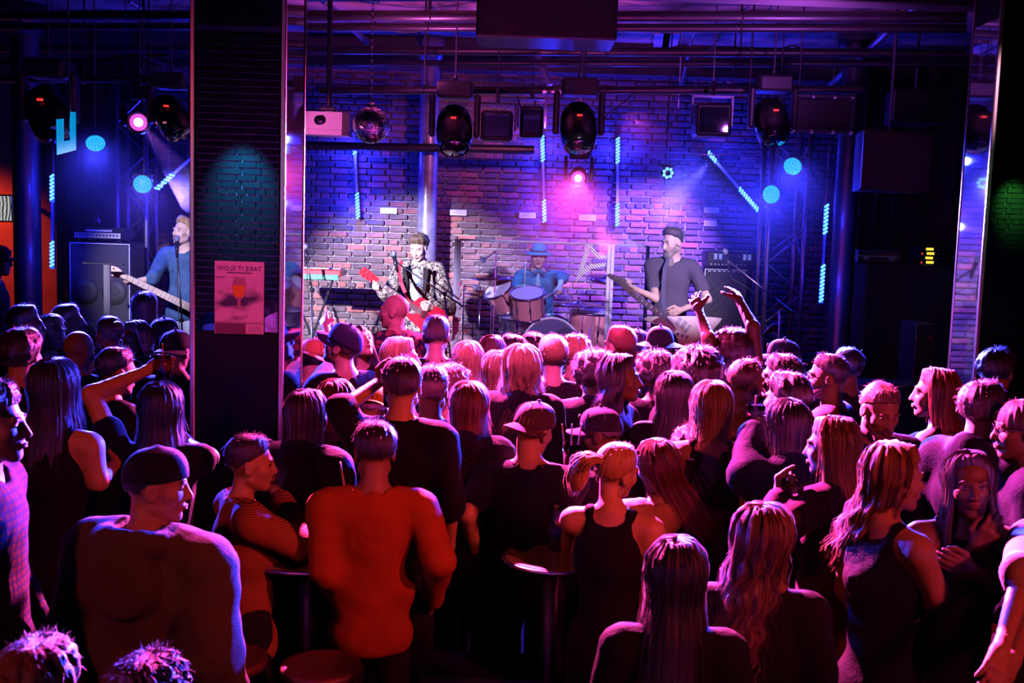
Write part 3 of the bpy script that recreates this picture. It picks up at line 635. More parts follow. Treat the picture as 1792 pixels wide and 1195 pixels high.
def pa(px, py, d, w_, h_, label):
    c = P(px, py, d); o = root('pa_speaker', c - [0, 0, h_ / 2], label, 'speaker', 'hanging loudspeakers at the stage right')
    MB().prism([(-w_ / 2, -0.22), (w_ / 2, -0.22), (w_ / 2 - 0.08, 0.25), (-w_ / 2 + 0.08, 0.25)], -h_ / 2, h_ / 2, c).build('cabinet', BLACK, o)
    MB().box(c + [0, -0.228, 0], (w_ - 0.04, 0.016, h_ - 0.05)).build('grille', MATS['speaker_grille'], o)
    MB().box(c + [-w_ / 2 + 0.006, -0.222, 0], (0.012, 0.02, h_ - 0.03), bev=0.003).build('edge_strip', STEEL, o)
    MB().cyl(c + [0, 0, h_ / 2], (c[0], c[1], CEIL_Z), 0.015, n=8).build('hanger', DKSTEEL, o)
pa(1553, 284, 9.3, 0.58, 0.50, 'black hanging loudspeaker with a blue-lit edge at upper right')
pa(1600, 190, 10.3, 0.55, 0.30, 'upper black hanging loudspeaker in the dark right wing')
c = P(116, 238, 9.0); o = root('sign_panel', c - [0, 0, 0.2], 'cyan-lit hanging letter panel beside the upper left moving light', 'sign')
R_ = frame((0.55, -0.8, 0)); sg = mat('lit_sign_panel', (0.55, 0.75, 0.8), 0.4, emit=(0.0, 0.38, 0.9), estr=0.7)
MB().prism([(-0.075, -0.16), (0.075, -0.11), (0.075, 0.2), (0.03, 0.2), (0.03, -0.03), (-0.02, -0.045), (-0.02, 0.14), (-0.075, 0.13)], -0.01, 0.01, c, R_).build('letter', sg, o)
MB().box(c + [0.02, 0.02, 0.3], (0.02, 0.02, 0.3)).build('hanger', DKSTEEL, o); MB().cyl(c + [0.02, 0.02, 0.4], (c[0] + 0.02, c[1] + 0.02, CEIL_Z + 0.01), 0.008, n=6).build('drop_rod', DKSTEEL, o)
c = P(220, 165, 9.4); tag(MB().box(c, (0.10, 0.012, 0.17), frame((0, 0.2, 1)), bev=0.002).cyl(c, (c[0], c[1], CEIL_Z + 0.01), 0.004, n=5).build('colour_filter', mat('blue_gel', (0.03, 0.03, 0.8), 0.4)), 'blue colour filter panel hanging at upper left', 'filter')
c = P(1245, 225, 10.2); o = root('wire_frame', c - [0, 0, 0.25], 'thin pale wire frame hanging behind the diagonal light bar', 'frame')
MB().tube([P(1187, 190, 10.2) * [1, 1, 0] + [0, 0, CEIL_Z], P(1187, 190, 10.2), P(1185, 235, 10.2), P(1190, 270, 10.2), P(1250, 271, 10.2), P(1330, 269, 10.2)], 0.005, 6).build('wire', STEEL, o)
# television and its wall bits
c = PY(-10, 364, 11.2); o = root('television', c - [0, 0, 0.13], 'television on the orange wall at the far left edge', 'television')
MB().box(c, (0.40, 0.05, 0.28), bev=0.008).build('case', BLACKG, o)
def tvmat():
    m, N, L, b = new_mat('television_picture'); tc = N.new('ShaderNodeTexCoord'); wv = N.new('ShaderNodeTexWave'); wv.inputs['Scale'].default_value = 9; wv.inputs['Distortion'].default_value = 4
    L.new(tc.outputs['Object'], wv.inputs['Vector']); b.inputs['Base Color'].default_value = (0.01, 0.01, 0.01, 1)
    L.new(wv.outputs['Color'], b.inputs['Emission Color']); b.inputs['Emission Strength'].default_value = 0.55; m.cycles.emission_sampling = 'NONE'; return m
MB().box(c + [0, -0.028, 0], (0.37, 0.006, 0.25)).build('screen', tvmat(), o)
MB().cyl(c + [0, 0.02, 0], (c[0], WALL_Y, c[2]), 0.03, n=8).build('wall_arm', BLACK, o)
# plaques on the brick wall
PLQ = mat('pale_plaque', (0.80, 0.78, 0.80), 0.35, 0.2)
for (px, py, w_, h_, lab) in [(680, 369, 29, 10, 'pale plaque on the bricks left of the iron post'), (802, 372, 29, 10, 'dull plaque on the bricks right of the iron post'), (923, 377, 29, 10, 'pale plaque left of the drummer light bar'),
                              (1028, 381, 30, 10, 'pale plaque between the two vertical light bars'), (1245, 368, 26, 10, 'upper pale plaque above the right amplifier'), (1243, 391, 22, 10, 'lower pale plaque above the right amplifier')]:
    c = PY(px, py, WALL_Y - 0.045); o = root('wall_plaque', c - [0, 0, 0.035], lab, 'plaque', 'small plaques on the brick wall')
    MB().box(c, (w_ / 154.0, 0.014, h_ / 154.0), bev=0.003).build('plate', PLQ, o)
    for k in range(3): MB().box(c + [0, -0.0075, 0.016 - k * 0.014], (w_ / 154.0 * (0.3 if k == 0 else 0.75), 0.001, 0.004)).build('engraved_line', mat('engraving', (0.25, 0.22, 0.25), 0.6), o)
# ================================================================ STAGE GEAR
TOLEX = mat('black_tolex', (0.016, 0.015, 0.02), 0.5, bump=0.3, bscale=250); GRILLE = mat('dark_grille_cloth', (0.05, 0.045, 0.06), 0.8, bump=0.5, bscale=200)
SILVER = mat('silver_panel', (0.62, 0.60, 0.64), 0.35, 0.6); PIPING = mat('white_piping', (0.75, 0.75, 0.75), 0.5)
def cab(px0, px1, py0, y, z0, label, parts='cabinet'):
    a = PY(px0, py0, y); b = PY(px1, py0, y); w_ = b[0] - a[0]; cx = (a[0] + b[0]) / 2; z1 = PY((px0 + px1) / 2, py0 + 3, y)[2]; h_ = z1 - z0; cz = (z0 + z1) / 2
    o = root('speaker_cabinet', (cx, y + 0.2, z0), label, 'amplifier', 'guitar and bass speaker cabinets')
    MB().box((cx, y + 0.2, cz), (w_, 0.4, h_), bev=0.012).build('cabinet', TOLEX, o)
    MB().box((cx, y - 0.004, cz), (w_ - 0.05, 0.014, h_ - 0.05)).build('grille_cloth', GRILLE, o)
    for (dx, dz, sx, sz) in ((-w_ / 2 + 0.012, 0, 0.008, h_ - 0.02), (w_ / 2 - 0.012, 0, 0.008, h_ - 0.02), (0, h_ / 2 - 0.012, w_ - 0.02, 0.008)):
        MB().box((cx + dx, y - 0.008, cz + dz), (sx, 0.014, sz)).build('piping', PIPING, o)
    for sx in (-1, 1):
        for sz in (-1, 1): MB().box((cx + sx * (w_ / 2 - 0.02), y + 0.02, cz + sz * (h_ / 2 - 0.02)), (0.05, 0.05, 0.05), bev=0.012).build('corner_cap', BLACKG, o)
    return o, cx, y, z1, w_
bo_, cx, yb, zb, wb = cab(121, 229, 421, 10.75, STAGE_Z, 'tall dark bass speaker cabinet with white piping at left of the stage')
for zz in (0.25, 0.65, 1.05, 1.4):
    for sx in (-0.14, 0.14):
        if STAGE_Z + zz + 0.15 < zb: MB().lathe([(0.001, 0.012), (0.05, 0.0), (0.12, 0.014), (0.125, 0.0)], 24, (cx + sx, yb - 0.009, STAGE_Z + zz), frame((0, -1, 0))).build('speaker_cone', mat('speaker_cone', (0.03, 0.03, 0.035), 0.6), bo_, True)
o = root('amp_head', (cx - 0.03, yb + 0.18, zb + 0.03), 'silver-fronted bass amplifier head on top of the tall cabinet', 'amplifier')
hc = np.array([cx - 0.03, yb + 0.18, zb + 0.085])
MB().box(hc, (0.5, 0.32, 0.115), bev=0.01).build('case', TOLEX, o)
MB().box(hc + [0, -0.163, -0.018], (0.455, 0.01, 0.05)).build('control_panel', SILVER, o)
MB().box(hc + [0, -0.163, 0.03], (0.455, 0.01, 0.036)).build('name_panel', BLACKG, o)
for i in range(13): MB().cyl(hc + [-0.20 + i * 0.033, -0.168, -0.015], hc + [-0.20 + i * 0.033, -0.18, -0.015], 0.0085, n=10).build('knob', BLACKG, o, True)
for i in range(18): MB().box(hc + [-0.11 + i * 0.0145, -0.169, 0.03], (0.010, 0.002, 0.016 + 0.004 * (i % 2))).build('letter_mark', PIPING, o)
for sx in (-1, 1): MB().box(hc + [sx * 0.24, -0.165, 0], (0.016, 0.02, 0.10)).build('rack_handle', CHROME, o)
for (sx, sy) in ((-0.2, -0.12), (0.2, -0.12), (-0.2, 0.12), (0.2, 0.12)): MB().cyl(hc + [sx, sy, -0.057], hc + [sx, sy, -0.085], 0.015, n=8).build('foot', BLACKG, o)
def glassmat(name, col=(0.9, 0.9, 0.95), a=0.22):
    if name in MATS: return MATS[name]
    m, N, L, b = new_mat(name); out = [n for n in N if n.type == 'OUTPUT_MATERIAL'][0]; N.remove(b)
    tr = N.new('ShaderNodeBsdfTransparent'); tr.inputs[0].default_value = (*col, 1); gl = N.new('ShaderNodeBsdfGlossy'); gl.inputs['Roughness'].default_value = 0.05
    lw = N.new('ShaderNodeLayerWeight'); lw.inputs['Blend'].default_value = a; mx = N.new('ShaderNodeMixShader')
    L.new(lw.outputs['Fresnel'], mx.inputs[0]); L.new(tr.outputs[0], mx.inputs[1]); L.new(gl.outputs[0], mx.inputs[2]); L.new(mx.outputs[0], out.inputs[0]); MATS[name] = m; return m
DRINKG = glassmat('drinking_glass', (0.86, 0.86, 0.92), 0.4); ICE = mat('ice_cube', (0.75, 0.75, 0.85), 0.15, coat=1.0); STRAW = mat('paper_straw', (0.85, 0.55, 0.45), 0.6)
def tumbler(c, r, h, label, fill=(0.7, 0.2, 0.3), straws=0, lvl=0.6, name='drinking_glass', up=(0, 0, 1), group='drinks in the crowd'):
    c = np.asarray(c, float); o = root(name, c, label, 'glass', group); R_ = frame(up)
    MB().lathe([(0.001, 0), (r * 0.82, 0), (r, h), (r - 0.003, h), (r * 0.82 - 0.003, 0.008), (0.001, 0.008)], 20, c, R_).build('tumbler', DRINKG, o, True)
    MB().lathe([(0.001, 0.009), (r * 0.78, 0.009), (r * 0.9, h * lvl), (0.001, h * lvl)], 16, c, R_).build('drink', mat('drink_%d' % (int(fill[0] * 99) * 100 + int(fill[2] * 99)), fill, 0.15, coat=1.0, alpha=0.45), o, True)
    for i in range(5): MB().box(c + R_ @ np.array([random.uniform(-.4, .4) * r, random.uniform(-.4, .4) * r, h * random.uniform(0.5, 0.8)]), (r * 0.5,) * 3, frame(RNG.normal(size=3)), bev=r * 0.08).build('ice_cube', ICE, o)
    for i in range(straws):
        dx = (i - (straws - 1) / 2) * 0.5 * r; MB().cyl(c + R_ @ np.array([dx * 0.3, 0, 0.02]), c + R_ @ np.array([dx * 2.2, 0.01 * i, h * 1.45]), 0.0035, n=6).build('straw', STRAW, o)
    return o
tumbler(hc + [-0.06, 0, 0.058], 0.036, 0.125, 'glass of clear drink standing on the bass amplifier head', (0.7, 0.7, 0.8), 0, 0.55)
go_, cx, yg, zg, wg = cab(1232, 1320, 467, 11.2, STAGE_Z, 'black guitar cabinet with diamond grille behind the bearded guitarist')
hc = np.array([cx + 0.03, yg + 0.18, zg + 0.09])
o = root('amp_head', (hc[0], hc[1], zg), 'black valve amplifier head with lit tubes on the right cabinet', 'amplifier')
MB().box(hc, (0.52, 0.3, 0.17), bev=0.012).build('case', TOLEX, o)
MB().box(hc + [0, -0.152, -0.05], (0.48, 0.01, 0.045)).build('control_panel', BLACKG, o)
for i in range(12): MB().cyl(hc + [-0.21 + i * 0.038, -0.155, -0.05], hc + [-0.21 + i * 0.038, -0.172, -0.05], 0.009, n=8).build('knob', PIPING, o, True)
for sx in (-0.17, -0.12, 0.13, 0.18): MB().cyl(hc + [sx, -0.155, 0.0], hc + [sx, -0.155, 0.06], 0.018, n=10).build('valve', mat('valve_glass', (0.55, 0.6, 0.9), 0.15, emit=(0.25, 0.3, 1.0), estr=0.35), o, True)
for i in range(3): MB().tube([hc + [-0.02 + i * 0.04 + 0.014 * math.cos(t), -0.156, 0.03 + 0.02 * math.sin(t)] for t in np.linspace(-0.5, 3.6, 8)], 0.004, 5).build('logo_stroke', PIPING, o)
MB().box(hc + [0.02, -0.10, 0.088], (0.3, 0.03, 0.01)).build('handle', PIPING, o)
for i in range(9): MB().box((cx - 0.2 + i * 0.05, yg - 0.009, zg - 0.03), (0.026, 0.006, 0.008)).build('vent_slot', PIPING, go_)
for s in (-1, 1):
    for k in range(14):
        t = -0.55 + k * 0.085; x0, z0_ = cx + t, zg - 0.10; ln = min(0.5, (cx + wg / 2 - 0.03 - x0) if s > 0 else (x0 - cx + wg / 2 - 0.03))
        if abs(t) < wg / 2 - 0.03 and ln > 0.05: MB().cyl((x0, yg - 0.013, z0_), (x0 + s * ln, yg - 0.013, z0_ - ln), 0.003, n=5).build('grille_wire', DKSTEEL, go_)
# microphones and stands
MICG = mat('microphone_mesh', (0.30, 0.32, 0.38), 0.35, 0.8, bump=0.6, bscale=400)
def mic_stand(base, joint, mic, mdir, label, boom_end=None, m=DKSTEEL):
    base, joint, mic = (np.asarray(q, float) for q in (base, joint, mic)); o = root('microphone_stand', base, label, 'microphone stand', 'microphone stands on the stage')
    for k in range(3):
        t = 2 * PI * k / 3 + 0.4; MB().cyl(base + [0, 0, 0.16], base + [0.28 * math.cos(t), 0.28 * math.sin(t), 0.012], 0.009, n=6).build('leg', m, o)
        MB().ball(base + [0.28 * math.cos(t), 0.28 * math.sin(t), 0.014], 0.014, 8, 6).build('rubber_foot', CABLE, o)
    MB().cyl(base + [0, 0, 0.1], joint, 0.011, 0.009, n=8).build('upright', m, o, True)
    be = np.asarray(boom_end, float) if boom_end is not None else joint
    MB().cyl(be, mic, 0.008, n=8).build('boom', m, o, True)
    MB().ball(joint, 0.022, 10, 8).build('clutch', BLACKG, o, True)
    md = np.asarray(mdir, float); md /= np.linalg.norm(md)
    mc = MB().cyl(mic - md * 0.10, mic + md * 0.05, 0.012, 0.021, n=12).build('microphone', BLACKG, o, True)
    MB().ball(mic + md * 0.075, (0.026, 0.026, 0.032), 12, 10, frame(md)).build('mesh_head', MICG, mc, True)
    MB().tube([mic - md * 0.10, mic - md * 0.14 - np.array([0, 0, 0.03]), (mic + joint) / 2 - np.array([0.02, 0, 0.06]), joint - np.array([0.02, 0, 0.1])], 0.004, 5).build('cable', CABLE, mc)
q = P(322, 600, 9.75); mic_stand((q[0], q[1], STAGE_Z), P(318, 560, 9.75), P(310, 432, 9.78), (0.0, -0.1, 1) + (P(312, 420, 10.1) - P(306, 424, 9.8)), 'microphone on a slim stand in front of the singing bassist')
q = P(800, 610, 9.9); mic_stand((q[0], q[1], STAGE_Z), P(778, 514, 9.9), P(692, 458, 9.9), (-0.25, 0.1, 1), 'microphone on a long dark boom in front of the floral-jacket guitarist', P(812, 537, 9.9))
q = P(1369, 640, 9.7); mic_stand((q[0], q[1], STAGE_Z), P(1364, 537, 9.7), P(1273, 455, 9.7), (-0.3, 0.1, 1), 'microphone on a bright boom beside the bearded guitarist', P(1386, 546, 9.7), STEEL)
q = P(545, 600, 10.6); mic_stand((q[0], q[1], STAGE_Z), P(546, 507, 10.6), P(536, 445, 10.6), (-0.1, 0, 1), 'microphone stand by the keyboard beside the left column')
# pedal-steel / music stand at right, keyboard at left
c = P(1352, 574, 9.9); o = root('music_stand', (c[0] + 0.06, c[1], STAGE_Z), 'blue-lit tilted music stand near the right light tower', 'music stand')
MB().box(c, (0.26, 0.02, 0.12), frame((0.55, -0.35, 0.8)), bev=0.006).build('desk', mat('blue_grey_metal', (0.25, 0.55, 0.6), 0.4, 0.3), o)
MB().cyl(c + [0.06, 0.01, 0], (c[0] + 0.06, c[1], STAGE_Z + 0.1), 0.012, n=8).build('post', DKSTEEL, o)
for k in range(3): MB().cyl((c[0] + 0.06, c[1], STAGE_Z + 0.14), (c[0] + 0.06 + 0.22 * math.cos(k * 2.1), c[1] + 0.22 * math.sin(k * 2.1), STAGE_Z + 0.01), 0.009, n=6).build('leg', DKSTEEL, o)
c = P(569, 483, 11.0); o = root('keyboard', (c[0], c[1], STAGE_Z), 'red stage keyboard on a stand with mirrored pale lettering', 'keyboard')
REDP = mat('red_lacquer', (0.72, 0.03, 0.03), 0.3, coat=0.6)
MB().box(c + [-0.15, 0.15, 0.03], (0.62, 0.34, 0.07), bev=0.01).build('case', REDP, o)
pn = MB().box(c + [-0.04, -0.028, -0.01], (0.36, 0.014, 0.055), bev=0.003).build('back_panel', mat('dark_green_panel', (0.02, 0.20, 0.13), 0.4), o)
lettering('nord stage', 0.052, c + [-0.04, -0.037, -0.012], R_mir, glow('lit_lettering', (0.6, 1.0, 0.8), 0.5), pn)
for sx in (-0.38, 0.08):
    MB().cyl((c[0] + sx, c[1] + 0.0, c[2] - 0.03), (c[0] - 0.3 - sx, c[1] + 0.3, STAGE_Z), 0.013, n=8).build('stand_leg', DKSTEEL, o)
for i in range(14): MB().box(c + [-0.42 + i * 0.041, 0.24, 0.068], (0.036, 0.14, 0.01), bev=0.002).build('key', WHITE, o)
# road cases and rack at the right wing
CASE = mat('flight_case_grey', (0.20, 0.19, 0.24), 0.5, 0.2); AMB = glow('amber_display', (1.0, 0.62, 0.05), 1.4)
o = root('equipment_rack', PY(1585, 700, 11.3) * [1, 1, 0] + [0, 0, STAGE_Z], 'tall black equipment rack in the dark right wing', 'rack')
c = PY(1585, 560, 11.3); zt = PY(1585, 462, 11.1)[2]; MB().box((c[0], 11.3, (STAGE_Z + zt) / 2), (1.05, 0.4, zt - STAGE_Z), bev=0.01).build('case', BLACK, o)
for sx in (-0.5, 0.5): MB().box((c[0] + sx, 11.095, (STAGE_Z + zt) / 2), (0.025, 0.02, zt - STAGE_Z)).build('edge_rail', DKSTEEL, o)
a = PY(1540, 446, 11.1); o = root('flight_case', (a[0], 11.25, zt + 0.002), 'grey flight case with two latches on top of the rack', 'case')
MB().box((a[0], 11.25, zt + 0.065), (0.44, 0.26, 0.125), bev=0.008).build('shell', CASE, o)
MB().box((a[0], 11.117, zt + 0.07), (0.44, 0.008, 0.012)).build('seam_rail', STEEL, o)
for sx in (-0.13, 0.13): MB().box((a[0] + sx, 11.112, zt + 0.05), (0.06, 0.012, 0.045), bev=0.004).build('latch', STEEL, o)
MB().tube([(a[0] - 0.2 + 0.03, 11.11, zt + 0.1), (a[0] - 0.12, 11.10, zt + 0.11)], 0.006, 6).build('handle', STEEL, o)
a = PY(1630, 446, 11.1); o = root('wireless_receiver', (a[0], 11.25, zt + 0.002), 'stacked radio receivers with four amber displays on the rack', 'receiver')
for k, (dz) in enumerate((0.02, 0.065, 0.11, 0.155)):
    u = MB().box((a[0], 11.25, zt + 0.003 + dz), (0.235, 0.24, 0.042), bev=0.003).build('unit', BLACKG, o)
    MB().box((a[0] - (0.01 if k % 2 else 0), 11.128, zt + 0.004 + dz), (0.075, 0.006, 0.026)).build('display', AMB, u)
    if k in (0, 2): MB().cyl((a[0] - 0.085, 11.13, zt + dz), (a[0] - 0.085, 11.122, zt + dz), 0.009, n=10).build('indicator', REDLED, u)
    MB().cyl((a[0] + 0.075, 11.13, zt + dz), (a[0] + 0.075, 11.124, zt + dz), 0.005, n=8).build('knob', PIPING, u)
c = P(1618, 610, 10.0); o = root('monitor_speaker', (c[0], c[1], STAGE_Z), 'dark floor monitor box with a pale edge in the right wing', 'speaker')
zc = P(1618, 566, 10.0)[2]; MB().box((c[0], c[1] + 0.2, (zc + STAGE_Z) / 2), (0.18, 0.4, zc - STAGE_Z), bev=0.008).build('cabinet', BLACK, o)
MB().box((c[0] - 0.088, c[1] - 0.002, zc - 0.08), (0.006, 0.006, 0.14)).build('edge_strip', STEEL, o); MB().box((c[0], c[1] - 0.002, zc - 0.004), (0.17, 0.006, 0.006)).build('top_strip', STEEL, o)
MB().box((c[0] + 0.05, c[1] - 0.003, zc - 0.13), (0.03, 0.008, 0.03)).build('badge', PIPING, o)
c = P(1540, 690, 9.1); o = root('stage_monitor', (c[0], c[1] + 0.1, 0), 'low dark speaker box at the foot of the right wing', 'speaker')
zc = P(1540, 664, 9.1)[2]; MB().box((c[0], c[1] - 0.12, zc / 2), (0.62, 0.4, zc), bev=0.01).build('cabinet', BLACK, o); MB().box((c[0] - 0.1, c[1] - 0.322, zc - 0.006), (0.4, 0.006, 0.008)).build('top_strip', STEEL, o)
# stool / stand by bass amp
c = P(188, 600, 9.6); o = root('instrument_stand', (c[0], c[1], STAGE_Z), 'tall grey T-shaped stand in front of the bass cabinet', 'stand')
t = P(190, 461, 9.6); MB().box(((c[0] + t[0]) / 2, c[1], (t[2] + STAGE_Z) / 2), (0.045, 0.03, t[2] - STAGE_Z), bev=0.004).build('post', STEEL, o)
MB().box((t[0] + 0.035, c[1], (t[2] + STAGE_Z) / 2), (0.02, 0.03, t[2] - STAGE_Z), bev=0.004).build('post_rail', STEEL, o)
MB().box((t[0] - 0.02, c[1], t[2]), (0.36, 0.04, 0.016), bev=0.004).build('cross_bar', DKSTEEL, o); MB().box((c[0], c[1], STAGE_Z + 0.012), (0.4, 0.3, 0.024), bev=0.006).build('base', DKSTEEL, o)
# ---------------------------------------------------------------- drum kit
RISER_Z = 1.0
o = root('drum_riser', (0.35, 11.45, STAGE_Z), 'low black riser under the drum kit', 'platform')
MB().box((0.35, 11.45, (RISER_Z + STAGE_Z) / 2), (2.4, 1.5, RISER_Z - STAGE_Z - 0.02)).build('deck', STAGE_M, o)
MB().box((0.35, 11.45, RISER_Z - 0.01), (2.44, 1.54, 0.02), bev=0.004).build('edge', DKSTEEL, o)
DRUMP = mat('rose_sparkle_drum_shell', (0.80, 0.30, 0.27), 0.25, 0.1, var=0.2, nscale=200, coat=0.8); HEADM = mat('drum_head_film', (0.82, 0.80, 0.80), 0.35); BRASS = mat('cymbal_bronze', (0.72, 0.50, 0.30), 0.22, 1.0)
BDH = mat('bass_drum_front_head', (0.07, 0.06, 0.12), 0.35)
def drum(c, r, h, ax, label, name='drum', m=DRUMP, front=HEADM, lugs=8, legs=None, hoop=CHROME):
    c = np.asarray(c, float); R_ = frame(ax); n = R_[:, 2]; o = root(name, c - [0, 0, r if abs(n[2]) < 0.5 else h / 2], label, 'drum', 'drums of the drum kit')
    MB().lathe([(r, -h / 2), (r, h / 2)], 32, c, R_).build('shell', m, o, True, auto=40)
    for s in (-1, 1):
        MB().lathe([(0.001, 0), (r * 0.98, 0), (r * 0.98, 0.006), (0.001, 0.008)], 28, c + n * s * (h / 2 + 0.002), R_ if s > 0 else frame(-n)).build('drum_head', front if s > 0 else HEADM, o, True, auto=40)
        MB().tube([c + n * s * h / 2 + R_[:, 0] * (r + 0.008) * math.cos(t) + R_[:, 1] * (r + 0.008) * math.sin(t) for t in np.linspace(0, 2 * PI, 36, endpoint=False)], 0.011, 6, True).build('hoop', hoop, o, True)
    for k in range(lugs):
        t = 2 * PI * (k + 0.5) / lugs; q = R_[:, 0] * math.cos(t) + R_[:, 1] * math.sin(t)
        MB().cyl(c + q * (r + 0.016) - n * h * 0.48, c + q * (r + 0.016) + n * h * 0.48, 0.005, n=6).build('tension_rod', CHROME, o)
        MB().box(c + q * (r + 0.01), (0.022, 0.022, 0.06), frame(n, q), bev=0.004).build('lug', CHROME, o)
    for k in range(legs or 0):
        t = 2 * PI * k / legs + 0.5; q = np.array([math.cos(t) * r * 1.06, math.sin(t) * r * 1.06, 0]); MB().cyl(c + q + [0, 0, h * 0.1], (c[0] + q[0] * 1.05, c[1] + q[1] * 1.05, RISER_Z), 0.008, n=6).build('leg', CHROME, o)
    return o
drum(P(964, 606, 10.95) + [0, 0.22, 0], 0.28, 0.42, (0, -1, 0), 'bass drum with a dark front head at the centre of the kit', 'bass_drum', DRUMP, BDH, 8, hoop=mat('white_hoop', (0.8, 0.76, 0.76), 0.3))
c = P(985, 585, 10.93); tag(MB().prism([(-0.14, -0.02), (0.02, 0.08), (0.18, 0.02), (0.12, -0.03), (0.02, 0.02)], -0.004, 0.004, c, R_front).build('drum_sticker', mat('dark_print', (0.015, 0.012, 0.03), 0.5)), 'dark wing-shaped print on the bass drum head', 'sticker')
drum(P(924, 532, 11.0), 0.165, 0.24, (-0.10, -0.35, 0.93), 'rose rack drum mounted above the bass drum', 'tom_drum', lugs=8)
drum(P(880, 520, 11.2), 0.15, 0.22, (-0.45, -0.42, 0.78), 'smaller rose rack drum tilted beside the first', 'tom_drum', lugs=6)
drum(P(1030, 578, 11.15), 0.20, 0.38, (0.05, -0.06, 1), 'rose floor drum on three legs beside the bass drum', 'floor_drum', lugs=8, legs=3)
drum(P(905, 566, 11.25), 0.175, 0.14, (-0.05, -0.1, 1), 'chrome snare drum below the rack drums', 'snare_drum', m=STEEL, lugs=10, legs=3)
def cymbal(c, r, ax, label, foot=None, hihat=False):
    c = np.asarray(c, float); R_ = frame(ax); foot = np.array([c[0], c[1] + 0.05, RISER_Z]) if foot is None else np.asarray(foot, float)
    o = root('cymbal', foot, label, 'cymbal', 'cymbals on stands')
    pr = [(0.012, 0.03), (0.04, 0.024), (0.055, 0.008), (r * 0.6, 0.0), (r, -0.014), (r, -0.017), (r * 0.6, -0.004), (0.055, 0.004), (0.012, 0.024)]
    MB().lathe(pr, 32, c, R_).build('cymbal_plate', BRASS, o, True)
    if hihat: MB().lathe([(q, -z - 0.03) for q, z in pr], 32, c, R_).build('cymbal_plate', BRASS, o, True)
    MB().cyl(c + R_[:, 2] * 0.07, c - R_[:, 2] * 0.05, 0.006, n=6).build('rod', CHROME, o); MB().lathe([(0.001, 0), (0.014, 0), (0.008, 0.02), (0.001, 0.022)], 8, c + R_[:, 2] * 0.045, R_).build('wing_nut', CHROME, o)
    MB().cyl(foot + [0, 0, 0.12], c - R_[:, 2] * 0.05, 0.010, n=8).build('stand_tube', CHROME, o, True)
    for k in range(3): MB().cyl(foot + [0, 0, 0.30], foot + [0.24 * math.cos(k * 2.1 + .3), 0.24 * math.sin(k * 2.1 + .3), 0.012], 0.008, n=6).build('stand_leg', CHROME, o)
cymbal(P(862, 483, 11.2), 0.23, (-0.05, -0.10, 1), 'large crash cymbal at the left of the kit')
cymbal(P(1012, 531, 11.0), 0.27, (0.02, -0.05, 1), 'wide ride cymbal over the floor drum')
cymbal(P(1064, 487, 11.2), 0.22, (0.1, -0.22, 1), 'blue-lit crash cymbal behind the shield post at right')
cymbal(P(840, 512, 11.35), 0.17, (0.0, -0.03, 1), 'pair of hi-hat cymbals at the far left of the kit', hihat=True)
for (a, b, lab) in [((846, 455, 11.0), (868, 440, 11.05), 'overhead drum microphone on a boom above the left cymbal'), ((832, 503, 10.9), (812, 500, 10.9), 'blue drum microphone near the left edge of the shield')]:
    A, B = P(*a), P(*b); o = root('drum_microphone', (B[0], B[1], RISER_Z), lab, 'microphone', 'microphones around the drum kit')
    MB().cyl(A, B, 0.006, n=6).build('boom', CHROME, o); MB().cyl(B, (B[0], B[1], RISER_Z), 0.008, n=6).build('upright', CHROME, o); MB().ball(A, (0.03, 0.03, 0.03), 12, 8).build('capsule', MICG, o, True)
o = root('drum_throne', P(950, 600, 11.75) * [1, 1, 0] + [0, 0, RISER_Z], 'round stool under the drummer', 'stool'); c = P(950, 600, 11.75)
MB().lathe([(0.001, 0), (0.17, 0), (0.18, 0.04), (0.15, 0.07), (0.001, 0.07)], 20, (c[0], c[1], RISER_Z + 0.42)).build('seat', BLACK, o, True); MB().cyl((c[0], c[1], RISER_Z), (c[0], c[1], RISER_Z + 0.42), 0.02).build('post', CHROME, o)
# clear drum shield
SHG = glassmat('clear_acrylic', (0.93, 0.92, 1.0), 0.12); EDGE = mat('acrylic_edge', (0.42, 0.40, 0.52), 0.25, emit=(0.55, 0.45, 1.0), estr=0.0)
def panel(a, b, z0, za, zb_, label):
    a = np.asarray(a, float); b = np.asarray(b, float); o = root('drum_shield_panel', ((a[0] + b[0]) / 2, (a[1] + b[1]) / 2, z0), label, 'shield', 'clear panels of the drum shield')
    d = (b - a) * [1, 1, 0]; Ln = np.linalg.norm(d); d /= Ln; n = np.array([d[1], -d[0], 0])
    V = []; 
    for k in (-0.003, 0.003): V += [np.array([a[0], a[1], z0]) + n * k, np.array([b[0], b[1], z0]) + n * k, np.array([b[0], b[1], zb_]) + n * k, np.array([a[0], a[1], za]) + n * k]
    MB().add(V, [(0, 1, 2, 3), (7, 6, 5, 4), (0, 4, 5, 1), (1, 5, 6, 2), (2, 6, 7, 3), (3, 7, 4, 0)]).build('clear_sheet', SHG, o)
    MB().cyl((a[0], a[1], za), (b[0], b[1], zb_), 0.011, n=6).build('top_edge', EDGE, o)
    MB().box((a[0], a[1], (z0 + za) / 2), (0.035, 0.02, za - z0)).build('edge_post', EDGE, o); MB().box((b[0], b[1], (z0 + zb_) / 2), (0.035, 0.02, zb_ - z0)).build('edge_post', EDGE, o)
    for t in (0.25, 0.75):
        q = z0 + (za - z0) * t; MB().cyl((a[0] + 0.01, a[1] - 0.014, q), (a[0] + 0.01, a[1] - 0.02, q), 0.012, n=10).build('bolt', CHROME, o)
s0, s1, s2 = PY(804, 419, 10.35), PY(1067, 428, 10.35), PY(1134, 431, 10.75)
panel(s0, s1, STAGE_Z, s0[2], s1[2], 'wide clear drum shield panel with pale edges before the drummer')
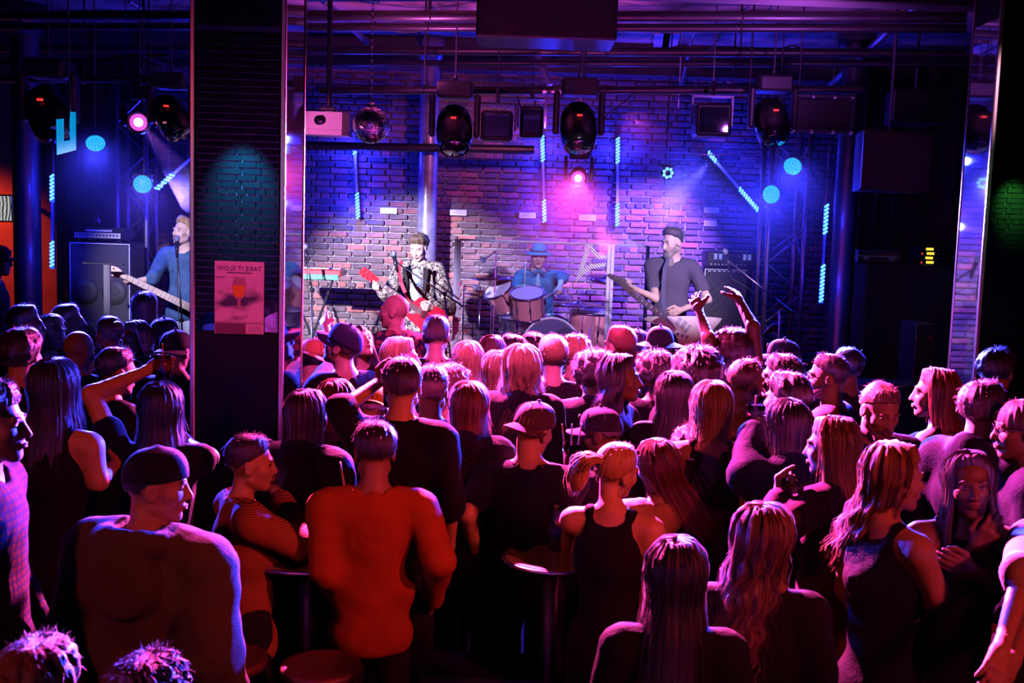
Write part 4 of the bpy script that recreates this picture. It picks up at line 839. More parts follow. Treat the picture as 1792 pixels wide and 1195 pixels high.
panel(s1 + [0.03, 0, 0], s2, STAGE_Z, s1[2], s2[2], 'narrow clear drum shield panel angled at the right of the kit')
s3 = PY(799, 419, 10.75); panel(s3, s0 + [-0.03, 0.03, 0], STAGE_Z + 0.6, s3[2], s0[2], 'hinged end panel of the drum shield at left')
o = root('shield_ornament', P(1030, 490, 10.3), 'hatched curved decal on the drum shield beside the drummer', 'decal')
HATCH = None
def hatch():
    m, N, L, b = new_mat('hatched_decal'); tc = N.new('ShaderNodeTexCoord'); wv = N.new('ShaderNodeTexWave'); wv.bands_direction = 'DIAGONAL'; wv.inputs['Scale'].default_value = 22
    L.new(tc.outputs['Object'], wv.inputs['Vector']); r = N.new('ShaderNodeValToRGB'); r.color_ramp.elements[0].position = 0.45; r.color_ramp.elements[1].position = 0.55; r.color_ramp.elements[0].color = (0.05, 0.04, 0.1, 1); r.color_ramp.elements[1].color = (0.8, 0.8, 0.75, 1)
    L.new(wv.outputs['Color'], r.inputs[0]); L.new(r.outputs[0], b.inputs['Base Color']); return m
HT = hatch()
def ribbon(pts, wds, name):
    pts = [P(x, y, 10.3) for x, y in pts]; V = []
    for i, p in enumerate(pts):
        t = (pts[min(i + 1, len(pts) - 1)] - pts[max(i - 1, 0)]); n = np.cross(t, [0, 1, 0]); n /= np.linalg.norm(n); V += [p + n * wds[i], p - n * wds[i]]
    m = len(pts); F = [(2 * i, 2 * i + 1, 2 * i + 3, 2 * i + 2) for i in range(m - 1)]; V2 = [v + np.array([0, 0.004, 0]) for v in V]
    MB().add(V + V2, F + [tuple(2 * m + q for q in f[::-1]) for f in F] + [(2 * i, 2 * i + 2, 2 * m + 2 * i + 2, 2 * m + 2 * i) for i in range(m - 1)] + [(2 * i + 1, 2 * m + 2 * i + 1, 2 * m + 2 * i + 3, 2 * i + 3) for i in range(m - 1)]).build(name, HT, o)
ribbon([(1030, 426), (1026, 445), (1017, 470), (1008, 493)], [0.022, 0.022, 0.02, 0.004], 'ribbon')
ribbon([(1008, 493), (1020, 475), (1035, 466), (1060, 463)], [0.004, 0.025, 0.024, 0.015], 'ribbon')
ribbon([(1034, 427), (1038, 440), (1046, 449), (1062, 450)], [0.008, 0.02, 0.02, 0.015], 'ribbon')
# ================================================================ PEOPLE: implicit surfaces
def axis(lo, hi, f0, f1, hf, hc):
    a = np.arange(lo, f0, hc) if f0 > lo else np.array([]); b = np.arange(max(f0, lo), min(f1, hi), hf); c = np.arange(max(f1, lo), hi + hc, hc)
    q = np.unique(np.round(np.concatenate([a, b, c]), 5)); keep = [q[0]]
    for v in q[1:]:
        if v - keep[-1] > hf * 0.6: keep.append(v)
    return np.array(keep, np.float32)
class Field:
    def __init__(s, xs, ys, zs):
        s.ax = (xs, ys, zs); s.D = np.full((len(xs), len(ys), len(zs)), 0.5, np.float32)
    def sub(s, lo, hi, pad):
        r = []
        for k in range(3):
            a = s.ax[k]; i0 = max(0, np.searchsorted(a, lo[k] - pad) - 2); i1 = min(len(a), np.searchsorted(a, hi[k] + pad) + 2)
            if i1 - i0 < 1: return None
            r.append(slice(i0, i1))
        return tuple(r)
    def grid(s, sl): return s.ax[0][sl[0]][:, None, None], s.ax[1][sl[1]][None, :, None], s.ax[2][sl[2]][None, None, :]
    def put(s, sl, d, k, op):
        D = s.D[sl]
        if op == '-': d = -d
        if op == '+':
            if k <= 0: s.D[sl] = np.minimum(D, d)
            else:
                h = np.clip(0.5 + 0.5 * (d - D) / k, 0, 1); s.D[sl] = d * (1 - h) + D * h - k * h * (1 - h)
        else:
            if k <= 0: s.D[sl] = np.maximum(D, d)
            else:
                h = np.clip(0.5 - 0.5 * (d - D) / k, 0, 1); s.D[sl] = d * (1 - h) + D * h + k * h * (1 - h)
    def cap(s, a, b, r0, r1=None, k=0.03, op='+'):
        r1 = r0 if r1 is None else r1; a = np.asarray(a, float); b = np.asarray(b, float); R = max(r0, r1)
        sl = s.sub(np.minimum(a, b) - R, np.maximum(a, b) + R, k + 0.03)
        if sl is None: return s
        X, Y, Z = s.grid(sl); ba = b - a; L2 = float(ba @ ba) + 1e-9
        t = np.clip(((X - a[0]) * ba[0] + (Y - a[1]) * ba[1] + (Z - a[2]) * ba[2]) / L2, 0, 1)
        d = np.sqrt((X - a[0] - t * ba[0]) ** 2 + (Y - a[1] - t * ba[1]) ** 2 + (Z - a[2] - t * ba[2]) ** 2) - (r0 + (r1 - r0) * t)
        s.put(sl, d.astype(np.float32), k, op); return s
    def ell(s, c, r, k=0.03, op='+', R=None):
        c = np.asarray(c, float); r = np.asarray(r, float); m = r.max(); sl = s.sub(c - m, c + m, k + 0.03)
        if sl is None: return s
        X, Y, Z = s.grid(sl); x, y, z = X - c[0], Y - c[1], Z - c[2]
        if R is not None: x, y, z = (R[0, 0] * x + R[1, 0] * y + R[2, 0] * z, R[0, 1] * x + R[1, 1] * y + R[2, 1] * z, R[0, 2] * x + R[1, 2] * y + R[2, 2] * z)
        k0 = np.sqrt((x / r[0]) ** 2 + (y / r[1]) ** 2 + (z / r[2]) ** 2); k1 = np.sqrt((x / r[0] ** 2) ** 2 + (y / r[1] ** 2) ** 2 + (z / r[2] ** 2) ** 2) + 1e-6
        s.put(sl, (k0 * (k0 - 1) / k1).astype(np.float32), k, op); return s
    def below(s, z):   # keep only what lies above z
        s.D = np.maximum(s.D, (z - s.ax[2])[None, None, :].astype(np.float32))
    def mesh(s):
        D = s.D; D[0] = np.maximum(D[0], .01); D[-1] = np.maximum(D[-1], .01); D[:, 0] = np.maximum(D[:, 0], .01); D[:, -1] = np.maximum(D[:, -1], .01); D[:, :, 0] = np.maximum(D[:, :, 0], .01); D[:, :, -1] = np.maximum(D[:, :, -1], .01)
        I = D < 0; n = [q - 1 for q in D.shape]
        cnt = np.zeros(n, np.int8)
        for i in (0, 1):
            for j in (0, 1):
                for k in (0, 1): cnt += I[i:n[0] + i, j:n[1] + j, k:n[2] + k]
        ii, jj, kk = np.nonzero((cnt > 0) & (cnt < 8)); N_ = len(ii)
        C = np.stack([D[ii + i, jj + j, kk + k] for i in (0, 1) for j in (0, 1) for k in (0, 1)], 1)
        off = np.array([(i, j, k) for i in (0, 1) for j in (0, 1) for k in (0, 1)], np.float32)
        S = np.zeros((N_, 3), np.float32); W = np.zeros(N_, np.float32)
        for a in range(8):
            for b in range(a + 1, 8):
                if np.abs(off[a] - off[b]).sum() == 1:
                    m = (C[:, a] < 0) != (C[:, b] < 0); t = C[:, a] / (C[:, a] - C[:, b] + (C[:, a] == C[:, b])); p = off[a] + (off[b] - off[a]) * t[:, None]
                    S += np.where(m[:, None], p, 0); W += m
        S /= W[:, None]; xs, ys, zs = s.ax
        V = np.stack([xs[ii] + (xs[ii + 1] - xs[ii]) * S[:, 0], ys[jj] + (ys[jj + 1] - ys[jj]) * S[:, 1], zs[kk] + (zs[kk + 1] - zs[kk]) * S[:, 2]], 1)
        idx = np.full(n, -1, np.int32); idx[ii, jj, kk] = np.arange(N_); Q = []
        for axn in range(3):
            A = [slice(None)] * 3; B = [slice(None)] * 3; A[axn] = slice(0, -1); B[axn] = slice(1, None)
            ch = I[tuple(A)] != I[tuple(B)]; p = list(np.nonzero(ch)); o1, o2 = [q for q in range(3) if q != axn]
            ok = (p[o1] > 0) & (p[o2] > 0) & (p[o1] < D.shape[o1] - 1) & (p[o2] < D.shape[o2] - 1); p = [q[ok] for q in p]
            ins = I[tuple(p)]
            def at(d1, d2):
                q = [x.copy() for x in p]; q[o1] += d1; q[o2] += d2; return idx[tuple(q)]
            f = np.stack([at(-1, -1), at(0, -1), at(0, 0), at(-1, 0)], 1)
            flip = ins if axn != 1 else ~ins
            f = np.where(flip[:, None], f, f[:, ::-1]); Q.append(f)
        F = np.concatenate(Q); F = F[(F >= 0).all(1)]
        return V.astype(np.float64), F
def hand_mesh(curl, spread=0.0, res=0.0048, point_=False, thumb=0.5):
    f = Field(*(np.arange(a, b, res, dtype=np.float32) for a, b in ((-0.10, 0.075), (-0.04, 0.11), (-0.045, 0.20))))
    f.cap((0, 0, -0.04), (0, 0, 0.015), 0.026, 0.027, 0.01)
    for x in (-0.027, -0.009, 0.009, 0.026): f.cap((x * 0.6, 0, 0.015), (x, 0, 0.082 - abs(x) * 0.25), 0.0165, 0.0125, 0.012)
    for i, (x, L_) in enumerate(zip((-0.029, -0.0095, 0.0095, 0.028), (0.070, 0.079, 0.073, 0.056))):
        c = curl * (0.94 + 0.06 * i) if not (point_ and i == 0) else 0.06
        p = np.array([x, 0.0, 0.084 - abs(x) * 0.3]); a = 0.2 * c; sp = spread * (i - 1.5) * 0.16
        for j, q in enumerate((0.44, 0.31, 0.25)):
            a += c * (0.75, 0.95, 0.6)[j]; v = np.array([math.sin(sp), math.sin(a), math.cos(a)]); v[0] *= max(0.15, math.cos(a)); v /= np.linalg.norm(v)
            e = p + v * L_ * q; f.cap(p, e, 0.0095 - 0.0008 * j, 0.0088 - 0.0009 * j, 0.004); p = e
    a = np.array([-0.018, 0.004, 0.018]); b = np.array([-0.046 - 0.008 * spread, 0.012 + 0.012 * thumb, 0.045]); c = b + np.array([-0.012 + 0.02 * thumb - 0.01 * spread, 0.012 + 0.012 * thumb, 0.032]); d = c + np.array([0.004 + 0.01 * thumb - 0.006 * spread, 0.008 + 0.006 * thumb, 0.024])
    f.cap(a, b, 0.017, 0.0135, 0.012).cap(b, c, 0.0125, 0.0105, 0.006).cap(c, d, 0.0105, 0.009, 0.004)
    return f.mesh()
HANDS = {'relax': hand_mesh(0.42), 'grip': hand_mesh(1.0, thumb=1.0), 'fist': hand_mesh(1.35, thumb=1.2), 'open': hand_mesh(0.16, 1.0, thumb=0.1), 'point': hand_mesh(1.35, 0, point_=True, thumb=1.0), 'low': hand_mesh(0.42, res=0.0085), 'pick': hand_mesh(0.75, 0.1, thumb=1.0)}
def place_hand(kind, wrist, direc, palm, left):
    V, F = HANDS[kind]; V = V.copy()
    if left: V[:, 0] *= -1; F = F[:, ::-1]
    z = np.asarray(direc, float); z /= np.linalg.norm(z); y = np.asarray(palm, float); y = y - z * (y @ z)
    if np.linalg.norm(y) < 1e-3: y = np.array([0, 1.0, 0.1]); y -= z * (y @ z)
    y /= np.linalg.norm(y); x = np.cross(y, z)
    return V @ np.stack([x, y, z], 0) + np.asarray(wrist, float), F
def rot(yaw=0, pitch=0, roll=0):
    """yaw: to the person's right; pitch: up positive; roll: to own right"""
    cy, sy = math.cos(-yaw), math.sin(-yaw); Rz = np.array([[cy, -sy, 0], [sy, cy, 0], [0, 0, 1]])
    c, s = math.cos(pitch), math.sin(pitch); Rx = np.array([[1, 0, 0], [0, c, -s], [0, s, c]])
    c, s = math.cos(roll), math.sin(roll); Ry_ = np.array([[c, 0, s], [0, 1, 0], [-s, 0, c]])
    return Rz @ Rx @ Ry_
# ---------------------------------------------------------------- hair
def hair_mat(col):
    key = 'hair_%02d_%02d_%02d' % tuple(int(c * 99) for c in col)
    if key in MATS: return MATS[key]
    m, N, L, b = new_mat(key); uv = N.new('ShaderNodeUVMap'); uv.uv_map = 'strand'
    mp = N.new('ShaderNodeMapping'); mp.inputs['Scale'].default_value = (260, 7, 1); L.new(uv.outputs[0], mp.inputs[0])
    n = N.new('ShaderNodeTexNoise'); n.inputs['Scale'].default_value = 1.0; n.inputs['Detail'].default_value = 3; L.new(mp.outputs[0], n.inputs['Vector'])
    r = N.new('ShaderNodeValToRGB'); r.color_ramp.elements[0].position = 0.35; r.color_ramp.elements[1].position = 0.68
    r.color_ramp.elements[0].color = (*[c * 0.5 for c in col], 1); r.color_ramp.elements[1].color = (*[min(1, c * 1.3) for c in col], 1)
    L.new(n.outputs[0], r.inputs[0]); L.new(r.outputs[0], b.inputs['Base Color']); b.inputs['Roughness'].default_value = 0.46; b.inputs['Sheen Weight'].default_value = 0.25; b.inputs['Sheen Roughness'].default_value = 0.3
    bp = N.new('ShaderNodeBump'); bp.inputs['Strength'].default_value = 0.55; bp.inputs['Distance'].default_value = 0.006; L.new(n.outputs[0], bp.inputs['Height']); L.new(bp.outputs[0], b.inputs['Normal'])
    MATS[key] = m; return m
def hair_geo(L_=0.0, thick=0.018, back=116, side=88, front=60, th_hang=118, spread=0.15, locks=22, amp=0.004, wave=0.0, wl=0.12, curl=0.0, nth=64, ns=20, strands=120, seed=0, tipin=0.0, part=0.0, vol=1.0, droop=0.0, sway=0.0, quiff=0.0, fuzz=0, blowx=0.0, keep=0.06, fade=0.75, pl=0.03):
    if L_ > 0.1: pl = 0.062
    r = np.random.default_rng(seed); th = np.linspace(-PI, PI, nth, endpoint=False); ph0 = r.uniform(0, 6, 6)
    ct = np.cos(th); a_s = np.abs(th)
    pe = np.interp(a_s, np.radians([0, 60, 95, 130, 165, 180]), np.radians([back, back - 4, side, (side + front) / 2 - 4, front, front]))
    hang = L_ * np.clip((math.radians(th_hang) - a_s) / math.radians(16), 0, 1); hang = hang * (1 + 0.10 * np.sin(th * 7 + ph0[0]) * (L_ > 0) + 0.06 * np.sin(th * 17 + ph0[1]))
    pe = np.where(hang > 0.02, np.minimum(pe, math.radians(100)), pe * (1 + 0.010 * np.sin(th * 23 + ph0[2]) + 0.018 * np.sin(th * 9 + ph0[3])))
    def surf(th_, off, n_s):
        """rows of points for azimuths th_, along the strand; off = outward offset"""
        pe_ = np.interp(th_, th, pe, period=2 * PI); hg = np.interp(th_, th, hang, period=2 * PI); arc = pe_ * 0.105; tot = arc + hg
        s = np.linspace(0, 1, n_s)[:, None] * tot[None, :]; phi = np.minimum(s / 0.105, pe_[None, :]); dn = np.maximum(s - arc[None, :], 0)
        ramp = np.clip(s / 0.10, 0, 1) ** 1.5
        env = thick * (0.55 + 0.45 * np.sin(np.clip(s / (arc[None, :] + 0.02), 0, 1) * PI * 0.85)) * np.where(hg[None, :] > 0.02, 1.0, keep + (1 - keep) * np.clip((pe_[None, :] - phi) / fade, 0, 1) ** 0.8)
        lock = amp * (np.sin(locks * th_ + ph0[2] + 2.0 * np.sin(9 * s + ph0[3])) + 0.6 * np.sin(locks * 1.7 * th_ + ph0[4] - 14 * s)) * ramp
        bump = curl * (np.sin(14 * th_ + ph0[5] + 2 * np.sin(40 * s)) * np.sin(80 * s + 3 * np.sin(5 * th_)) + 0.7 * np.sin(27 * th_ + 2 * np.sin(60 * s)) * np.sin(130 * s + ph0[1])) * ramp if curl else 0
        o_ = (env + lock + bump) * vol + off
        ax_, ay_, az_ = 0.077 + o_, 0.094 + o_, 0.097 + o_
        x = ax_ * np.sin(phi) * np.sin(th_); y = -ay_ * np.sin(phi) * np.cos(th_) - 0.012; z = az_ * np.cos(phi) + 0.022; wp = (1 - np.clip(phi / 0.9, 0, 1)) ** 1.3; dy = -pl * np.cos(th_) * wp; y = y + dy; z = z - (az_ * (1 - np.sqrt(1 - np.clip(dy / ay_, -.9, .9) ** 2))) * np.cos(phi)
        if quiff: z = z + quiff * np.exp(-((y - 0.05) / 0.05) ** 2) * np.clip(np.cos(phi) * 1.4, 0, 1); y = y + quiff * 0.3 * np.exp(-((y - 0.06) / 0.05) ** 2) * np.clip(np.cos(phi) * 1.4, 0, 1)
        g = dn / max(L_, 0.01); nk = np.sin(np.clip(dn / 0.16, 0, 1) * PI) * 0.10
        fac = 1 - nk + spread * dn / 0.3 - tipin * g ** 2
        x = x * fac + wave * np.sin(dn * 2 * PI / wl + 3 * th_ + ph0[1]) * np.clip(dn / 0.06, 0, 1) + sway * dn + blowx * dn ** 1.5
        y = y * (1 - nk + 0.10 * dn / 0.3 - tipin * g ** 2) - droop * np.clip(dn - 0.10, 0, 1) * np.clip(0.4 + np.cos(th_), 0, 1) + wave * 0.7 * np.cos(dn * 2 * PI / wl + 5 * th_) * np.clip(dn / 0.06, 0, 1)
        z = z - dn * (1 - 0.06 * g)
        return np.stack([x, y, z], 2), s
    O, s = surf(th, 0.0, ns); I_, _ = surf(th, -thick * 0.7 - 0.006, ns)
    V = np.concatenate([O, I_[::-1]]).reshape(-1, 3); U = np.concatenate([np.stack([np.broadcast_to(th / (2 * PI), s.shape), s], 2)] * 2).reshape(-1, 2); U[len(U) // 2:] = U[len(U) // 2:][::-1]
    m = 2 * ns; i = np.arange(m - 1)[:, None]; j = np.arange(nth)[None, :]; j1 = (j + 1) % nth
    F = np.stack([i * nth + j, (i + 1) * nth + j, (i + 1) * nth + j1, i * nth + j1], 2).reshape(-1, 4)
    Vs, Fs, Us = [V], [F], [U]; base = len(V)
    def tubes(C, rad, u, sv):
        nonlocal base
        n_s, n_t = C.shape[:2]; T = np.gradient(C, axis=0); T /= np.linalg.norm(T, axis=2, keepdims=True) + 1e-9
        ref = np.array([0.3, 0.2, 0.9]); A = np.cross(T, ref); A /= np.linalg.norm(A, axis=2, keepdims=True) + 1e-9; B = np.cross(T, A)
        rr = rad * np.linspace(1, 0.25, n_s)[:, None, None]
        ring = np.stack([C + rr * (A * math.cos(q) + B * math.sin(q)) for q in (0, 2 * PI / 3, 4 * PI / 3)], 2)
        Vs.append(ring.reshape(-1, 3)); k = np.arange(3)
        ii, jj, kk = np.meshgrid(np.arange(n_s - 1), np.arange(n_t), k, indexing='ij'); id_ = lambda a, b, c: (a * n_t + b) * 3 + c
        Fs.append(np.stack([id_(ii, jj, kk), id_(ii, jj, (kk + 1) % 3), id_(ii + 1, jj, (kk + 1) % 3), id_(ii + 1, jj, kk)], 3).reshape(-1, 4) + base)
        Us.append(np.repeat(np.stack([np.broadcast_to(u, (n_s, n_t)), sv], 2)[:, :, None, :], 3, 2).reshape(-1, 2)); base += n_s * n_t * 3
    if strands and L_ > 0:
        tt = r.uniform(-math.radians(th_hang), math.radians(th_hang), strands); C, sv = surf(tt, r.uniform(0.0, 0.006, strands)[None, :], 12)
        C = C + (r.normal(0, 0.006, (1, strands, 3)) + r.normal(0, 0.012, (1, strands, 3)) * np.linspace(0, 1, 12)[:, None, None]) * np.linspace(0, 1, 12)[:, None, None]
        tubes(C, 0.0015, tt / (2 * PI), sv)
    if fuzz:
        tt = r.uniform(-PI, PI, fuzz); C, sv = surf(tt, 0.0, 12); kx = r.integers(1, 11, fuzz); p = C[kx, np.arange(fuzz)]; nrm = p - np.array([0, -0.012, 0.0]); nrm /= np.linalg.norm(nrm, axis=1, keepdims=True)
        ln = r.uniform(0.004, 0.011, fuzz)[:, None] * (1 + 22 * abs(curl)); tan = r.normal(0, 0.8, (fuzz, 3)) + (C[np.minimum(kx + 1, 11), np.arange(fuzz)] - p) / 0.012; C2 = np.stack([p - nrm * 0.004, p + nrm * ln * 0.55 + tan * ln * 0.3, p + nrm * ln + tan * ln * 0.9])
        tubes(C2, 0.0016, tt / (2 * PI), np.broadcast_to(sv[kx, np.arange(fuzz)], (3, fuzz)))
    return np.concatenate(Vs), np.concatenate(Fs), np.concatenate(Us)
def mesh_uv(name, V, F, U, m):
    me = new_mesh(name, V, F, m, True); l = me.uv_layers.new(name='strand'); l.data.foreach_set('uv', U[F.ravel()].astype(np.float32).ravel()); return me
HS = {
    'short': dict(L_=0, thick=0.026, back=118, side=84, front=57, amp=0.0016, locks=18, fuzz=420, fade=0.8),
    'crop': dict(L_=0, thick=0.011, back=114, side=82, front=57, amp=0.0012, locks=26, fuzz=420, keep=0.2),
    'wavy': dict(L_=0, thick=0.034, back=122, side=88, front=60, amp=0.003, locks=9, fuzz=420, curl=0.005, fade=0.6, keep=0.15),
    'quiff': dict(L_=0, thick=0.030, back=112, side=78, front=54, amp=0.004, locks=16, quiff=0.022, fuzz=120, fade=0.85, keep=0.04),
    'long': dict(L_=0.30, thick=0.022, spread=0.16, droop=0.18),
    'xlong': dict(L_=0.42, thick=0.022, spread=0.20, droop=0.16),
    'wavylong': dict(L_=0.34, thick=0.026, spread=0.30, droop=0.12, wave=0.012, amp=0.007, locks=14),
    'bob': dict(L_=0.17, thick=0.026, spread=0.22, tipin=0.22, amp=0.003, locks=30, th_hang=125),
    'tied': dict(L_=0, thick=0.014, back=118, side=92, front=56, amp=0.002, locks=34, fuzz=160, keep=0.2),
    'curly': dict(L_=0, thick=0.048, back=124, side=98, front=64, amp=0.006, locks=11, curl=0.011, fuzz=600, keep=0.35, fade=0.5),
    'afro': dict(L_=0, thick=0.064, back=132, side=112, front=68, amp=0.006, locks=13, curl=0.012, fuzz=800, keep=0.5, fade=0.5),
    'fringe': dict(L_=0, thick=0.010, back=122, side=100, front=98, amp=0.002, fuzz=120, keep=0.4),
}
SKIN = {}
def skin_mat(k):
    tones = {'fair': (0.66, 0.45, 0.37), 'mid': (0.55, 0.35, 0.26), 'tan': (0.42, 0.25, 0.17), 'dark': (0.20, 0.11, 0.075)}
    return mat('skin_' + k, tones[k], 0.48, var=0.06, nscale=30, bump=0.08, bscale=180)
LIP = mat('lips', (0.42, 0.13, 0.13), 0.35); EYEW = mat('eye_white', (0.52, 0.47, 0.47), 0.2, coat=1.0); EYEI = mat('eye_iris', (0.04, 0.025, 0.02), 0.1, coat=1.0)
def cloth(name, col, **kw):
    if 'cloth_' + name in MATS: return MATS['cloth_' + name]
    m = mat('cloth_' + name, col, kw.pop('rough', 0.85), bump=kw.pop('bump', 0.35), bscale=kw.pop('bscale', 160), sheen=kw.pop('sheen', 0.0), spec=kw.pop('spec', 0.15), **kw); wrinkle(m); return m
def wrinkle(m):
    N, L = m.node_tree.nodes, m.node_tree.links; b = N['Principled BSDF']; old = b.inputs['Normal'].links[0].from_node if b.inputs['Normal'].links else None
    tc = N.new('ShaderNodeTexCoord'); mp = N.new('ShaderNodeMapping'); mp.inputs['Scale'].default_value = (1.0, 1.0, 0.55); mp.inputs['Rotation'].default_value = (0.3, 0.5, 0.2); L.new(tc.outputs['Object'], mp.inputs[0])
    n = N.new('ShaderNodeTexNoise'); n.inputs['Scale'].default_value = 6; n.inputs['Detail'].default_value = 2.0; n.inputs['Distortion'].default_value = 1.4; L.new(mp.outputs[0], n.inputs['Vector'])
    bp = N.new('ShaderNodeBump'); bp.inputs['Strength'].default_value = 0.6; bp.inputs['Distance'].default_value = 0.022; L.new(n.outputs[0], bp.inputs['Height'])
    if old: L.new(bp.outputs[0], old.inputs['Normal'])
    else: L.new(bp.outputs[0], b.inputs['Normal'])
def pattern(name, kind, c0, c1, scale):
    key = 'cloth_' + name
    if key in MATS: return MATS[key]
    m, N, L, b = new_mat(key); b.inputs['Roughness'].default_value = 0.85; b.inputs['Specular IOR Level'].default_value = 0.12; tc = N.new('ShaderNodeTexCoord'); mx = N.new('ShaderNodeMix'); mx.data_type = 'RGBA'; mx.inputs[6].default_value = (*c0, 1); mx.inputs[7].default_value = (*c1, 1)
    r = N.new('ShaderNodeValToRGB'); r.color_ramp.interpolation = 'CONSTANT' if kind != 'floral' else 'LINEAR'
    if kind == 'stripe':
        t = N.new('ShaderNodeTexWave'); t.bands_direction = 'Z'; t.inputs['Scale'].default_value = scale; L.new(tc.outputs['Object'], t.inputs['Vector']); src = t.outputs['Color']; r.color_ramp.elements[1].position = 0.55
    elif kind == 'plaid':
        t = N.new('ShaderNodeTexWave'); t.bands_direction = 'Z'; t.inputs['Scale'].default_value = scale; L.new(tc.outputs['Object'], t.inputs['Vector'])
        t2 = N.new('ShaderNodeTexWave'); t2.bands_direction = 'X'; t2.inputs['Scale'].default_value = scale; L.new(tc.outputs['Object'], t2.inputs['Vector'])
        a = N.new('ShaderNodeMath'); a.operation = 'MULTIPLY'; L.new(t.outputs['Fac'], a.inputs[0]); L.new(t2.outputs['Fac'], a.inputs[1]); src = a.outputs[0]; r.color_ramp.elements[1].position = 0.3
    elif kind == 'dots':
        t = N.new('ShaderNodeTexVoronoi'); t.inputs['Scale'].default_value = scale; t.inputs['Randomness'].default_value = 0.25; L.new(tc.outputs['Object'], t.inputs['Vector']); src = t.outputs['Distance']; r.color_ramp.elements[1].position = 0.38
    else:
        t = N.new('ShaderNodeTexNoise'); t.inputs['Scale'].default_value = scale; t.inputs['Detail'].default_value = 6; t.inputs['Distortion'].default_value = 1.5; L.new(tc.outputs['Object'], t.inputs['Vector']); src = t.outputs[0]; r.color_ramp.elements[0].position = 0.49; r.color_ramp.elements[1].position = 0.54
    L.new(src, r.inputs[0]); L.new(r.outputs[0], mx.inputs[0]); L.new(mx.outputs[2], b.inputs['Base Color']); wrinkle(m); MATS[key] = m; return m
def cat_rom(pts, n=5):
    p = np.asarray(pts, float); m = len(p); out = []
    for i in range(m):
        a, b, c, d = p[(i - 1) % m], p[i], p[(i + 1) % m], p[(i + 2) % m]
        for t in np.arange(n) / n: out.append(0.5 * (2 * b + (c - a) * t + (2 * a - 5 * b + 4 * c - d) * t * t + (3 * b - 3 * c + d - a) * t ** 3))
    return np.array(out)
TRO, SHO = {}, {}
def legs_mesh(sex, fat=1.0):
    if sex in TRO: return TRO[sex]
    f = Field(np.arange(-0.3, 0.3, 0.024, dtype=np.float32), np.arange(-0.22, 0.24, 0.024, dtype=np.float32), np.arange(0.02, 1.06, 0.035, dtype=np.float32)); hw = 0.155 if sex == 'm' else 0.165
    f.ell((0, -0.005, 0.92), (hw - 0.012, 0.098, 0.13), 0.04)
    for s in (-1, 1): f.cap((s * 0.088, 0, 0.86), (s * 0.105, 0.015, 0.48), 0.088, 0.062, 0.04).cap((s * 0.105, 0.015, 0.48), (s * 0.11, -0.02, 0.08), 0.064, 0.052, 0.03)
    TRO[sex] = f.mesh(); return TRO[sex]
def shoe_mesh():
    f = Field(np.arange(-0.06, 0.06, 0.012, dtype=np.float32), np.arange(-0.12, 0.2, 0.014, dtype=np.float32), np.arange(-0.02, 0.14, 0.012, dtype=np.float32))
    f.cap((0, -0.06, 0.045), (0, 0.14, 0.035), 0.045, 0.036, 0.02).cap((0, -0.05, 0.05), (0, -0.03, 0.11), 0.042, 0.045, 0.03).below(0.0); return f.mesh()
SHOE = shoe_mesh()
SHARED = {}
def shared(key, V, F, m):
    k = (key, m.name)
    if k not in SHARED: SHARED[k] = new_mesh(key.split(':')[0], V, F, m, True)
    return SHARED[k]
PEOPLE = {}
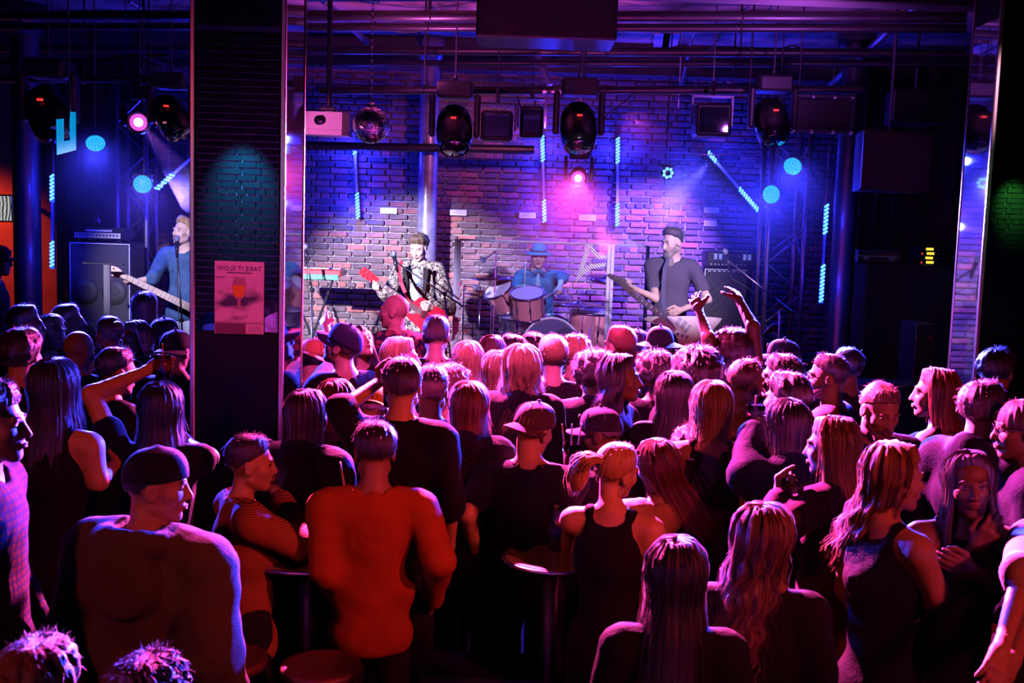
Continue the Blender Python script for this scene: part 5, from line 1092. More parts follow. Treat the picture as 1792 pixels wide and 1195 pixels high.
def person(tx, ty, d, yaw, label, sex='m', hair='short', hc=(0.03, 0.02, 0.015), skin='mid', top='tee', tm=None, leg=(0.02, 0.02, 0.03), head=(0, 0, 0), aL=None, aR=None, hL='low', hR='low', pL=None, pR=None,
           face=False, base=0.0, hat=None, hatc=(0.02, 0.02, 0.03), beard=None, glasses=False, hk=None, lean=(0, 0), group='people in the crowd', wide=1.0, sit=False, tail=None, hood=None, res=None, neck=1.0, size=1.0, cuff=None, name='person', tmname=None, mouth=0.0, earring=False, toph=None, relax=True):
    yaw = math.radians(yaw); hy, hp, hr = (math.radians(q) for q in head); seed = int(tx * 7 + ty * 13)
    top_pt = P(tx, ty, d); H = top_pt[2] - base - (0.03 if hat else (0.006 if hair is None else 0.022 if hair not in ('curly', 'afro') else 0.05))
    if toph: H = toph
    Rz = rot(yaw); off = Rz @ np.array([lean[0], lean[1] + 0.015, 0]); loc = np.array([top_pt[0] - off[0], top_pt[1] - off[1], base])
    ro = root(name, loc, label, 'person', group, rz=-yaw); inv = INV[ro]
    toL = lambda q: inv[:3, :3] @ np.asarray(q, float) + inv[:3, 3]
    sc = size * (1.0 if sex == 'm' else 0.95); lx, ly = lean
    hcn = np.array([lx, ly + 0.015, H - 0.119 * sc]); RH = rot(hy, hp, hr)
    if hp: hcn = hcn + np.array([0, 0.03 * -math.sin(hp) * 1.0, 0.0])
    hl = lambda *q: hcn + sc * (RH @ np.array(q, float))
    sw = (0.185 if sex == 'm' else 0.158) * wide; zs = H - 0.325 * (sc if sc > 0.9 else 1)
    hf = res or (0.0068 if d < 4.3 else 0.0085 if d < 6.2 else 0.0105); hcoarse = 0.022 if d < 5 else 0.026
    sh = {s: np.array([s * sw + lx * 0.6, -0.025 + ly * 0.6, zs - 0.02]) for s in (-1, 1)}
    el, wr = {}, {}
    for s, a in ((-1, aL), (1, aR)):
        if a is None: el[s] = sh[s] + [s * 0.05, -0.03, -0.29]; wr[s] = el[s] + [-s * 0.02, 0.13, -0.21]
        else: el[s], wr[s] = toL(P(*a[0])), toL(P(*a[1]))
    bare = top in ('tank', 'halter')
    pts = np.array([hcn + [0.1, 0.13, 0.14], hcn - [0.1, 0.12, 0.14], [sw + 0.07, 0.15, H - 1.0], [-sw - 0.07, -0.17, H - 0.2]] + [q + t for s in (-1, 1) for q in (el[s], wr[s]) for t in ((0.06, 0.06, 0.06), (-0.06, -0.06, -0.06))])
    lo, hi = pts.min(0), pts.max(0)
    f = Field(axis(lo[0], hi[0], hcn[0] - 0.095, hcn[0] + 0.095, hf, hcoarse), axis(lo[1], hi[1], hcn[1] - 0.12, hcn[1] + 0.14, hf, hcoarse), axis(lo[2], hi[2], H - 0.26, H + 0.02, hf, 0.034 if aL is None and aR is None else 0.022))
    zc = H
    # torso, shoulders, arms, neck: one surface
    f.ell((lx * .4, -0.02 + ly * .5, zc - 0.46), (sw * 0.86, 0.10, 0.18), 0.04).ell((lx * .2, -0.01 + ly * .2, zc - 0.68), (sw * 0.72, 0.088, 0.2), 0.05).ell((0, -0.01, zc - 0.86), (0.15, 0.105, 0.13), 0.05)
    f.cap(sh[-1], sh[1], 0.05, 0.05, 0.04)
    nb = np.array([lx * 0.7, -0.035 + ly * 0.7, zc - 0.30]); nt = hl(0, -0.025, -0.055)
    for s in (-1, 1):
        f.cap(nb + [0, 0, 0.03], sh[s] + [-s * 0.03, 0, 0.02], 0.045, 0.035, 0.03)
        f.cap(sh[s], el[s], 0.050, 0.040, 0.03).cap(el[s], wr[s], 0.041, 0.026, 0.02)
    rn = (0.054 if sex == 'm' else 0.044) * neck
    f.cap(nb - [0, 0, 0.03], nt, rn * 1.15, rn, 0.025)
    e = lambda c, r, k, op='+': f.ell(hl(*c), np.array(r) * sc, k, op, RH)
    c_ = lambda a, b, r0, r1, k, op='+': f.cap(hl(*a), hl(*b), r0 * sc, r1 * sc, k, op)
    e((0, -0.015, 0.03), (0.076, 0.094, 0.088), 0.012); e((0, 0.02, -0.028), (0.062, 0.074, 0.088), 0.02)
    for s in (-1, 1): c_((s * 0.048, 0.0, -0.062), (s * 0.012, 0.062, -0.098), 0.022 if sex == 'm' else 0.019, 0.020, 0.02)
    e((0, 0.064, -0.097), (0.022, 0.020, 0.018), 0.015)
    for s in (-1, 1):
        e((s * 0.040, 0.052, -0.022), (0.026, 0.026, 0.024), 0.02)
        e((s * 0.078, -0.012, -0.008), (0.010, 0.024, 0.034), 0.006); e((s * 0.088, -0.008, -0.004), (0.007, 0.013, 0.020), 0.004, '-')
    c_((-0.034, 0.078, 0.022), (0.034, 0.078, 0.022), 0.013, 0.013, 0.012)
    c_((0, 0.086, 0.014), (0, 0.108, -0.030), 0.0085, 0.012, 0.012)
    for s in (-1, 1): e((s * 0.011, 0.097, -0.034), (0.009, 0.010, 0.008), 0.006); e((s * 0.032, 0.104, 0.003), (0.021, 0.026, 0.015), 0.010, '-')
    if mouth: e((0, 0.097, -0.064), (0.016, 0.022, 0.010 + mouth), 0.004, '-')
    else: e((0, 0.088, -0.060), (0.024, 0.011, 0.006), 0.006); e((0, 0.087, -0.070), (0.021, 0.011, 0.007), 0.006); c_((-0.026, 0.102, -0.065), (0.026, 0.102, -0.065), 0.004, 0.004, 0.003, '-')
    V, F = f.mesh(); fc = V[F].mean(1); F = F[~((fc[:, 2] < H - 0.56) & (np.abs(fc[:, 0]) < sw * 0.86) & (np.abs(fc[:, 1]) < 0.105))]; us = np.unique(F); mp_ = np.zeros(len(V), int); mp_[us] = np.arange(len(us)); V = V[us]; F = mp_[F]
    for s, hk_, pn in ((-1, hL, pL), (1, hR, pR)):
        dv = wr[s] - el[s]; palm = (np.array([-s, 0.3, 0]) if pn is None else inv[:3, :3] @ np.asarray(pn, float))
        v2, f2 = place_hand(hk_, wr[s], dv, palm, s < 0); F = np.concatenate([F, f2 + len(V)]); V = np.concatenate([V, v2])
    bd = link('body', new_mesh('body', V, F, skin_mat(skin), True), ro)
    # clothing
    hs = 0.019 if d < 5 else 0.024
    tm = tm or cloth('black_cotton', (0.007, 0.006, 0.008))
    p2 = np.array([[sw + 0.13, 0.19, H - 0.98], [-sw - 0.13, -0.20, H - 0.18]] + ([q + t for s in (-1, 1) for q in (el[s], wr[s]) for t in ((0.09, 0.09, 0.09), (-0.09, -0.09, -0.09))] if not bare else []))
    lo, hi = p2.min(0), p2.max(0); g = Field(*(np.arange(a, b, hs, dtype=np.float32) for a, b in zip(lo, hi)))
    o_ = {'tee': 0.014, 'tank': 0.010, 'halter': 0.010, 'long': 0.018, 'jacket': 0.030, 'hoodie': 0.036}[top]
    g.ell((lx * .4, -0.02 + ly * .5, zc - 0.46), (sw * 0.88 + o_, 0.104 + o_, 0.185), 0.04).ell((lx * .2, -0.01 + ly * .2, zc - 0.68), (sw * (0.80 if sex == 'm' else 0.70) + o_, 0.095 + o_, 0.2), 0.05).ell((0, -0.01, zc - 0.88), (0.155 + o_, 0.115 + o_, 0.14), 0.05)
    if sex == 'f':
        for s in (-1, 1): g.ell((s * 0.068 + lx * .4, 0.070 + ly * .5, zc - 0.495), (0.058, 0.052, 0.058), 0.03)
    if not bare:
        g.cap(sh[-1] * [0.9, 1, 1], sh[1] * [0.9, 1, 1], 0.052 + o_, 0.052 + o_, 0.04)
        for s in (-1, 1):
            g.cap(nb + [0, 0, 0.005], sh[s] + [-s * 0.03, 0, 0.02], 0.045 + o_, 0.036 + o_, 0.03)
            cf = cuff if cuff is not None else (0.62 if top == 'tee' else 1.9)
            e_ = sh[s] + (el[s] - sh[s]) * min(cf, 1.0); g.cap(sh[s], e_, 0.052 + o_, 0.046 + o_ + (0.004 if top == 'tee' else 0), 0.03)
            if cf > 1: g.cap(el[s], el[s] + (wr[s] - el[s]) * (cf - 1.0), 0.044 + o_, 0.032 + o_ * 0.8, 0.02)
    else:
        for s in (-1, 1): g.cap((s * sw * 0.50 + lx * .6, -0.04 + ly * .6, zc - 0.272), (s * sw * 0.34 + lx * .4, -0.105 + ly * .5, zc - 0.42), 0.026, 0.034, 0.02); g.cap((s * sw * 0.50 + lx * .6, -0.04 + ly * .6, zc - 0.272), (s * sw * 0.56 + lx * .4, 0.075 + ly * .5, zc - 0.46), 0.026, 0.034, 0.02)
        if top == 'tank': g.cap((lx * .5, -0.09 + ly * .5, zc - 0.40), (lx * .4, -0.105 + ly * .5, zc - 0.46), 0.030, 0.075, 0.03)
    if top in ('jacket', 'hoodie') or hood: g.cap(nb + [0, -0.045, 0.02], nb + [0, 0.05, -0.02], 0.075, 0.07, 0.03)
    X, Y, Z = g.grid((slice(None),) * 3); ph = seed % 7
    if relax:
        fa = {'tee': 0.005, 'long': 0.007, 'jacket': 0.008, 'hoodie': 0.010}.get(top, 0.002)
        g.D += (fa * (0.15 - np.abs(np.sin(15 * Z + 11 * X * np.sign(X + 0.001) + 5 * Y + ph)) - 0.5 * np.abs(np.sin(31 * Z - 19 * np.abs(X) + 1.7 * ph + 6 * Y)))).astype(np.float32)
    g.cap(nb - [0, -0.01, 0.01], nb + [0, 0.07, 0.20], rn + (0.012 if top not in ('tank', 'halter') else 0.016), rn + 0.05, 0.01, '-')
    if hood:
        pts_ = [nb + [0.125 * math.sin(t), -0.03 - 0.095 * math.cos(t), 0.02 + 0.02 * math.cos(t)] for t in np.linspace(-2.2, 2.2, 9)]
        for a_, b_ in zip(pts_[:-1], pts_[1:]): g.cap(a_, b_, 0.042, 0.042, 0.012)
        g.ell(nb + [0, -0.13, -0.09], (0.135, 0.055, 0.13), 0.012); g.ell(nb + [0, -0.03, 0.09], (0.085, 0.085, 0.06), 0.012, '-')
    g.below(H - 0.95)
    if top == 'halter':
        g.ell((0, -0.16, zc - 0.50), (sw * 0.62, 0.13, 0.20), 0.01, '-')
    tv, tf = g.mesh(); sh_o = link(tmname or {'tee': 't_shirt', 'tank': 'tank_top', 'halter': 'strappy_top', 'long': 'shirt', 'jacket': 'jacket', 'hoodie': 'hoodie'}[top], new_mesh('top', tv, tf, tm, True), ro)
    lm = cloth('trousers_%02d%02d%02d' % tuple(int(c * 99) for c in leg), leg)
    if not sit:
        lv, lf = legs_mesh(sex); k = (H - 0.02) / 1.73; lo_ = link('trousers', shared('trousers:' + sex, lv, lf, lm), ro); lo_.scale = (1, 1, k * 0.985)
        for s in (-1, 1):
            q = link('shoe', shared('shoe', *SHOE, BLACK), ro); q.location = (s * 0.11, 0.0, 0.0)
    else:
        kn = {s: np.array([s * 0.17, 0.42, H - 0.86]) for s in (-1, 1)}; ft = {s: np.array([s * 0.2, 0.40, 0.07]) for s in (-1, 1)}
        q = Field(*(np.arange(a, b, 0.024, dtype=np.float32) for a, b in ((-0.34, 0.34), (-0.2, 0.58), (0.02, H - 0.7)))); q.ell((0, -0.01, H - 0.88), (0.17, 0.13, 0.13), 0.04)
        for s in (-1, 1): q.cap((s * 0.09, 0, H - 0.90), kn[s], 0.09, 0.066, 0.03).cap(kn[s], ft[s], 0.066, 0.05, 0.03)
        link('trousers', new_mesh('trousers', *q.mesh(), lm, True), ro)
        for s in (-1, 1):
            z = link('shoe', shared('shoe', *SHOE, BLACK), ro); z.location = (ft[s][0], ft[s][1], 0.0)
    # hair
    HM = np.eye(4); HM[:3, :3] = RH * sc; HM[:3, 3] = hcn
    def local_parts(o): o.parent = ro; o.matrix_local = Matrix(HM.tolist()); return o
    if hair:
        kw = dict(HS[hair]); kw.update(hk or {}); q = 1.0 if d < 5 else 0.8 if d < 6.5 else 0.62
        kw['nth'] = int(84 * q); kw['ns'] = int((30 if kw['L_'] > 0.1 else 30 if kw.get('curl', 0) > 0.003 else 18) * q); kw['strands'] = int(kw.get('strands', 190) * q) if kw['L_'] > 0.08 else 0; kw['fuzz'] = int(kw.get('fuzz', 0) * q)
        if hat: kw['fuzz'] = 0; kw['thick'] = min(kw['thick'], 0.012); kw['curl'] = 0
        hv, hf_, hu = hair_geo(seed=seed, **kw); hm = hair_mat(hc); ho = local_parts(bpy.data.objects.new('hair', mesh_uv('hair', hv, hf_, hu, hm))); COL.objects.link(ho)
        if tail:
            kind = tail[0]; b = MB()
            if kind == 'bun': b.ball((0, -0.115, 0.06), (0.045, 0.04, 0.042), 16, 10)
            else:
                rr = np.random.default_rng(seed)
                b.ball((tail[2] * 0.75, -0.150, 0.045 - tail[1] * 0.45), (0.048, 0.040, tail[1] * 0.52), 14, 10)
                for k in range(110):
                    a0 = np.array([0, -0.112, 0.048]) + rr.normal(0, 0.008, 3); q0 = rr.normal(0, 1, 3); q0 /= np.linalg.norm(q0); Lt = tail[1] * rr.uniform(0.75, 1.15); tt = np.linspace(0, 1, 9)[:, None]; ph = rr.uniform(0, 6)
                    ctr = a0 + np.concatenate([tail[2] * np.sin(tt * 1.5), -0.05 * np.sin(tt * 2.6), -Lt * tt ** 1.6 + 0.02 * np.sin(tt * 3.1)], 1) + q0 * [0.045, 0.032, 0.03] * np.sin(tt * 2.7) + 0.007 * np.concatenate([np.sin(tt * 9 + ph), np.cos(tt * 9 + ph), 0 * tt], 1) * tt
                    b.tube(ctr, np.linspace(0.0045, 0.0015, 9), 4)
            to = local_parts(b.build('hair_tie_up' if kind == 'bun' else 'ponytail', None, None, True)); u = np.zeros((len(to.data.vertices), 2)); co = np.array([v.co[:] for v in to.data.vertices]); u[:, 0] = co[:, 0] * 2; u[:, 1] = co[:, 2]
            l = to.data.uv_layers.new(name='strand'); li = np.array([q.vertex_index for q in to.data.loops]); l.data.foreach_set('uv', u[li].astype(np.float32).ravel()); to.data.materials.append(hm)
            MB().tube([(0.02 * math.cos(t), -0.105, 0.05 + 0.02 * math.sin(t)) for t in np.linspace(0, 6.28, 10, endpoint=False)], 0.006, 5, True).build('hair_band', BLACK, to, local=True)
    def lp(mb, nm, m, smooth=True, auto=None, up=0.0):
        o = mb.build(nm, m, None, smooth, auto=auto); local_parts(o)
        if up: o.matrix_local = Matrix(HM.tolist()) @ Matrix.Translation((0, 0, up))
        return o
    if beard:
        L2 = beard[0]; big = L2 > 0.03; q = 1.0 if big else 0.72; bf = Field(*(np.arange(u, v, 0.0055, dtype=np.float32) for u, v in ((-0.11, 0.11), (-0.03, 0.15), (-0.30, 0.02))))
        for s in (-1, 1):
            bf.cap((s * 0.069, 0.012, -0.012), (s * 0.060, 0.030, -0.060), 0.010 * q, 0.019 * q, 0.012).cap((s * 0.060, 0.030, -0.060), (s * 0.026, 0.074, -0.094), 0.021 * q, 0.026 * q, 0.015).cap((s * 0.004, 0.101, -0.047), (s * 0.030, 0.088, -0.064), 0.0085, 0.006, 0.004)
        bf.ell((0, 0.074, -0.104), (0.040 * q + 0.008, 0.030 * q + 0.006, 0.030), 0.015)
        if big: bf.ell((0, 0.066, -0.120 - L2 * 0.45), (0.046, 0.036, 0.035 + L2 * 0.5), 0.02)
        bf.ell((0, 0.112, -0.066), (0.021, 0.02, 0.006), 0.004, '-'); X, Y, Z = bf.grid((slice(None),) * 3); bf.D += (0.0022 * np.sin(150 * X + 25 * Z) * np.sin(60 * Y + 1.0)).astype(np.float32)
        bv, bfa = bf.mesh(); bo = link('beard', new_mesh('beard', bv, bfa, None, True)); co = bv; u = np.stack([co[:, 0] * 3, co[:, 2]], 1); l = bo.data.uv_layers.new(name='strand'); l.data.foreach_set('uv', u[bfa.ravel()].astype(np.float32).ravel())
        bo.data.materials.append(hair_mat(beard[1])); local_parts(bo)
    if face:
        for s in (-1, 1):
            eo = lp(MB().ball((s * 0.031, 0.0695, 0.002), (0.0150, 0.0135, 0.0105), 14, 10), 'eye', EYEW)
            MB().ball((s * 0.031, 0.0785, 0.002), (0.0072, 0.0052, 0.0072), 10, 8).build('iris', EYEI, eo, True, local=True)
            b = MB().tube([(s * x, 0.0895 - 0.9 * (x - 0.012) ** 2 * 8, 0.024 + 0.006 * math.sin((x - 0.012) / 0.04 * PI)) for x in np.linspace(0.012, 0.052, 7)], np.array([0.0025, 0.004, 0.0045, 0.0042, 0.0036, 0.003, 0.002]), 6)
            lp(b, 'eyebrow', mat('brow_%02d' % int(hc[0] * 99), tuple(c * 0.7 for c in hc), 0.7))
            b = MB().tube([(s * (0.031 + 0.016 * math.cos(t)), 0.084 - 0.004 * abs(math.cos(t)), 0.004 + 0.0075 * math.sin(t)) for t in np.linspace(0.1, PI - 0.1, 7)], 0.0022 if sex == 'm' else 0.003, 5); lp(b, 'eyelid', mat('lash', (0.03, 0.02, 0.02), 0.6) if sex == 'f' else skin_mat(skin))
        if not mouth:
            b = MB().tube([(x, 0.0995 - 14 * x * x, -0.0605 + 0.002 * math.cos(x * 200)) for x in np.linspace(-0.022, 0.022, 9)], np.array([0.001, 0.003, 0.004, 0.0045, 0.004, 0.0045, 0.004, 0.003, 0.001]), 6).tube([(x, 0.098 - 14 * x * x, -0.0695 + 5 * x * x) for x in np.linspace(-0.020, 0.020, 9)], np.array([0.001, 0.003, 0.0045, 0.0052, 0.0055, 0.0052, 0.0045, 0.003, 0.001]), 6); lp(b, 'lips', LIP)
        else:
            b = MB().tube([(0.020 * math.cos(t), 0.094 - 6 * (0.02 * math.cos(t)) ** 2, -0.065 + (0.011 + mouth) * math.sin(t)) for t in np.linspace(0, 2 * PI, 16, endpoint=False)], 0.0036, 6, True); lp(b, 'lips', LIP)
    if glasses:
        b = MB()
        for s in (-1, 1):
            b.tube([(s * 0.033 + 0.024 * math.cos(t), 0.100 - 0.3 * abs(math.cos(t)) * 0.01, 0.004 + 0.018 * math.sin(t)) for t in np.linspace(0, 2 * PI, 16, endpoint=False)], 0.0022, 5, True)
            b.tube([(s * 0.058, 0.098, 0.008), (s * 0.074, 0.06, 0.008), (s * 0.082, -0.01, 0.006), (s * 0.082, -0.03, -0.008)], 0.0022, 5)
        b.tube([(-0.010, 0.103, 0.008), (0, 0.105, 0.011), (0.010, 0.103, 0.008)], 0.0022, 5); lp(b, 'glasses', BLACKG)
    if earring:
        for s in (-1, 1): lp(MB().tube([(s * 0.083, -0.010 + 0.020 * math.cos(t), -0.062 + 0.022 * math.sin(t)) for t in np.linspace(0, 2 * PI, 16, endpoint=False)], 0.0018, 5, True), 'earring', CHROME)
    if hat:
        hm = mat('felt_%02d%02d%02d' % tuple(int(c * 99) for c in hatc), hatc, 0.85, bump=0.2, bscale=200, spec=0.25); b = MB(); kind = hat if isinstance(hat, str) else hat[0]; by = 1 if kind in ('cap', 'visor') else -1
        n = 36; rows = 9; V = []
        for j in range(rows):
            ph = (PI / 2) * j / (rows - 1)
            for i in range(n):
                t = 2 * PI * i / n; rx, ry = 0.090, 0.108; z0 = 0.028 + (0.012 if math.sin(t) > 0 else -0.012) * abs(math.sin(t))
                sq = math.cos(ph) ** 0.75; V.append((rx * sq * math.cos(t), ry * sq * math.sin(t) - 0.008, z0 * (1 - j / rows) + 0.115 * math.sin(ph) ** 0.9 + 0.012 * (j / rows)))
        V.append((0, -0.008, 0.142)); F_ = [(j * n + i, j * n + (i + 1) % n, (j + 1) * n + (i + 1) % n, (j + 1) * n + i) for j in range(rows - 2) for i in range(n)] + [((rows - 2) * n + i, (rows - 2) * n + (i + 1) % n, len(V) - 1) for i in range(n)]
        V2 = [tuple(np.array(v) * 0.965) for v in V]; o2 = len(V); F_ += [tuple(o2 + q for q in ff[::-1]) for ff in F_] + [(i, o2 + i, o2 + (i + 1) % n, (i + 1) % n) for i in range(n)]
        ho = lp(b.add(V + V2, F_), 'cap' if kind not in ('brim', 'beanie') else 'hat' if kind == 'brim' else 'beanie', hm, up=0.022 if kind == 'brim' else 0.0)
        if kind != 'beanie': MB().ball((0, -0.008, 0.142), (0.009, 0.009, 0.006), 10, 6).build('button', hm, ho, True, local=True)
        for q in range(6 if kind in ('cap', 'backcap', 'visor') else 0):
            t = q * PI / 3 + 0.5; MB().tube([(0.095 * (math.cos(p) ** 0.75) * math.cos(t), 0.114 * (math.cos(p) ** 0.75) * math.sin(t) - 0.008, 0.03 * (1 - p / 1.57) + 0.116 * math.sin(p) ** 0.9 + 0.011 * p / 1.57) for p in np.linspace(0.05, 1.45, 8)], 0.0016, 4).build('seam', hm, ho, local=True)
        V = []; nb_ = 17
        if kind == 'brim':
            V = [(r_ * math.cos(t) * 0.96, r_ * math.sin(t) * 1.1 - 0.008, 0.03 - (r_ - 0.09) * 0.35 + dz) for dz in (0.003, -0.003) for r_ in (0.09, 0.155) for t in np.linspace(0, 2 * PI, 36, endpoint=False)]; n = 36
            F_ = [(i, n + i, n + (i + 1) % n, (i + 1) % n) for i in range(n)] + [(2 * n + (i + 1) % n, 3 * n + (i + 1) % n, 3 * n + i, 2 * n + i) for i in range(n)] + [(n + i, 3 * n + i, 3 * n + (i + 1) % n, n + (i + 1) % n) for i in range(n)]
        else:
            for dz in (0.003, -0.003):
                for r_ in (0.0, 0.5, 1.0):
                    for t in np.linspace(0.12, PI - 0.12, nb_): V.append((0.092 * math.cos(t), by * (0.108 * math.sin(t) + r_ * 0.078 * math.sin(t) ** 0.6) - 0.008, 0.030 - 0.022 * math.cos(t) ** 2 - 0.012 * r_ + dz))
            F_ = [(j * nb_ + i, j * nb_ + i + 1, (j + 1) * nb_ + i + 1, (j + 1) * nb_ + i) for j in range(2) for i in range(nb_ - 1)]; o2 = 3 * nb_; F_ += [tuple(o2 + q for q in ff[::-1]) for ff in F_] + [(2 * nb_ + i, 2 * nb_ + i + 1, o2 + 2 * nb_ + i + 1, o2 + 2 * nb_ + i) for i in range(nb_ - 1)]
        if kind != 'beanie': MB().add(V, F_).build('brim', hm, ho, True, local=True, auto=50)
        if kind == 'cap' : MB().ball((0, 0.103, 0.085), (0.013, 0.006, 0.015), 10, 8).build('badge', mat('cap_badge', (0.85, 0.75, 0.72), 0.6), ho, True, local=True)
    PEOPLE[label] = dict(H=H, loc=loc, sh=sh, el=el, wr=wr, inv=inv, root=ro, rz=Rz)
    return ro
# ================================================================ THE BAND
DENIM = cloth('denim_shirt', (0.055, 0.12, 0.26), var=0.25, nscale=14); GREYTEE = cloth('charcoal_tee', (0.10, 0.085, 0.13)); FLORAL = pattern('gold_floral_jacket', 'floral', (0.03, 0.02, 0.03), (0.50, 0.42, 0.32), 46)
BLUESH = cloth('blue_grey_shirt', (0.06, 0.15, 0.23), var=0.2, nscale=14); BAND = 'band members on stage'
tow = np.array([0, -1.0, 0.2])
person(320, 380, 10.15, 190, 'singing bassist in a blue denim shirt, half hidden by the left column', hair='quiff', hc=(0.42, 0.25, 0.12), skin='fair', top='long', cuff=1.15, tm=DENIM, leg=(0.45, 0.5, 0.6), head=(22, 8, 0), face=True, mouth=0.004, base=STAGE_Z, group=BAND,
       aR=((268, 487, 9.95), (238, 492, 9.88)), aL=((372, 505, 9.95), (352, 530, 9.8)), hR='grip', hL='pick', pR=(0.2, 0.6, 1), pL=(0, 1, 0.3), res=0.007, wide=1.05)
person(733, 408, 10.6, 186, 'guitarist in a gold floral jacket looking down at a red guitar', hair='wavy', hc=(0.13, 0.075, 0.04), skin='fair', top='jacket', tm=FLORAL, leg=(0.02, 0.02, 0.03), head=(12, -24, 0), face=True, base=STAGE_Z, group=BAND, cuff=1.8,
       aR=((683, 518, 10.35), (666, 509, 10.22)), aL=((785, 538, 10.4), (757, 538, 10.2)), hR='grip', hL='pick', pR=(0.2, 0.3, 1), pL=(-0.2, 1, 0.2), res=0.007)
person(1178, 397, 10.0, 196, 'bearded guitarist in a charcoal tee playing a white angular guitar', hair='quiff', hc=(0.06, 0.045, 0.04), skin='fair', top='tee', tm=GREYTEE, leg=(0.03, 0.03, 0.05), head=(42, -14, 0), face=True, base=STAGE_Z, group=BAND, beard=(0.105, (0.34, 0.27, 0.25)),
       aR=((1147, 522, 9.8), (1112, 506, 9.7)), aL=((1238, 524, 9.85), (1190, 543, 9.65)), hR='grip', hL='pick', pR=(0.2, 0.4, 1), pL=(-0.2, 1, 0.2), res=0.007, wide=1.04, cuff=0.66)
person(944, 425, 11.6, 182, 'drummer in a brimmed hat, shirt and striped tie behind the clear shield', hair='short', hc=(0.05, 0.04, 0.03), skin='fair', top='long', cuff=1.3, tm=BLUESH, leg=(0.03, 0.03, 0.05), head=(0, -2, 0), face=True, base=RISER_Z, group=BAND, hat='brim', hatc=(0.04, 0.20, 0.34), sit=True,
       aR=((901, 505, 11.5), (917, 502, 11.25)), aL=((984, 486, 11.5), (979, 503, 11.25)), hR='fist', hL='fist', pR=(0, 0.2, -1), pL=(0, 0.2, -1), res=0.007)
for o_, lab in ((PEOPLE['drummer in a brimmed hat, shirt and striped tie behind the clear shield'], ''),):
    H = o_['H']; ro = o_['root']; b = MB()
    V = [(-0.018, 0.105, H - 0.285), (0.018, 0.105, H - 0.285), (0.012, 0.118, H - 0.31), (0.036, 0.135, H - 0.52), (0.0, 0.135, H - 0.56), (-0.036, 0.135, H - 0.52), (-0.012, 0.118, H - 0.31)]
    b.add(V + [(x, y + 0.008, z) for x, y, z in V], [tuple(range(6, -1, -1)), tuple(range(7, 14))] + [(i, (i + 1) % 7, 7 + (i + 1) % 7, 7 + i) for i in range(7)]).build('necktie', pattern('striped_tie', 'stripe', (0.04, 0.05, 0.09), (0.75, 0.75, 0.6), 34), ro, local=True)
    for s in (-1, 1): MB().box((s * 0.035, 0.098, H - 0.275), (0.07, 0.012, 0.035), rot(roll=s * 0.5), bev=0.003).build('collar', BLUESH, ro, local=True)
o_ = PEOPLE['guitarist in a gold floral jacket looking down at a red guitar']; H = o_['H']
g = Field(np.arange(-0.12, 0.12, 0.012, dtype=np.float32), np.arange(0.0, 0.2, 0.012, dtype=np.float32), np.arange(H - 0.75, H - 0.26, 0.014, dtype=np.float32)); g.ell((0, 0.01, H - 0.5), (0.085, 0.135, 0.24), 0.02); g.cap((0, 0.02, H - 0.3), (0, 0.1, H - 0.2), 0.06, 0.08, 0.01, '-')
link('shirt_front', new_mesh('shirt_front', *g.mesh(), pattern('paisley_shirt', 'floral', (0.22, 0.28, 0.45), (0.55, 0.55, 0.7), 30), True), o_['root'])
for s in (-1, 1): MB().prism([(0, 0), (0.055, -0.02), (0.03, -0.22), (0.0, -0.26)], -0.006, 0.006, (s * 0.075, 0.135, H - 0.30), np.array([[s, 0, 0], [0, 0, -1], [0, 1, 0]], float)).build('lapel', cloth('black_velvet', (0.02, 0.015, 0.02)), o_['root'], local=True)
# ---------------------------------------------------------------- guitars
def slab(px, d, th, name, m, parent, back=0.0, smooth=4):
    q = cat_rom([P(x, y, d) for x, y in px], smooth) if smooth else np.array([P(x, y, d) for x, y in px]); n = len(q); f0 = q + _F * back; f1 = q + _F * (back + th)
    c0, c1 = f0.mean(0), f1.mean(0); ins = c0 + (f0 - c0) * 0.97
    V = np.concatenate([ins - _F * 0.004, f0, f1]); F = [tuple(range(n - 1, -1, -1)), tuple(range(2 * n, 3 * n))] + [(k * n + i, k * n + (i + 1) % n, (k + 1) * n + (i + 1) % n, (k + 1) * n + i) for k in range(2) for i in range(n)]
    return MB().add(V, F).build(name, m, parent, False)
def bar3(a, b, w0, w1, th, d, up=None):
    A, B = P(*a, d), P(*b, d); u = (B - A) / np.linalg.norm(B - A); v = np.cross(u, _F); V = []
    for q, w_ in ((A, w0), (B, w1)):
        for s in (-1, 1): V += [q + v * s * w_ / 2, q + v * s * w_ / 2 + _F * th]
    return V, [(0, 1, 5, 4), (2, 6, 7, 3), (0, 4, 6, 2), (1, 3, 7, 5), (0, 2, 3, 1), (4, 5, 7, 6)]
PUM = mat('dull_nickel_cover', (0.34, 0.32, 0.36), 0.45, 0.3); ROSE = mat('rosewood_board', (0.09, 0.045, 0.03), 0.4); MAPLE = mat('maple_neck', (0.82, 0.62, 0.45), 0.35, coat=0.4); NICKEL = CHROME; REDG = mat('cherry_lacquer', (0.62, 0.012, 0.02), 0.12, coat=1.0); WHG = mat('white_lacquer', (0.85, 0.82, 0.84), 0.18, coat=1.0)
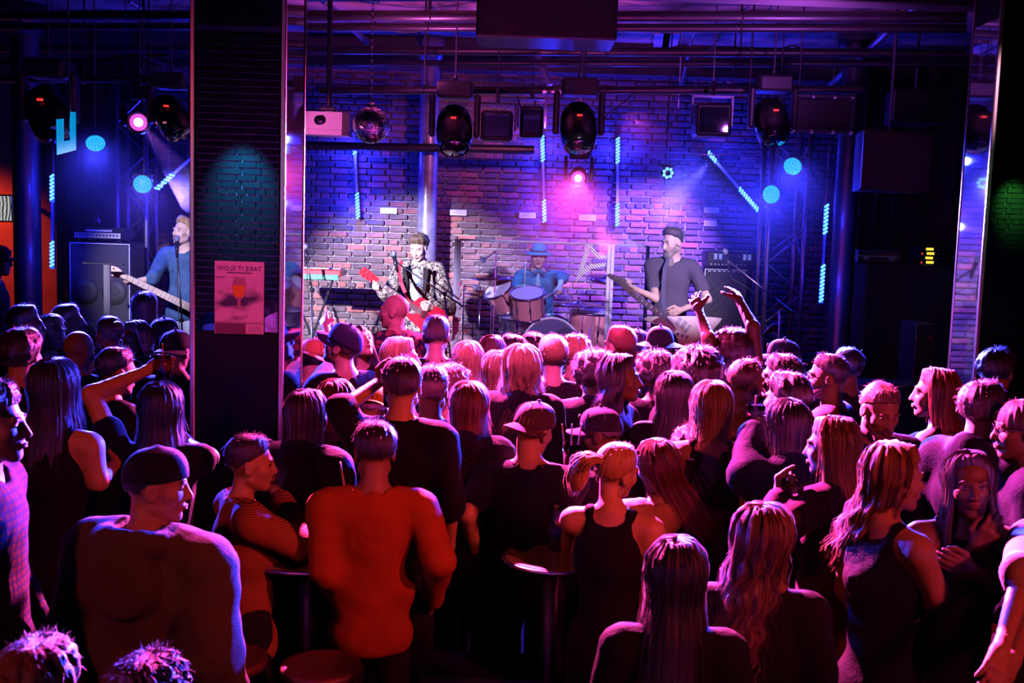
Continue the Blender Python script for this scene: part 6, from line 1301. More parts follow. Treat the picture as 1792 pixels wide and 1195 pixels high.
def guitar(label, d, body, bodym, nut, joint, bridge, head, headm, w0, w1, frets, strings, tuners, extra, neckm, boardm, strap=None, strapm=None):
    o = root('guitar', P(*body[0], d), label, 'guitar', 'guitars played on stage'); n = o
    slab(body, d, 0.042, 'body', bodym, o)
    V, F = bar3(nut, joint, w0, w1, 0.035, d - 0.012); MB().add(V, F).build('neck', neckm, o)
    V, F = bar3(nut, joint, w0 * 0.98, w1 * 0.98, 0.006, d - 0.02); fb = MB().add(V, F).build('fingerboard', boardm, o)
    hd = slab(head, d - 0.008, 0.016, 'headstock', headm, o, smooth=2)
    A, B, J = P(*nut, d - 0.022), P(*bridge, d - 0.022), P(*joint, d - 0.022); u = (B - A); L_ = np.linalg.norm(u); u /= L_; v = np.cross(u, _F)
    for k in range(frets):
        q = A + u * L_ * (1 - 2 ** (-(k + 1) / 12)); t = np.linalg.norm(q - A) / np.linalg.norm(J - A)
        if t < 0.99: w_ = w0 + (w1 - w0) * t; MB().cyl(q - v * w_ / 2, q + v * w_ / 2, 0.0016, n=5).build('fret', NICKEL, fb)
        if k in (2, 4, 6, 8, 11, 14) and t < 0.95: MB().box(q - u * 0.014 + _F * 0.0012, (0.012, 0.02, 0.002), np.stack([u, v, -_F], 1)).build('inlay', PIPING, fb)
    for k in range(strings):
        s = (k - (strings - 1) / 2) / strings; MB().cyl(A + v * s * w0 * 0.9 - _F * 0.003, B + v * s * w1 * 0.95 - _F * 0.012, 0.0011, n=4).build('string', NICKEL, o)
    for (x, y) in tuners:
        q = P(x, y, d - 0.014); MB().cyl(q, q - _F * 0.02, 0.006, n=8).build('tuning_peg', NICKEL, hd); MB().ball(q + v * 0.0 + np.array([0, 0, 0.0]) - _F * 0.0 + _F * 0.02, (0.012, 0.008, 0.012), 8, 6).build('tuner_button', PIPING, hd, True)
    for kind, a, sx, sy, m in extra:
        q = P(*a, d - 0.008)
        if kind == 'box': MB().box(q, (sx, sy, 0.018), np.stack([u, v, -_F], 1), bev=0.003).build('pickup', m, o)
        elif kind == 'knob': MB().cyl(q, q - _F * 0.016, sx, sx * 0.9, n=12).build('control_knob', m, o, True)
        elif kind == 'bridge': MB().box(q, (sx, sy, 0.014), np.stack([u, v, -_F], 1), bev=0.002).build('bridge', m, o)
    if strap:
        pts = [P(*q) for q in strap]; V = []
        for i, p in enumerate(pts):
            t = pts[min(i + 1, len(pts) - 1)] - pts[max(i - 1, 0)]; s = np.cross(t, _F); s /= np.linalg.norm(s); V += [p - s * 0.017, p + s * 0.017, p + s * 0.017 + _F * 0.005, p - s * 0.017 + _F * 0.005]
        F = [(4 * i + k, 4 * i + (k + 1) % 4, 4 * i + 4 + (k + 1) % 4, 4 * i + 4 + k) for i in range(len(pts) - 1) for k in range(4)]
        MB().add(V, F).build('strap', strapm, o)
    return o
guitar('cherry red double-horned electric guitar held by the floral-jacket guitarist', 10.18, [(705, 510), (713, 521), (723, 528), (734, 521), (745, 524), (755, 532), (768, 538), (780, 545), (784, 556), (776, 570), (759, 583), (742, 581), (730, 571), (716, 559), (707, 547), (716, 548), (728, 549), (723, 538)], REDG,
       (661, 493), (737, 547), (758, 562), [(628, 479), (636, 467), (645, 472), (664, 489), (658, 497), (643, 490)], REDG, 0.043, 0.055, 21, 6, [(636, 472), (643, 477), (650, 482), (634, 481), (641, 486), (648, 491)],
       [('box', (742, 551), 0.035, 0.07, BLACKG), ('box', (750, 557), 0.035, 0.07, CHROME), ('bridge', (759, 563), 0.02, 0.08, CHROME), ('knob', (770, 562), 0.011, 0, BLACKG), ('knob', (776, 556), 0.011, 0, BLACKG)], mat('mahogany_neck', (0.25, 0.05, 0.03), 0.4), ROSE,
       [(709, 512, 10.16), (702, 495, 10.2), (697, 475, 10.33), (703, 457, 10.45)], cloth('red_strap', (0.55, 0.03, 0.06), rough=0.4))
guitar('white angular electric guitar with black pickguard held by the bearded guitarist', 9.62, [(1128, 560), (1132, 555), (1150, 553), (1164, 549), (1172, 553), (1210, 553), (1257, 556), (1262, 560), (1246, 579), (1222, 595), (1199, 607), (1190, 604), (1180, 584), (1163, 574)], WHG,
       (1101, 510), (1166, 557), (1201, 581), [(1062, 483), (1068, 479), (1078, 482), (1092, 488), (1105, 506), (1099, 513), (1084, 498)], BLACKG, 0.042, 0.054, 20, 6, [(1071, 482), (1077, 485), (1083, 488), (1089, 491), (1095, 496), (1099, 501)],
       [('box', (1188, 562), 0.034, 0.07, PUM), ('box', (1197, 568), 0.034, 0.07, PUM), ('bridge', (1204, 575), 0.02, 0.08, PUM), ('knob', (1186, 584), 0.014, 0, CHROME), ('knob', (1194, 587), 0.014, 0, CHROME), ('knob', (1202, 589), 0.014, 0, CHROME)], mat('dark_mahogany_neck', (0.16, 0.07, 0.04), 0.4), ROSE,
       [(1166, 553, 9.6), (1161, 530, 9.66), (1161, 500, 9.78), (1163, 470, 9.86), (1170, 452, 9.95)], cloth('black_strap', (0.11, 0.10, 0.18), rough=0.5))
gw = bpy.data.objects['guitar.001'] if 'guitar.001' in bpy.data.objects else None
if gw: slab([(1141, 562), (1160, 554), (1172, 560), (1184, 576), (1174, 578), (1160, 571)], 9.612, 0.004, 'pickguard', BLACKG, gw, back=-0.006, smooth=2)
guitar('pale maple-necked bass guitar played by the bassist', 9.78, [(345, 520), (372, 512), (395, 530), (430, 535), (455, 560), (450, 600), (415, 622), (385, 612), (365, 590), (340, 580), (350, 560), (340, 545)], WHG,
       (211, 480), (346, 545), (405, 573), [(181, 468), (186, 464), (204, 467), (215, 477), (207, 486), (196, 482)], MAPLE, 0.046, 0.066, 20, 5, [(188, 470), (194, 469), (200, 470), (196, 477), (203, 478)],
       [('box', (385, 563), 0.04, 0.09, BLACKG), ('bridge', (410, 576), 0.05, 0.08, CHROME)], MAPLE, mat('maple_fingerboard', (0.85, 0.66, 0.50), 0.3, coat=0.5), [(352, 515, 9.76), (345, 480, 9.8), (340, 450, 9.95)], MATS['cloth_black_strap'])
for (a, b, lab) in [((917, 512, 11.2), (920, 457, 11.2), 'drumstick held upright in the drummer hand'), ((979, 506, 11.2), (950, 522, 10.95), 'drumstick reaching toward the rack drum')]:
    A, B = P(*a), P(*b); u = B - A; tag(MB().tube([A, A + u * 0.9, A + u * 0.96, B], [0.008, 0.007, 0.005, 0.006], 8).build('drumstick', mat('hickory', (0.75, 0.58, 0.4), 0.5), None, True), lab, 'drumstick', 'drumsticks')
# ================================================================ THE CROWD
BLK = cloth('black_cotton', (0.007, 0.006, 0.008)); NAVY = cloth('navy_cotton', (0.012, 0.014, 0.035)); PLAID = pattern('red_blue_plaid', 'plaid', (0.006, 0.008, 0.045), (0.075, 0.012, 0.015), 12)
RUST = cloth('rust_sweater', (0.52, 0.13, 0.06), bscale=300, bump=0.5); STRIPE = pattern('rust_striped_knit', 'stripe', (0.62, 0.30, 0.22), (0.25, 0.09, 0.07), 38); HOODG = cloth('grey_hoodie', (0.15, 0.155, 0.15)); DOTS = pattern('black_dotted_blouse', 'dots', (0.01, 0.01, 0.012), (0.75, 0.45, 0.5), 34)
GREYP = cloth('grey_purple_shirt', (0.32, 0.26, 0.36), var=0.2, nscale=120); BEIGE = cloth('beige_blouse', (0.62, 0.48, 0.42)); PALE = cloth('pale_shirt', (0.66, 0.58, 0.62)); PLAIDL = pattern('light_blue_plaid', 'plaid', (0.42, 0.45, 0.75), (0.2, 0.22, 0.55), 16); HAWAI = pattern('dark_leafy_shirt', 'floral', (0.03, 0.03, 0.08), (0.35, 0.12, 0.14), 11)
DKGRID = pattern('dark_checked_shirt', 'plaid', (0.02, 0.02, 0.03), (0.10, 0.09, 0.12), 22); STRP2 = pattern('thin_striped_shirt', 'stripe', (0.10, 0.08, 0.16), (0.35, 0.25, 0.4), 20); MAUVE = cloth('mauve_shirt', (0.42, 0.24, 0.30)); DKRED = cloth('dark_maroon_shirt', (0.12, 0.03, 0.04)); BLUEJ = cloth('blue_black_jacket', (0.010, 0.010, 0.03))
BLONDE = (0.62, 0.42, 0.22); DBLOND = (0.42, 0.26, 0.12); BROWN = (0.12, 0.06, 0.03); AUB = (0.26, 0.085, 0.035); DK = (0.022, 0.014, 0.011); GREY = (0.35, 0.33, 0.33)
# --- near row
person(-12, 663, 3.5, 84, 'man in plaid shirt at the left edge, profile to the right', hair='wavy', hc=DK, skin='fair', top='long', tm=PLAID, face=True, head=(0, 0, 0), toph=1.93)
person(274, 774, 3.6, 20, 'man in grey hoodie and black beanie, cheek turned to the right', hat='beanie', hatc=(0.012, 0.012, 0.014), hair='crop', hc=DK, skin='fair', top='hoodie', tm=HOODG, hood=True, head=(56, -4, 0), wide=1.26, face=True)
person(440, 757, 4.6, 62, 'person in rust striped knit with hands raised to the mouth', sex='f', hair='short', hc=DK, skin='fair', top='long', tm=STRIPE, head=(14, -4, 0), aR=((528, 955, 4.55), (487, 862, 4.85)), aL=((500, 945, 4.95), (476, 858, 4.98)), hL='fist', hR='fist', pL=(0, 0, 1), pR=(0, 0, 1), cuff=1.85, hk=dict(back=112), face=True)
person(656, 734, 4.5, -6, 'man in a rust sweater with his back turned, near the empty stool', hair='short', hc=DK, skin='tan', top='long', tm=RUST, wide=1.08, head=(-8, -8, 0), aL=((572, 1000, 4.45), (596, 1040, 4.85)), aR=((768, 980, 4.4), (756, 1052, 4.8)))
person(1187, 934, 3.25, 4, 'woman with long dark straight hair at the front of the frame', sex='f', hair='xlong', hc=DK, skin='mid', top='tee', tm=BLK, head=(10, -4, 0), hk=dict(spread=0.10, L_=0.46, strands=220))
person(1338, 878, 3.5, 10, 'woman whose long wavy hair is rimmed pink at its left edge', sex='f', hair='wavylong', hc=BROWN, skin='fair', top='tee', tm=BLK, head=(14, -6, 0), hk=dict(L_=0.46, spread=0.15, sway=-0.14, strands=260))
person(1572, 772, 3.85, 62, 'woman in black tank top, pink-lit hair flowing over her left shoulder', sex='f', hair='wavylong', hc=DBLOND, skin='fair', top='tank', tm=BLK, head=(20, -2, 0), face=True, hk=dict(L_=0.36, spread=0.22, sway=-0.34, strands=300, th_hang=104, thick=0.028), aR=((1640, 1040, 3.75), (1600, 1075, 4.0)), aL=((1480, 1030, 4.2), (1520, 1110, 4.3)))
person(1702, 786, 3.98, 188, 'woman facing the camera with dark parted hair and a hand on her chest', sex='f', hair='xlong', hc=DK, skin='tan', top='tank', tm=BLK, head=(4, 2, 4), face=True, hk=dict(L_=0.40, spread=0.25, th_hang=128, front=46), aR=((1660, 1010, 4.0), (1708, 958, 3.92)), aL=((1772, 1030, 3.95), (1700, 1000, 3.85)), hR='relax', hL='relax', pR=(0.2, 1, 0), pL=(0, 1, 0))
person(1860, 790, 3.7, -100, 'person at the right edge holding out a bare forearm with rolled sleeve', sex='m', hair='short', hc=BROWN, skin='fair', top='long', cuff=1.1, tm=PALE, head=(0, 0, 0), aR=((1790, 1010, 3.5), (1752, 1135, 3.3)), aL=((1800, 1080, 3.75), (1775, 1150, 3.6)), hR='relax', hL='relax', pR=(-0.3, 0.6, -0.6))
person(1792, 692, 4.4, -70, 'bald man with glasses at the right edge turned to the left', hair='fringe', hc=(0.10, 0.07, 0.05), skin='tan', top='long', tm=BLUEJ, head=(-10, -4, 0), glasses=True, face=True)
person(1728, 663, 4.6, 58, 'man with short dark hair and a lit ear near the right edge', hair='short', hc=DK, skin='fair', top='jacket', tm=BLUEJ, head=(8, 0, 0))
person(1458, 725, 4.35, -38, 'woman with long straight light hair turned left, hand near her chest', sex='f', hair='xlong', hc=DBLOND, skin='fair', top='long', tm=cloth('plum_blouse', (0.10, 0.04, 0.08)), head=(-22, -4, 0), face=True, hk=dict(L_=0.40, spread=0.10, strands=280, th_hang=112), aL=((1330, 950, 4.15), (1366, 866, 4.3)), hL='fist', pL=(0.5, 0, 0.8))
person(1542, 664, 5.0, 172, 'short-haired man in a black jacket facing the camera and looking down', hair='crop', hc=(0.30, 0.11, 0.05), skin='fair', top='jacket', tm=BLK, head=(-6, -22, 0), face=True, beard=(0.008, (0.20, 0.08, 0.04)))
person(1638, 641, 5.2, -46, 'woman with brown shoulder-length hair near the right column', sex='f', hair='long', hc=AUB, skin='mid', top='tank', tm=BLK, head=(-25, 0, 0), hk=dict(L_=0.20), face=True)
person(1380, 694, 4.7, -4, 'woman with long dark hair behind the straight-haired woman', sex='f', hair='xlong', hc=DK, skin='mid', top='jacket', tm=BLUEJ, head=(-6, -4, 0), aL=((1305, 830, 4.65), (1318, 752, 4.85)), hL='grip', pL=(0.6, 0.6, 0.3))
person(1247, 664, 5.05, 4, 'woman with a pink-lit bob and a strappy open-backed black top', sex='f', hair='bob', hc=BLONDE, skin='fair', top='halter', tm=BLK, head=(8, -2, 0), hk=dict(strands=260), wide=1.0, aL=((1178, 850, 4.8), (1190, 950, 5.0)), aR=((1310, 860, 4.8), (1300, 960, 5.0)))
person(1082, 768, 4.45, 20, 'woman with curly ponytail and black racer-back top at the round table', sex='f', hair='tied', hc=BLONDE, skin='fair', top='tank', tm=BLK, head=(32, -6, 10), tail=('pony', 0.17, -0.09), earring=True, lean=(0.0, 0.03), aL=((1000, 925, 4.75), (985, 982, 4.95)), hL='grip', pL=(0.6, 0.5, 0), wide=1.05)
person(1152, 765, 4.78, -16, 'woman in a beige blouse with long auburn hair leaning on her friend', sex='f', hair='xlong', hc=AUB, skin='fair', top='long', tm=BEIGE, head=(-14, -6, -12), hk=dict(L_=0.36, sway=0.22, spread=0.16, strands=260))
person(936, 697, 5.0, 14, 'man in black t-shirt and backwards cap at the round table', hat='backcap', hatc=(0.10, 0.07, 0.09), hair='crop', hc=DBLOND, skin='fair', top='tee', tm=BLK, head=(24, -6, 8), wide=1.14, aL=((818, 900, 4.9), (835, 985, 5.2)), aR=((975, 905, 4.95), (955, 960, 5.25)))
person(1054, 707, 5.3, -58, 'man in a dark cap with its visor toward the left, beside tall straws', hat='cap', hatc=(0.05, 0.04, 0.08), hair='crop', hc=DK, skin='fair', top='long', tm=BLK, head=(-8, -6, 0))
person(706, 622, 4.85, 6, 'man in a black shirt raising his left arm across his face', hair='short', hc=DK, skin='fair', top='long', cuff=1.12, tm=BLK, head=(-6, 0, 0), wide=1.04, aL=((598, 716, 4.75), (664, 668, 4.95)), hL='grip', pL=(0.4, 0.6, 0.3))
person(540, 678, 4.95, 16, 'woman with long black hair in a jacket with white sleeve stripes', sex='f', hair='xlong', hc=DK, skin='fair', top='jacket', tm=BLK, head=(24, -2, 0), hk=dict(L_=0.40, spread=0.06))
person(590, 660, 5.2, 10, 'woman in a pale dotted blouse half hidden behind the long black hair', sex='f', hair='long', hc=AUB, skin='fair', top='long', tm=DOTS, head=(10, 0, 0))
person(281, 664, 4.7, -6, 'woman with straight dark hair holding a drink up with a bare arm', sex='f', hair='xlong', hc=DK, skin='fair', top='tee', tm=BLK, aL=((160, 690, 4.75), (262, 646, 5.0)), hL='grip', pL=(0.8, 0.4, 0.2), aR=((366, 800, 4.75), (330, 775, 5.0)), hR='fist', cuff=0.45)
person(97, 622, 4.3, 4, 'woman with long dark hair and bare arms left of the raised drink', sex='f', hair='xlong', hc=DK, skin='fair', top='tank', tm=BLK, aR=((172, 842, 4.3), (200, 812, 4.6)), hR='fist', aL=((30, 850, 4.3), (45, 930, 4.6)), hk=dict(L_=0.30))
person(40, 573, 5.4, 6, 'dark-haired person rimmed with blue at the left of the crowd', hair='wavy', hc=DK, skin='mid', top='tee', tm=BLK, hk=dict(thick=0.035, back=130))
person(205, 606, 5.9, 40, 'person with short dark hair under the raised forearm', hair='short', hc=DK, skin='mid', top='tee', tm=BLK, head=(12, -8, 0))
person(70, 1116, 2.45, 6, 'nearest blurred head with pale tousled hair in the lower left corner', sex='f', hair='wavy', hc=DBLOND, skin='mid', top='long', tm=BLK, hk=dict(thick=0.034, fuzz=350))
person(262, 1124, 2.8, 20, 'near person with dark tousled hair at the bottom edge below the hoodie', hair='curly', hc=(0.10, 0.05, 0.05), skin='mid', top='long', tm=BLK, hk=dict(thick=0.03))
# --- left, farther
person(46, 531, 7.0, 48, 'man with short dark hair and a visible ear at the far left', hair='short', hc=DK, skin='fair', top='tee', tm=BLK, head=(14, 0, 0))
person(90, 548, 7.35, 120, 'woman with smooth fair hair beside the man at the far left', sex='f', hair='long', hc=DBLOND, skin='fair', top='tee', tm=NAVY, hk=dict(L_=0.18), face=True)
person(122, 530, 7.7, 50, 'dark-haired man in front of the bass cabinet looking right', hair='short', hc=DK, skin='mid', top='long', tm=NAVY, head=(14, 4, 0))
person(138, 578, 6.6, 2, 'bald man seen from behind below the bass cabinet', hair=None, skin='fair', top='tee', tm=NAVY, head=(20, -10, 0))
person(190, 549, 7.05, -24, 'woman with pinned-up hair and a hoop earring near the bass cabinet', sex='f', hair='tied', hc=BROWN, skin='fair', top='tank', tm=BLK, head=(-24, 0, 0), tail=('bun',), earring=True)
person(236, 560, 7.45, -136, 'laughing woman with dark curls facing left before the bass cabinet', sex='f', hair='wavylong', hc=DK, skin='fair', top='tee', tm=BLK, face=True, mouth=0.002, head=(-10, 0, 8), hk=dict(L_=0.14))
person(254, 508, 8.3, 8, 'person with long black hair standing tall below the bass neck', sex='f', hair='long', hc=(0.010, 0.008, 0.010), skin='mid', top='long', tm=BLK, hk=dict(L_=0.32, spread=0.3))
person(288, 552, 7.6, 30, 'person in a dark peaked cap next to the left column', hat='cap', hatc=(0.03, 0.03, 0.07), hair='crop', hc=DK, skin='fair', top='tee', tm=BLK)
person(308, 573, 6.6, 12, 'person in black cap clapping beside the left column', hat='backcap', hatc=(0.012, 0.012, 0.016), hair='crop', hc=DK, skin='fair', top='tee', tm=BLK, aR=((338, 690, 6.5), (316, 650, 6.6)), hR='open')
person(-4, 425, 8.9, 70, 'man in a dark cap and shirt by the television at the left edge', hat='cap', hatc=(0.03, 0.02, 0.05), hair='crop', hc=DK, skin='fair', top='tee', tm=NAVY, base=0.35, head=(10, 0, 0))
# --- centre, in front of the stage
person(548, 588, 6.65, 14, 'man in an orange cap and light blue plaid shirt beside the left column', hat='backcap', hatc=(0.85, 0.36, 0.18), hair='crop', hc=(0.12, 0.08, 0.07), skin='fair', top='long', tm=PLAIDL, head=(6, -16, 0))
person(598, 560, 6.1, -42, 'man in a navy cap tilted up to the left, pointing at the band', hat='cap', hatc=(0.03, 0.03, 0.09), hair='crop', hc=DK, skin='fair', top='tee', tm=BLK, head=(-26, 20, 0), aL=((586, 636, 6.5), (570, 572, 6.75)), hL='point', pL=(0.3, 1, 0))
person(634, 568, 7.5, 150, 'woman with dark hair gazing up to the right near the pointing man', sex='f', hair='long', hc=DK, skin='fair', top='long', tm=BLK, head=(-8, 32, 0), face=True, hk=dict(L_=0.2))
person(690, 514, 8.0, -30, 'bald man in a dark leafy shirt looking left toward the keyboard', hair=None, skin='fair', top='long', tm=HAWAI, head=(-48, 0, 0), wide=1.15, face=True, size=1.06)
person(704, 587, 6.15, 70, 'blonde woman in profile looking right behind the raised arm', sex='f', hair='long', hc=BLONDE, skin='fair', top='tee', tm=BLK, head=(10, 0, 0), face=True, hk=dict(L_=0.18, th_hang=106))
person(764, 549, 6.85, -2, 'man with cropped dark hair and both ears showing, below the red guitar', hair='short', hc=DK, skin='fair', top='tee', tm=BLK, hk=dict(back=112, thick=0.022))
person(757, 637, 5.5, 4, 'man in a grey heathered shirt seen from behind', hair='short', hc=DK, skin='fair', top='long', tm=GREYP, wide=1.05, head=(4, -4, 0))
person(786, 630, 5.85, 16, 'person with pink-rimmed curly hair behind the grey shirt', sex='f', hair='curly', hc=BROWN, skin='fair', top='tee', tm=BLK)
person(822, 664, 5.15, 10, 'woman with shoulder-length hair right of the grey-shirted man', sex='f', hair='long', hc=AUB, skin='fair', top='jacket', tm=BLK, hk=dict(L_=0.24, spread=0.25))
person(820, 594, 6.5, 6, 'woman with bright blonde straight hair below the drum shield', sex='f', hair='long', hc=BLONDE, skin='fair', top='tee', tm=BLK, hk=dict(L_=0.24, spread=0.2, strands=240))
person(862, 584, 7.4, 0, 'woman with purple-lit brown hair close to the drum shield', sex='f', hair='long', hc=BROWN, skin='fair', top='tee', tm=BLK)
person(896, 585, 8.0, -60, 'dark-haired woman turned left below the drum kit', sex='f', hair='wavy', hc=DK, skin='fair', top='tee', tm=BLK, face=True)
person(934, 582, 8.35, -20, 'person with dark wavy hair just below the bass drum', hair='wavy', hc=DK, skin='mid', top='tee', tm=BLK)
person(872, 611, 6.2, -12, 'woman with long fair hair on the left of the blonde pair', sex='f', hair='xlong', hc=DBLOND, skin='fair', top='jacket', tm=BLK, hk=dict(spread=0.2, strands=260))
person(914, 602, 5.75, 8, 'woman with full wavy blonde hair in the middle of the crowd', sex='f', hair='wavylong', hc=BLONDE, skin='fair', top='jacket', tm=BLK, hk=dict(L_=0.36, spread=0.34, strands=340, thick=0.034))
person(968, 584, 6.5, -6, 'man with short brown hair in a black t-shirt below the bass drum', hair='short', hc=DBLOND, skin='fair', top='tee', tm=BLK, wide=1.05)
person(1008, 577, 7.1, 4, 'man with curly fair hair and a thin striped shirt', hair='curly', hc=BLONDE, skin='fair', top='long', tm=STRP2, hk=dict(thick=0.032, back=112))
person(1042, 606, 6.0, 10, 'person with dark curly hair in a black jacket at mid crowd', hair='curly', hc=DK, skin='mid', top='jacket', tm=BLK)
person(1084, 568, 6.8, -26, 'man with short reddish hair below the drum shield post', hair='short', hc=AUB, skin='fair', top='tee', tm=BLK, head=(-16, 0, 0))
person(1116, 572, 7.3, -16, 'person in a dark round cap behind the reddish-haired man', hat='backcap', hatc=(0.05, 0.05, 0.12), hair='crop', hc=DK, skin='fair', top='long', tm=NAVY)
person(1090, 618, 5.6, 112, 'woman with dark wavy hair looking right, face lit red', sex='f', hair='wavylong', hc=DK, skin='fair', top='tee', tm=BLK, head=(-6, 2, 0), face=True, hk=dict(L_=0.26))
person(1156, 572, 7.0, 4, 'person in a wide black brimmed hat below the white guitar', hat='brim', hatc=(0.010, 0.010, 0.014), hair='short', hc=DK, skin='fair', top='tee', tm=BLK)
person(1148, 608, 6.4, 0, 'woman with big dark curls behind the red-lit face', sex='f', hair='afro', hc=DK, skin='tan', top='tee', tm=BLK, hk=dict(thick=0.055))
person(1222, 603, 5.95, 0, 'person with a round blue-rimmed afro in mid crowd', hair='afro', hc=DK, skin='tan', top='tee', tm=BLK)
person(1184, 646, 5.5, 16, 'woman with long dark straight hair left of the pink bob', sex='f', hair='xlong', hc=DK, skin='fair', top='tee', tm=BLK, head=(18, 0, 0), hk=dict(spread=0.2))
person(1218, 736, 5.2, 0, 'short person with soft purple hair below the long dark hair', sex='f', hair='afro', hc=(0.18, 0.08, 0.12), skin='mid', top='tee', tm=BLK, hk=dict(thick=0.045))
person(1284, 572, 6.6, 0, 'curly-haired woman raising both arms toward the stage', sex='f', hair='afro', hc=(0.10, 0.04, 0.035), skin='tan', top='tank', tm=BLK, aL=((1240, 592, 6.55), (1222, 540, 6.75)), aR=((1318, 572, 6.55), (1294, 526, 6.75)), hL='open', hR='open', pL=(0.4, 1, 0), pR=(-0.4, 1, 0))
person(1308, 622, 5.75, 34, 'man with cropped hair in a pale shirt leaning toward a kiss', hair='crop', hc=BROWN, skin='fair', top='long', tm=PALE, head=(32, 0, 12), face=True)
person(1366, 618, 5.8, -50, 'dark-haired person face to face with the pale-shirted man', sex='f', hair='wavy', hc=DK, skin='fair', top='long', tm=BLUEJ, head=(-26, 2, -6), face=True, hk=dict(thick=0.03))
person(1372, 589, 6.7, -40, 'person in a flat dark cap behind the kissing pair', hat='cap', hatc=(0.012, 0.012, 0.016), hair='crop', hc=DK, skin='fair', top='tee', tm=BLK, head=(-10, 0, 0))
person(1376, 651, 5.3, -24, 'person with thick dark wavy hair in front of the kissing pair', hair='wavy', hc=DK, skin='mid', top='jacket', tm=BLUEJ, head=(-20, 0, 0), hk=dict(thick=0.036))
person(1448, 617, 6.0, -58, 'bearded man with glasses in profile to the left, neck lit red', hair='short', hc=DK, skin='fair', top='long', tm=MAUVE, head=(-22, 0, 0), glasses=True, beard=(0.006, (0.05, 0.03, 0.025)), face=True, wide=1.05)
person(1484, 606, 6.7, -10, 'person in a dark checked shirt behind the bearded man', hair='short', hc=DK, skin='tan', top='long', tm=DKGRID)
person(1748, 608, 6.1, 40, 'dark-haired person in front of the right mirrored column', hair='wavy', hc=DK, skin='fair', top='jacket', tm=BLK, hk=dict(thick=0.032))
person(1672, 676, 5.7, 22, 'person in a dark sequinned jacket beside the right column', sex='f', hair='long', hc=DK, skin='mid', top='jacket', tm=BLUEJ)
person(652, 668, 5.7, 0, 'person in a yellow cap under the raised black sleeve', hat='backcap', hatc=(0.95, 0.55, 0.03), hair='crop', hc=DK, skin='fair', top='tee', tm=BLK, head=(0, -18, 0))
# straps of the open-backed top and the white stripes of the black jacket
q = PEOPLE['woman with a pink-lit bob and a strappy open-backed black top']; H = q['H']
for k, (x0, z0, x1, z1) in enumerate([(-0.10, -0.33, 0.06, -0.62), (-0.09, -0.33, 0.10, -0.56), (0.10, -0.33, -0.06, -0.62), (0.11, -0.35, -0.10, -0.57), (-0.11, -0.34, 0.02, -0.66)]):
    pts = [(x0 + (x1 - x0) * t, -0.115 - 0.030 * math.sin(t * PI * 0.9) * (1 - 0.3 * abs(x0)), H + z0 + (z1 - z0) * t) for t in np.linspace(0, 1, 10)]
    MB().tube(pts, 0.0045, 6).build('back_strap', BLK, q['root'], True, local=True)
q = PEOPLE['woman with long black hair in a jacket with white sleeve stripes']
for k in range(2):
    a, b = q['sh'][1] + [0.05 + 0.0 * k, -0.06 + 0.03 * k, 0.045], q['el'][1] + [0.05, -0.055 + 0.03 * k, 0.0]
    MB().tube([a + (b - a) * t + np.array([0.018, -0.014, 0.012]) * math.sin(t * PI) for t in np.linspace(0, 1, 8)], 0.006, 5).build('sleeve_stripe', PIPING, q['root'], True, local=True)
# ================================================================ TABLES, STOOLS, DRINKS
TOPM = mat('glossy_table_top', (0.62, 0.58, 0.62), 0.2, var=0.15, nscale=6, coat=0.8); WOODS = mat('dark_stool_wood', (0.16, 0.07, 0.04), 0.45, var=0.3, nscale=12)
def round_table(px, py, z, r, label):
    c = PZ(px, py, z); o = root('round_table', (c[0], c[1], 0), label, 'table', 'tall round bar tables')
    MB().lathe([(0.001, -0.025), (r * 0.97, -0.025), (r, -0.015), (r, -0.003), (r * 0.985, 0.0), (0.001, 0.0)], 48, (c[0], c[1], z)).build('table_top', TOPM, o, True, auto=30)
    MB().tube([(c[0] + (r + 0.002) * math.cos(t), c[1] + (r + 0.002) * math.sin(t), z - 0.012) for t in np.linspace(0, 2 * PI, 48, endpoint=False)], 0.010, 6, True).build('metal_rim', STEEL, o, True)
    MB().cyl((c[0], c[1], 0.03), (c[0], c[1], z - 0.025), 0.035, n=16).build('pedestal', BLACK, o, True); MB().lathe([(0.28, 0), (0.28, 0.012), (0.10, 0.035), (0.04, 0.06)], 28, (c[0], c[1], 0)).build('base', BLACK, o, True)
    return c
tc_ = round_table(966, 972, 1.07, 0.21, 'round glossy bar table with a water bottle at centre')
tc2 = round_table(540, 966, 1.05, 0.26, 'dark round bar table behind the striped knit')
def stool(px, py, z, r, label):
    c = PZ(px, py, z); o = root('bar_stool', (c[0], c[1], 0), label, 'stool', 'round wooden bar stools')
    MB().lathe([(0.001, -0.04), (r * 0.95, -0.04), (r, -0.02), (r * 0.98, 0.0), (r * 0.85, -0.004), (0.001, -0.008)], 36, (c[0], c[1], z)).build('seat', WOODS, o, True)
    for k in range(4):
        t = PI / 4 + k * PI / 2; MB().cyl((c[0] + r * 0.6 * math.cos(t), c[1] + r * 0.6 * math.sin(t), z - 0.04), (c[0] + r * 1.05 * math.cos(t), c[1] + r * 1.05 * math.sin(t), 0), 0.015, n=8).build('leg', BLACK, o)
    MB().tube([(c[0] + r * 0.9 * math.cos(t), c[1] + r * 0.9 * math.sin(t), 0.25) for t in np.linspace(0, 2 * PI, 28, endpoint=False)], 0.009, 6, True).build('foot_ring', BLACK, o)
stool(562, 1162, 0.82, 0.155, 'empty round wooden stool at the bottom beside the rust sweater')
stool(400, 1150, 0.80, 0.15, 'round wooden stool half hidden by the grey hoodie')
c = PZ(972, 962, 1.07); o = root('water_bottle', c, 'clear plastic water bottle with a blue label on the round table', 'bottle')
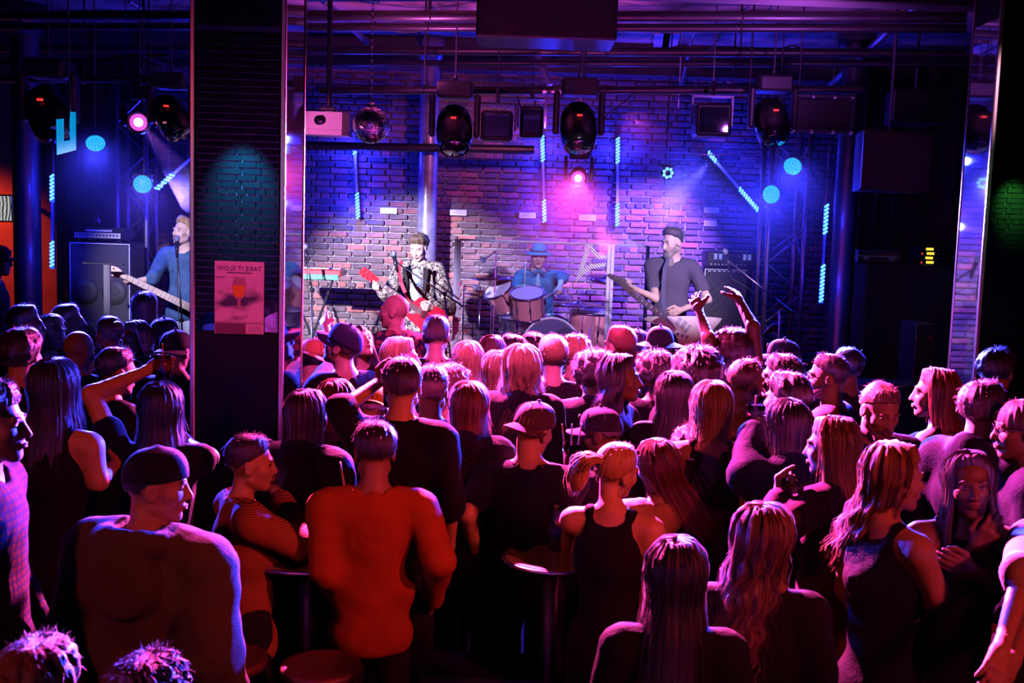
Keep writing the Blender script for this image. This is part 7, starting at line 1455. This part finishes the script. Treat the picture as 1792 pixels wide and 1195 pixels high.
MB().lathe([(0.001, 0), (0.028, 0), (0.032, 0.01), (0.032, 0.12), (0.029, 0.15), (0.014, 0.178), (0.012, 0.19)], 20, c).build('bottle', glassmat('clear_plastic', (0.85, 0.85, 0.95), 0.45), o, True)
MB().lathe([(0.001, 0.004), (0.029, 0.006), (0.029, 0.10), (0.001, 0.10)], 16, c).build('water', mat('water_fill', (0.5, 0.45, 0.6), 0.1, coat=1.0, alpha=0.5), o, True)
MB().lathe([(0.0327, 0.055), (0.0327, 0.105)], 20, c).build('label', mat('blue_label', (0.05, 0.08, 0.75), 0.5), o, True); MB().cyl(c + [0, 0, 0.187], c + [0, 0, 0.207], 0.0135, n=16).build('screw_cap', WHITE, o, True)
c = P(997, 850, 5.05); tumbler(c, 0.042, 0.20, 'tall glass with three straws held up near the backwards cap', (0.75, 0.55, 0.62), 3, 0.85)
c = P(285, 662, 5.0); tumbler(c, 0.040, 0.11, 'tumbler with a straw held up at the end of the raised bare arm', (0.75, 0.22, 0.16), 1, 0.8)
c = P(684, 712, 5.0); tumbler(c, 0.042, 0.12, 'iced glass held up by the man in the black shirt', (0.85, 0.45, 0.25), 0, 0.6)
c = P(1320, 742, 4.9); tumbler(c, 0.040, 0.09, 'short iced cocktail held before the pale shirt', (0.6, 0.25, 0.3), 1, 0.6)
c = PZ(576, 925, 1.05); o = root('beer_bottle', c, 'dark beer bottle on the table behind the rust sweater', 'bottle')
MB().lathe([(0.001, 0), (0.030, 0), (0.031, 0.01), (0.031, 0.13), (0.014, 0.185), (0.013, 0.225)], 18, c).build('bottle', mat('dark_bottle_glass', (0.02, 0.015, 0.03), 0.08, coat=1.0), o, True); MB().lathe([(0.0125, 0.222), (0.0145, 0.224), (0.0145, 0.232), (0.001, 0.234)], 16, c).build('cap', CHROME, o, True)
MB().lathe([(0.0315, 0.045), (0.0315, 0.10)], 18, c).build('label', mat('bottle_label', (0.3, 0.3, 0.45), 0.6), o, True)
# low bench with a coat in the dark foreground
c = PZ(850, 1165, 0.5); o = root('bench', (c[0], c[1], 0), 'low dark upholstered bench in the shadowed foreground', 'bench')
MB().box((c[0], c[1], 0.46), (0.62, 0.36, 0.09), bev=0.025).build('seat', mat('black_vinyl', (0.015, 0.012, 0.02), 0.35), o)
for sx in (-0.26, 0.26):
    for sy in (-0.13, 0.13): MB().box((c[0] + sx, c[1] + sy, 0.21), (0.04, 0.04, 0.42)).build('leg', BLACK, o)
c = PZ(872, 1130, 0.51); o = root('menu_card', (c[0], c[1], 0.506), 'small pale cards lying on the dark bench', 'card')
for k, dx in enumerate((-0.06, 0.05)): MB().box((c[0] + dx, c[1] - 0.05, 0.509), (0.07, 0.045, 0.004), rot(0.3 * k)).build('card', PAPER, o)
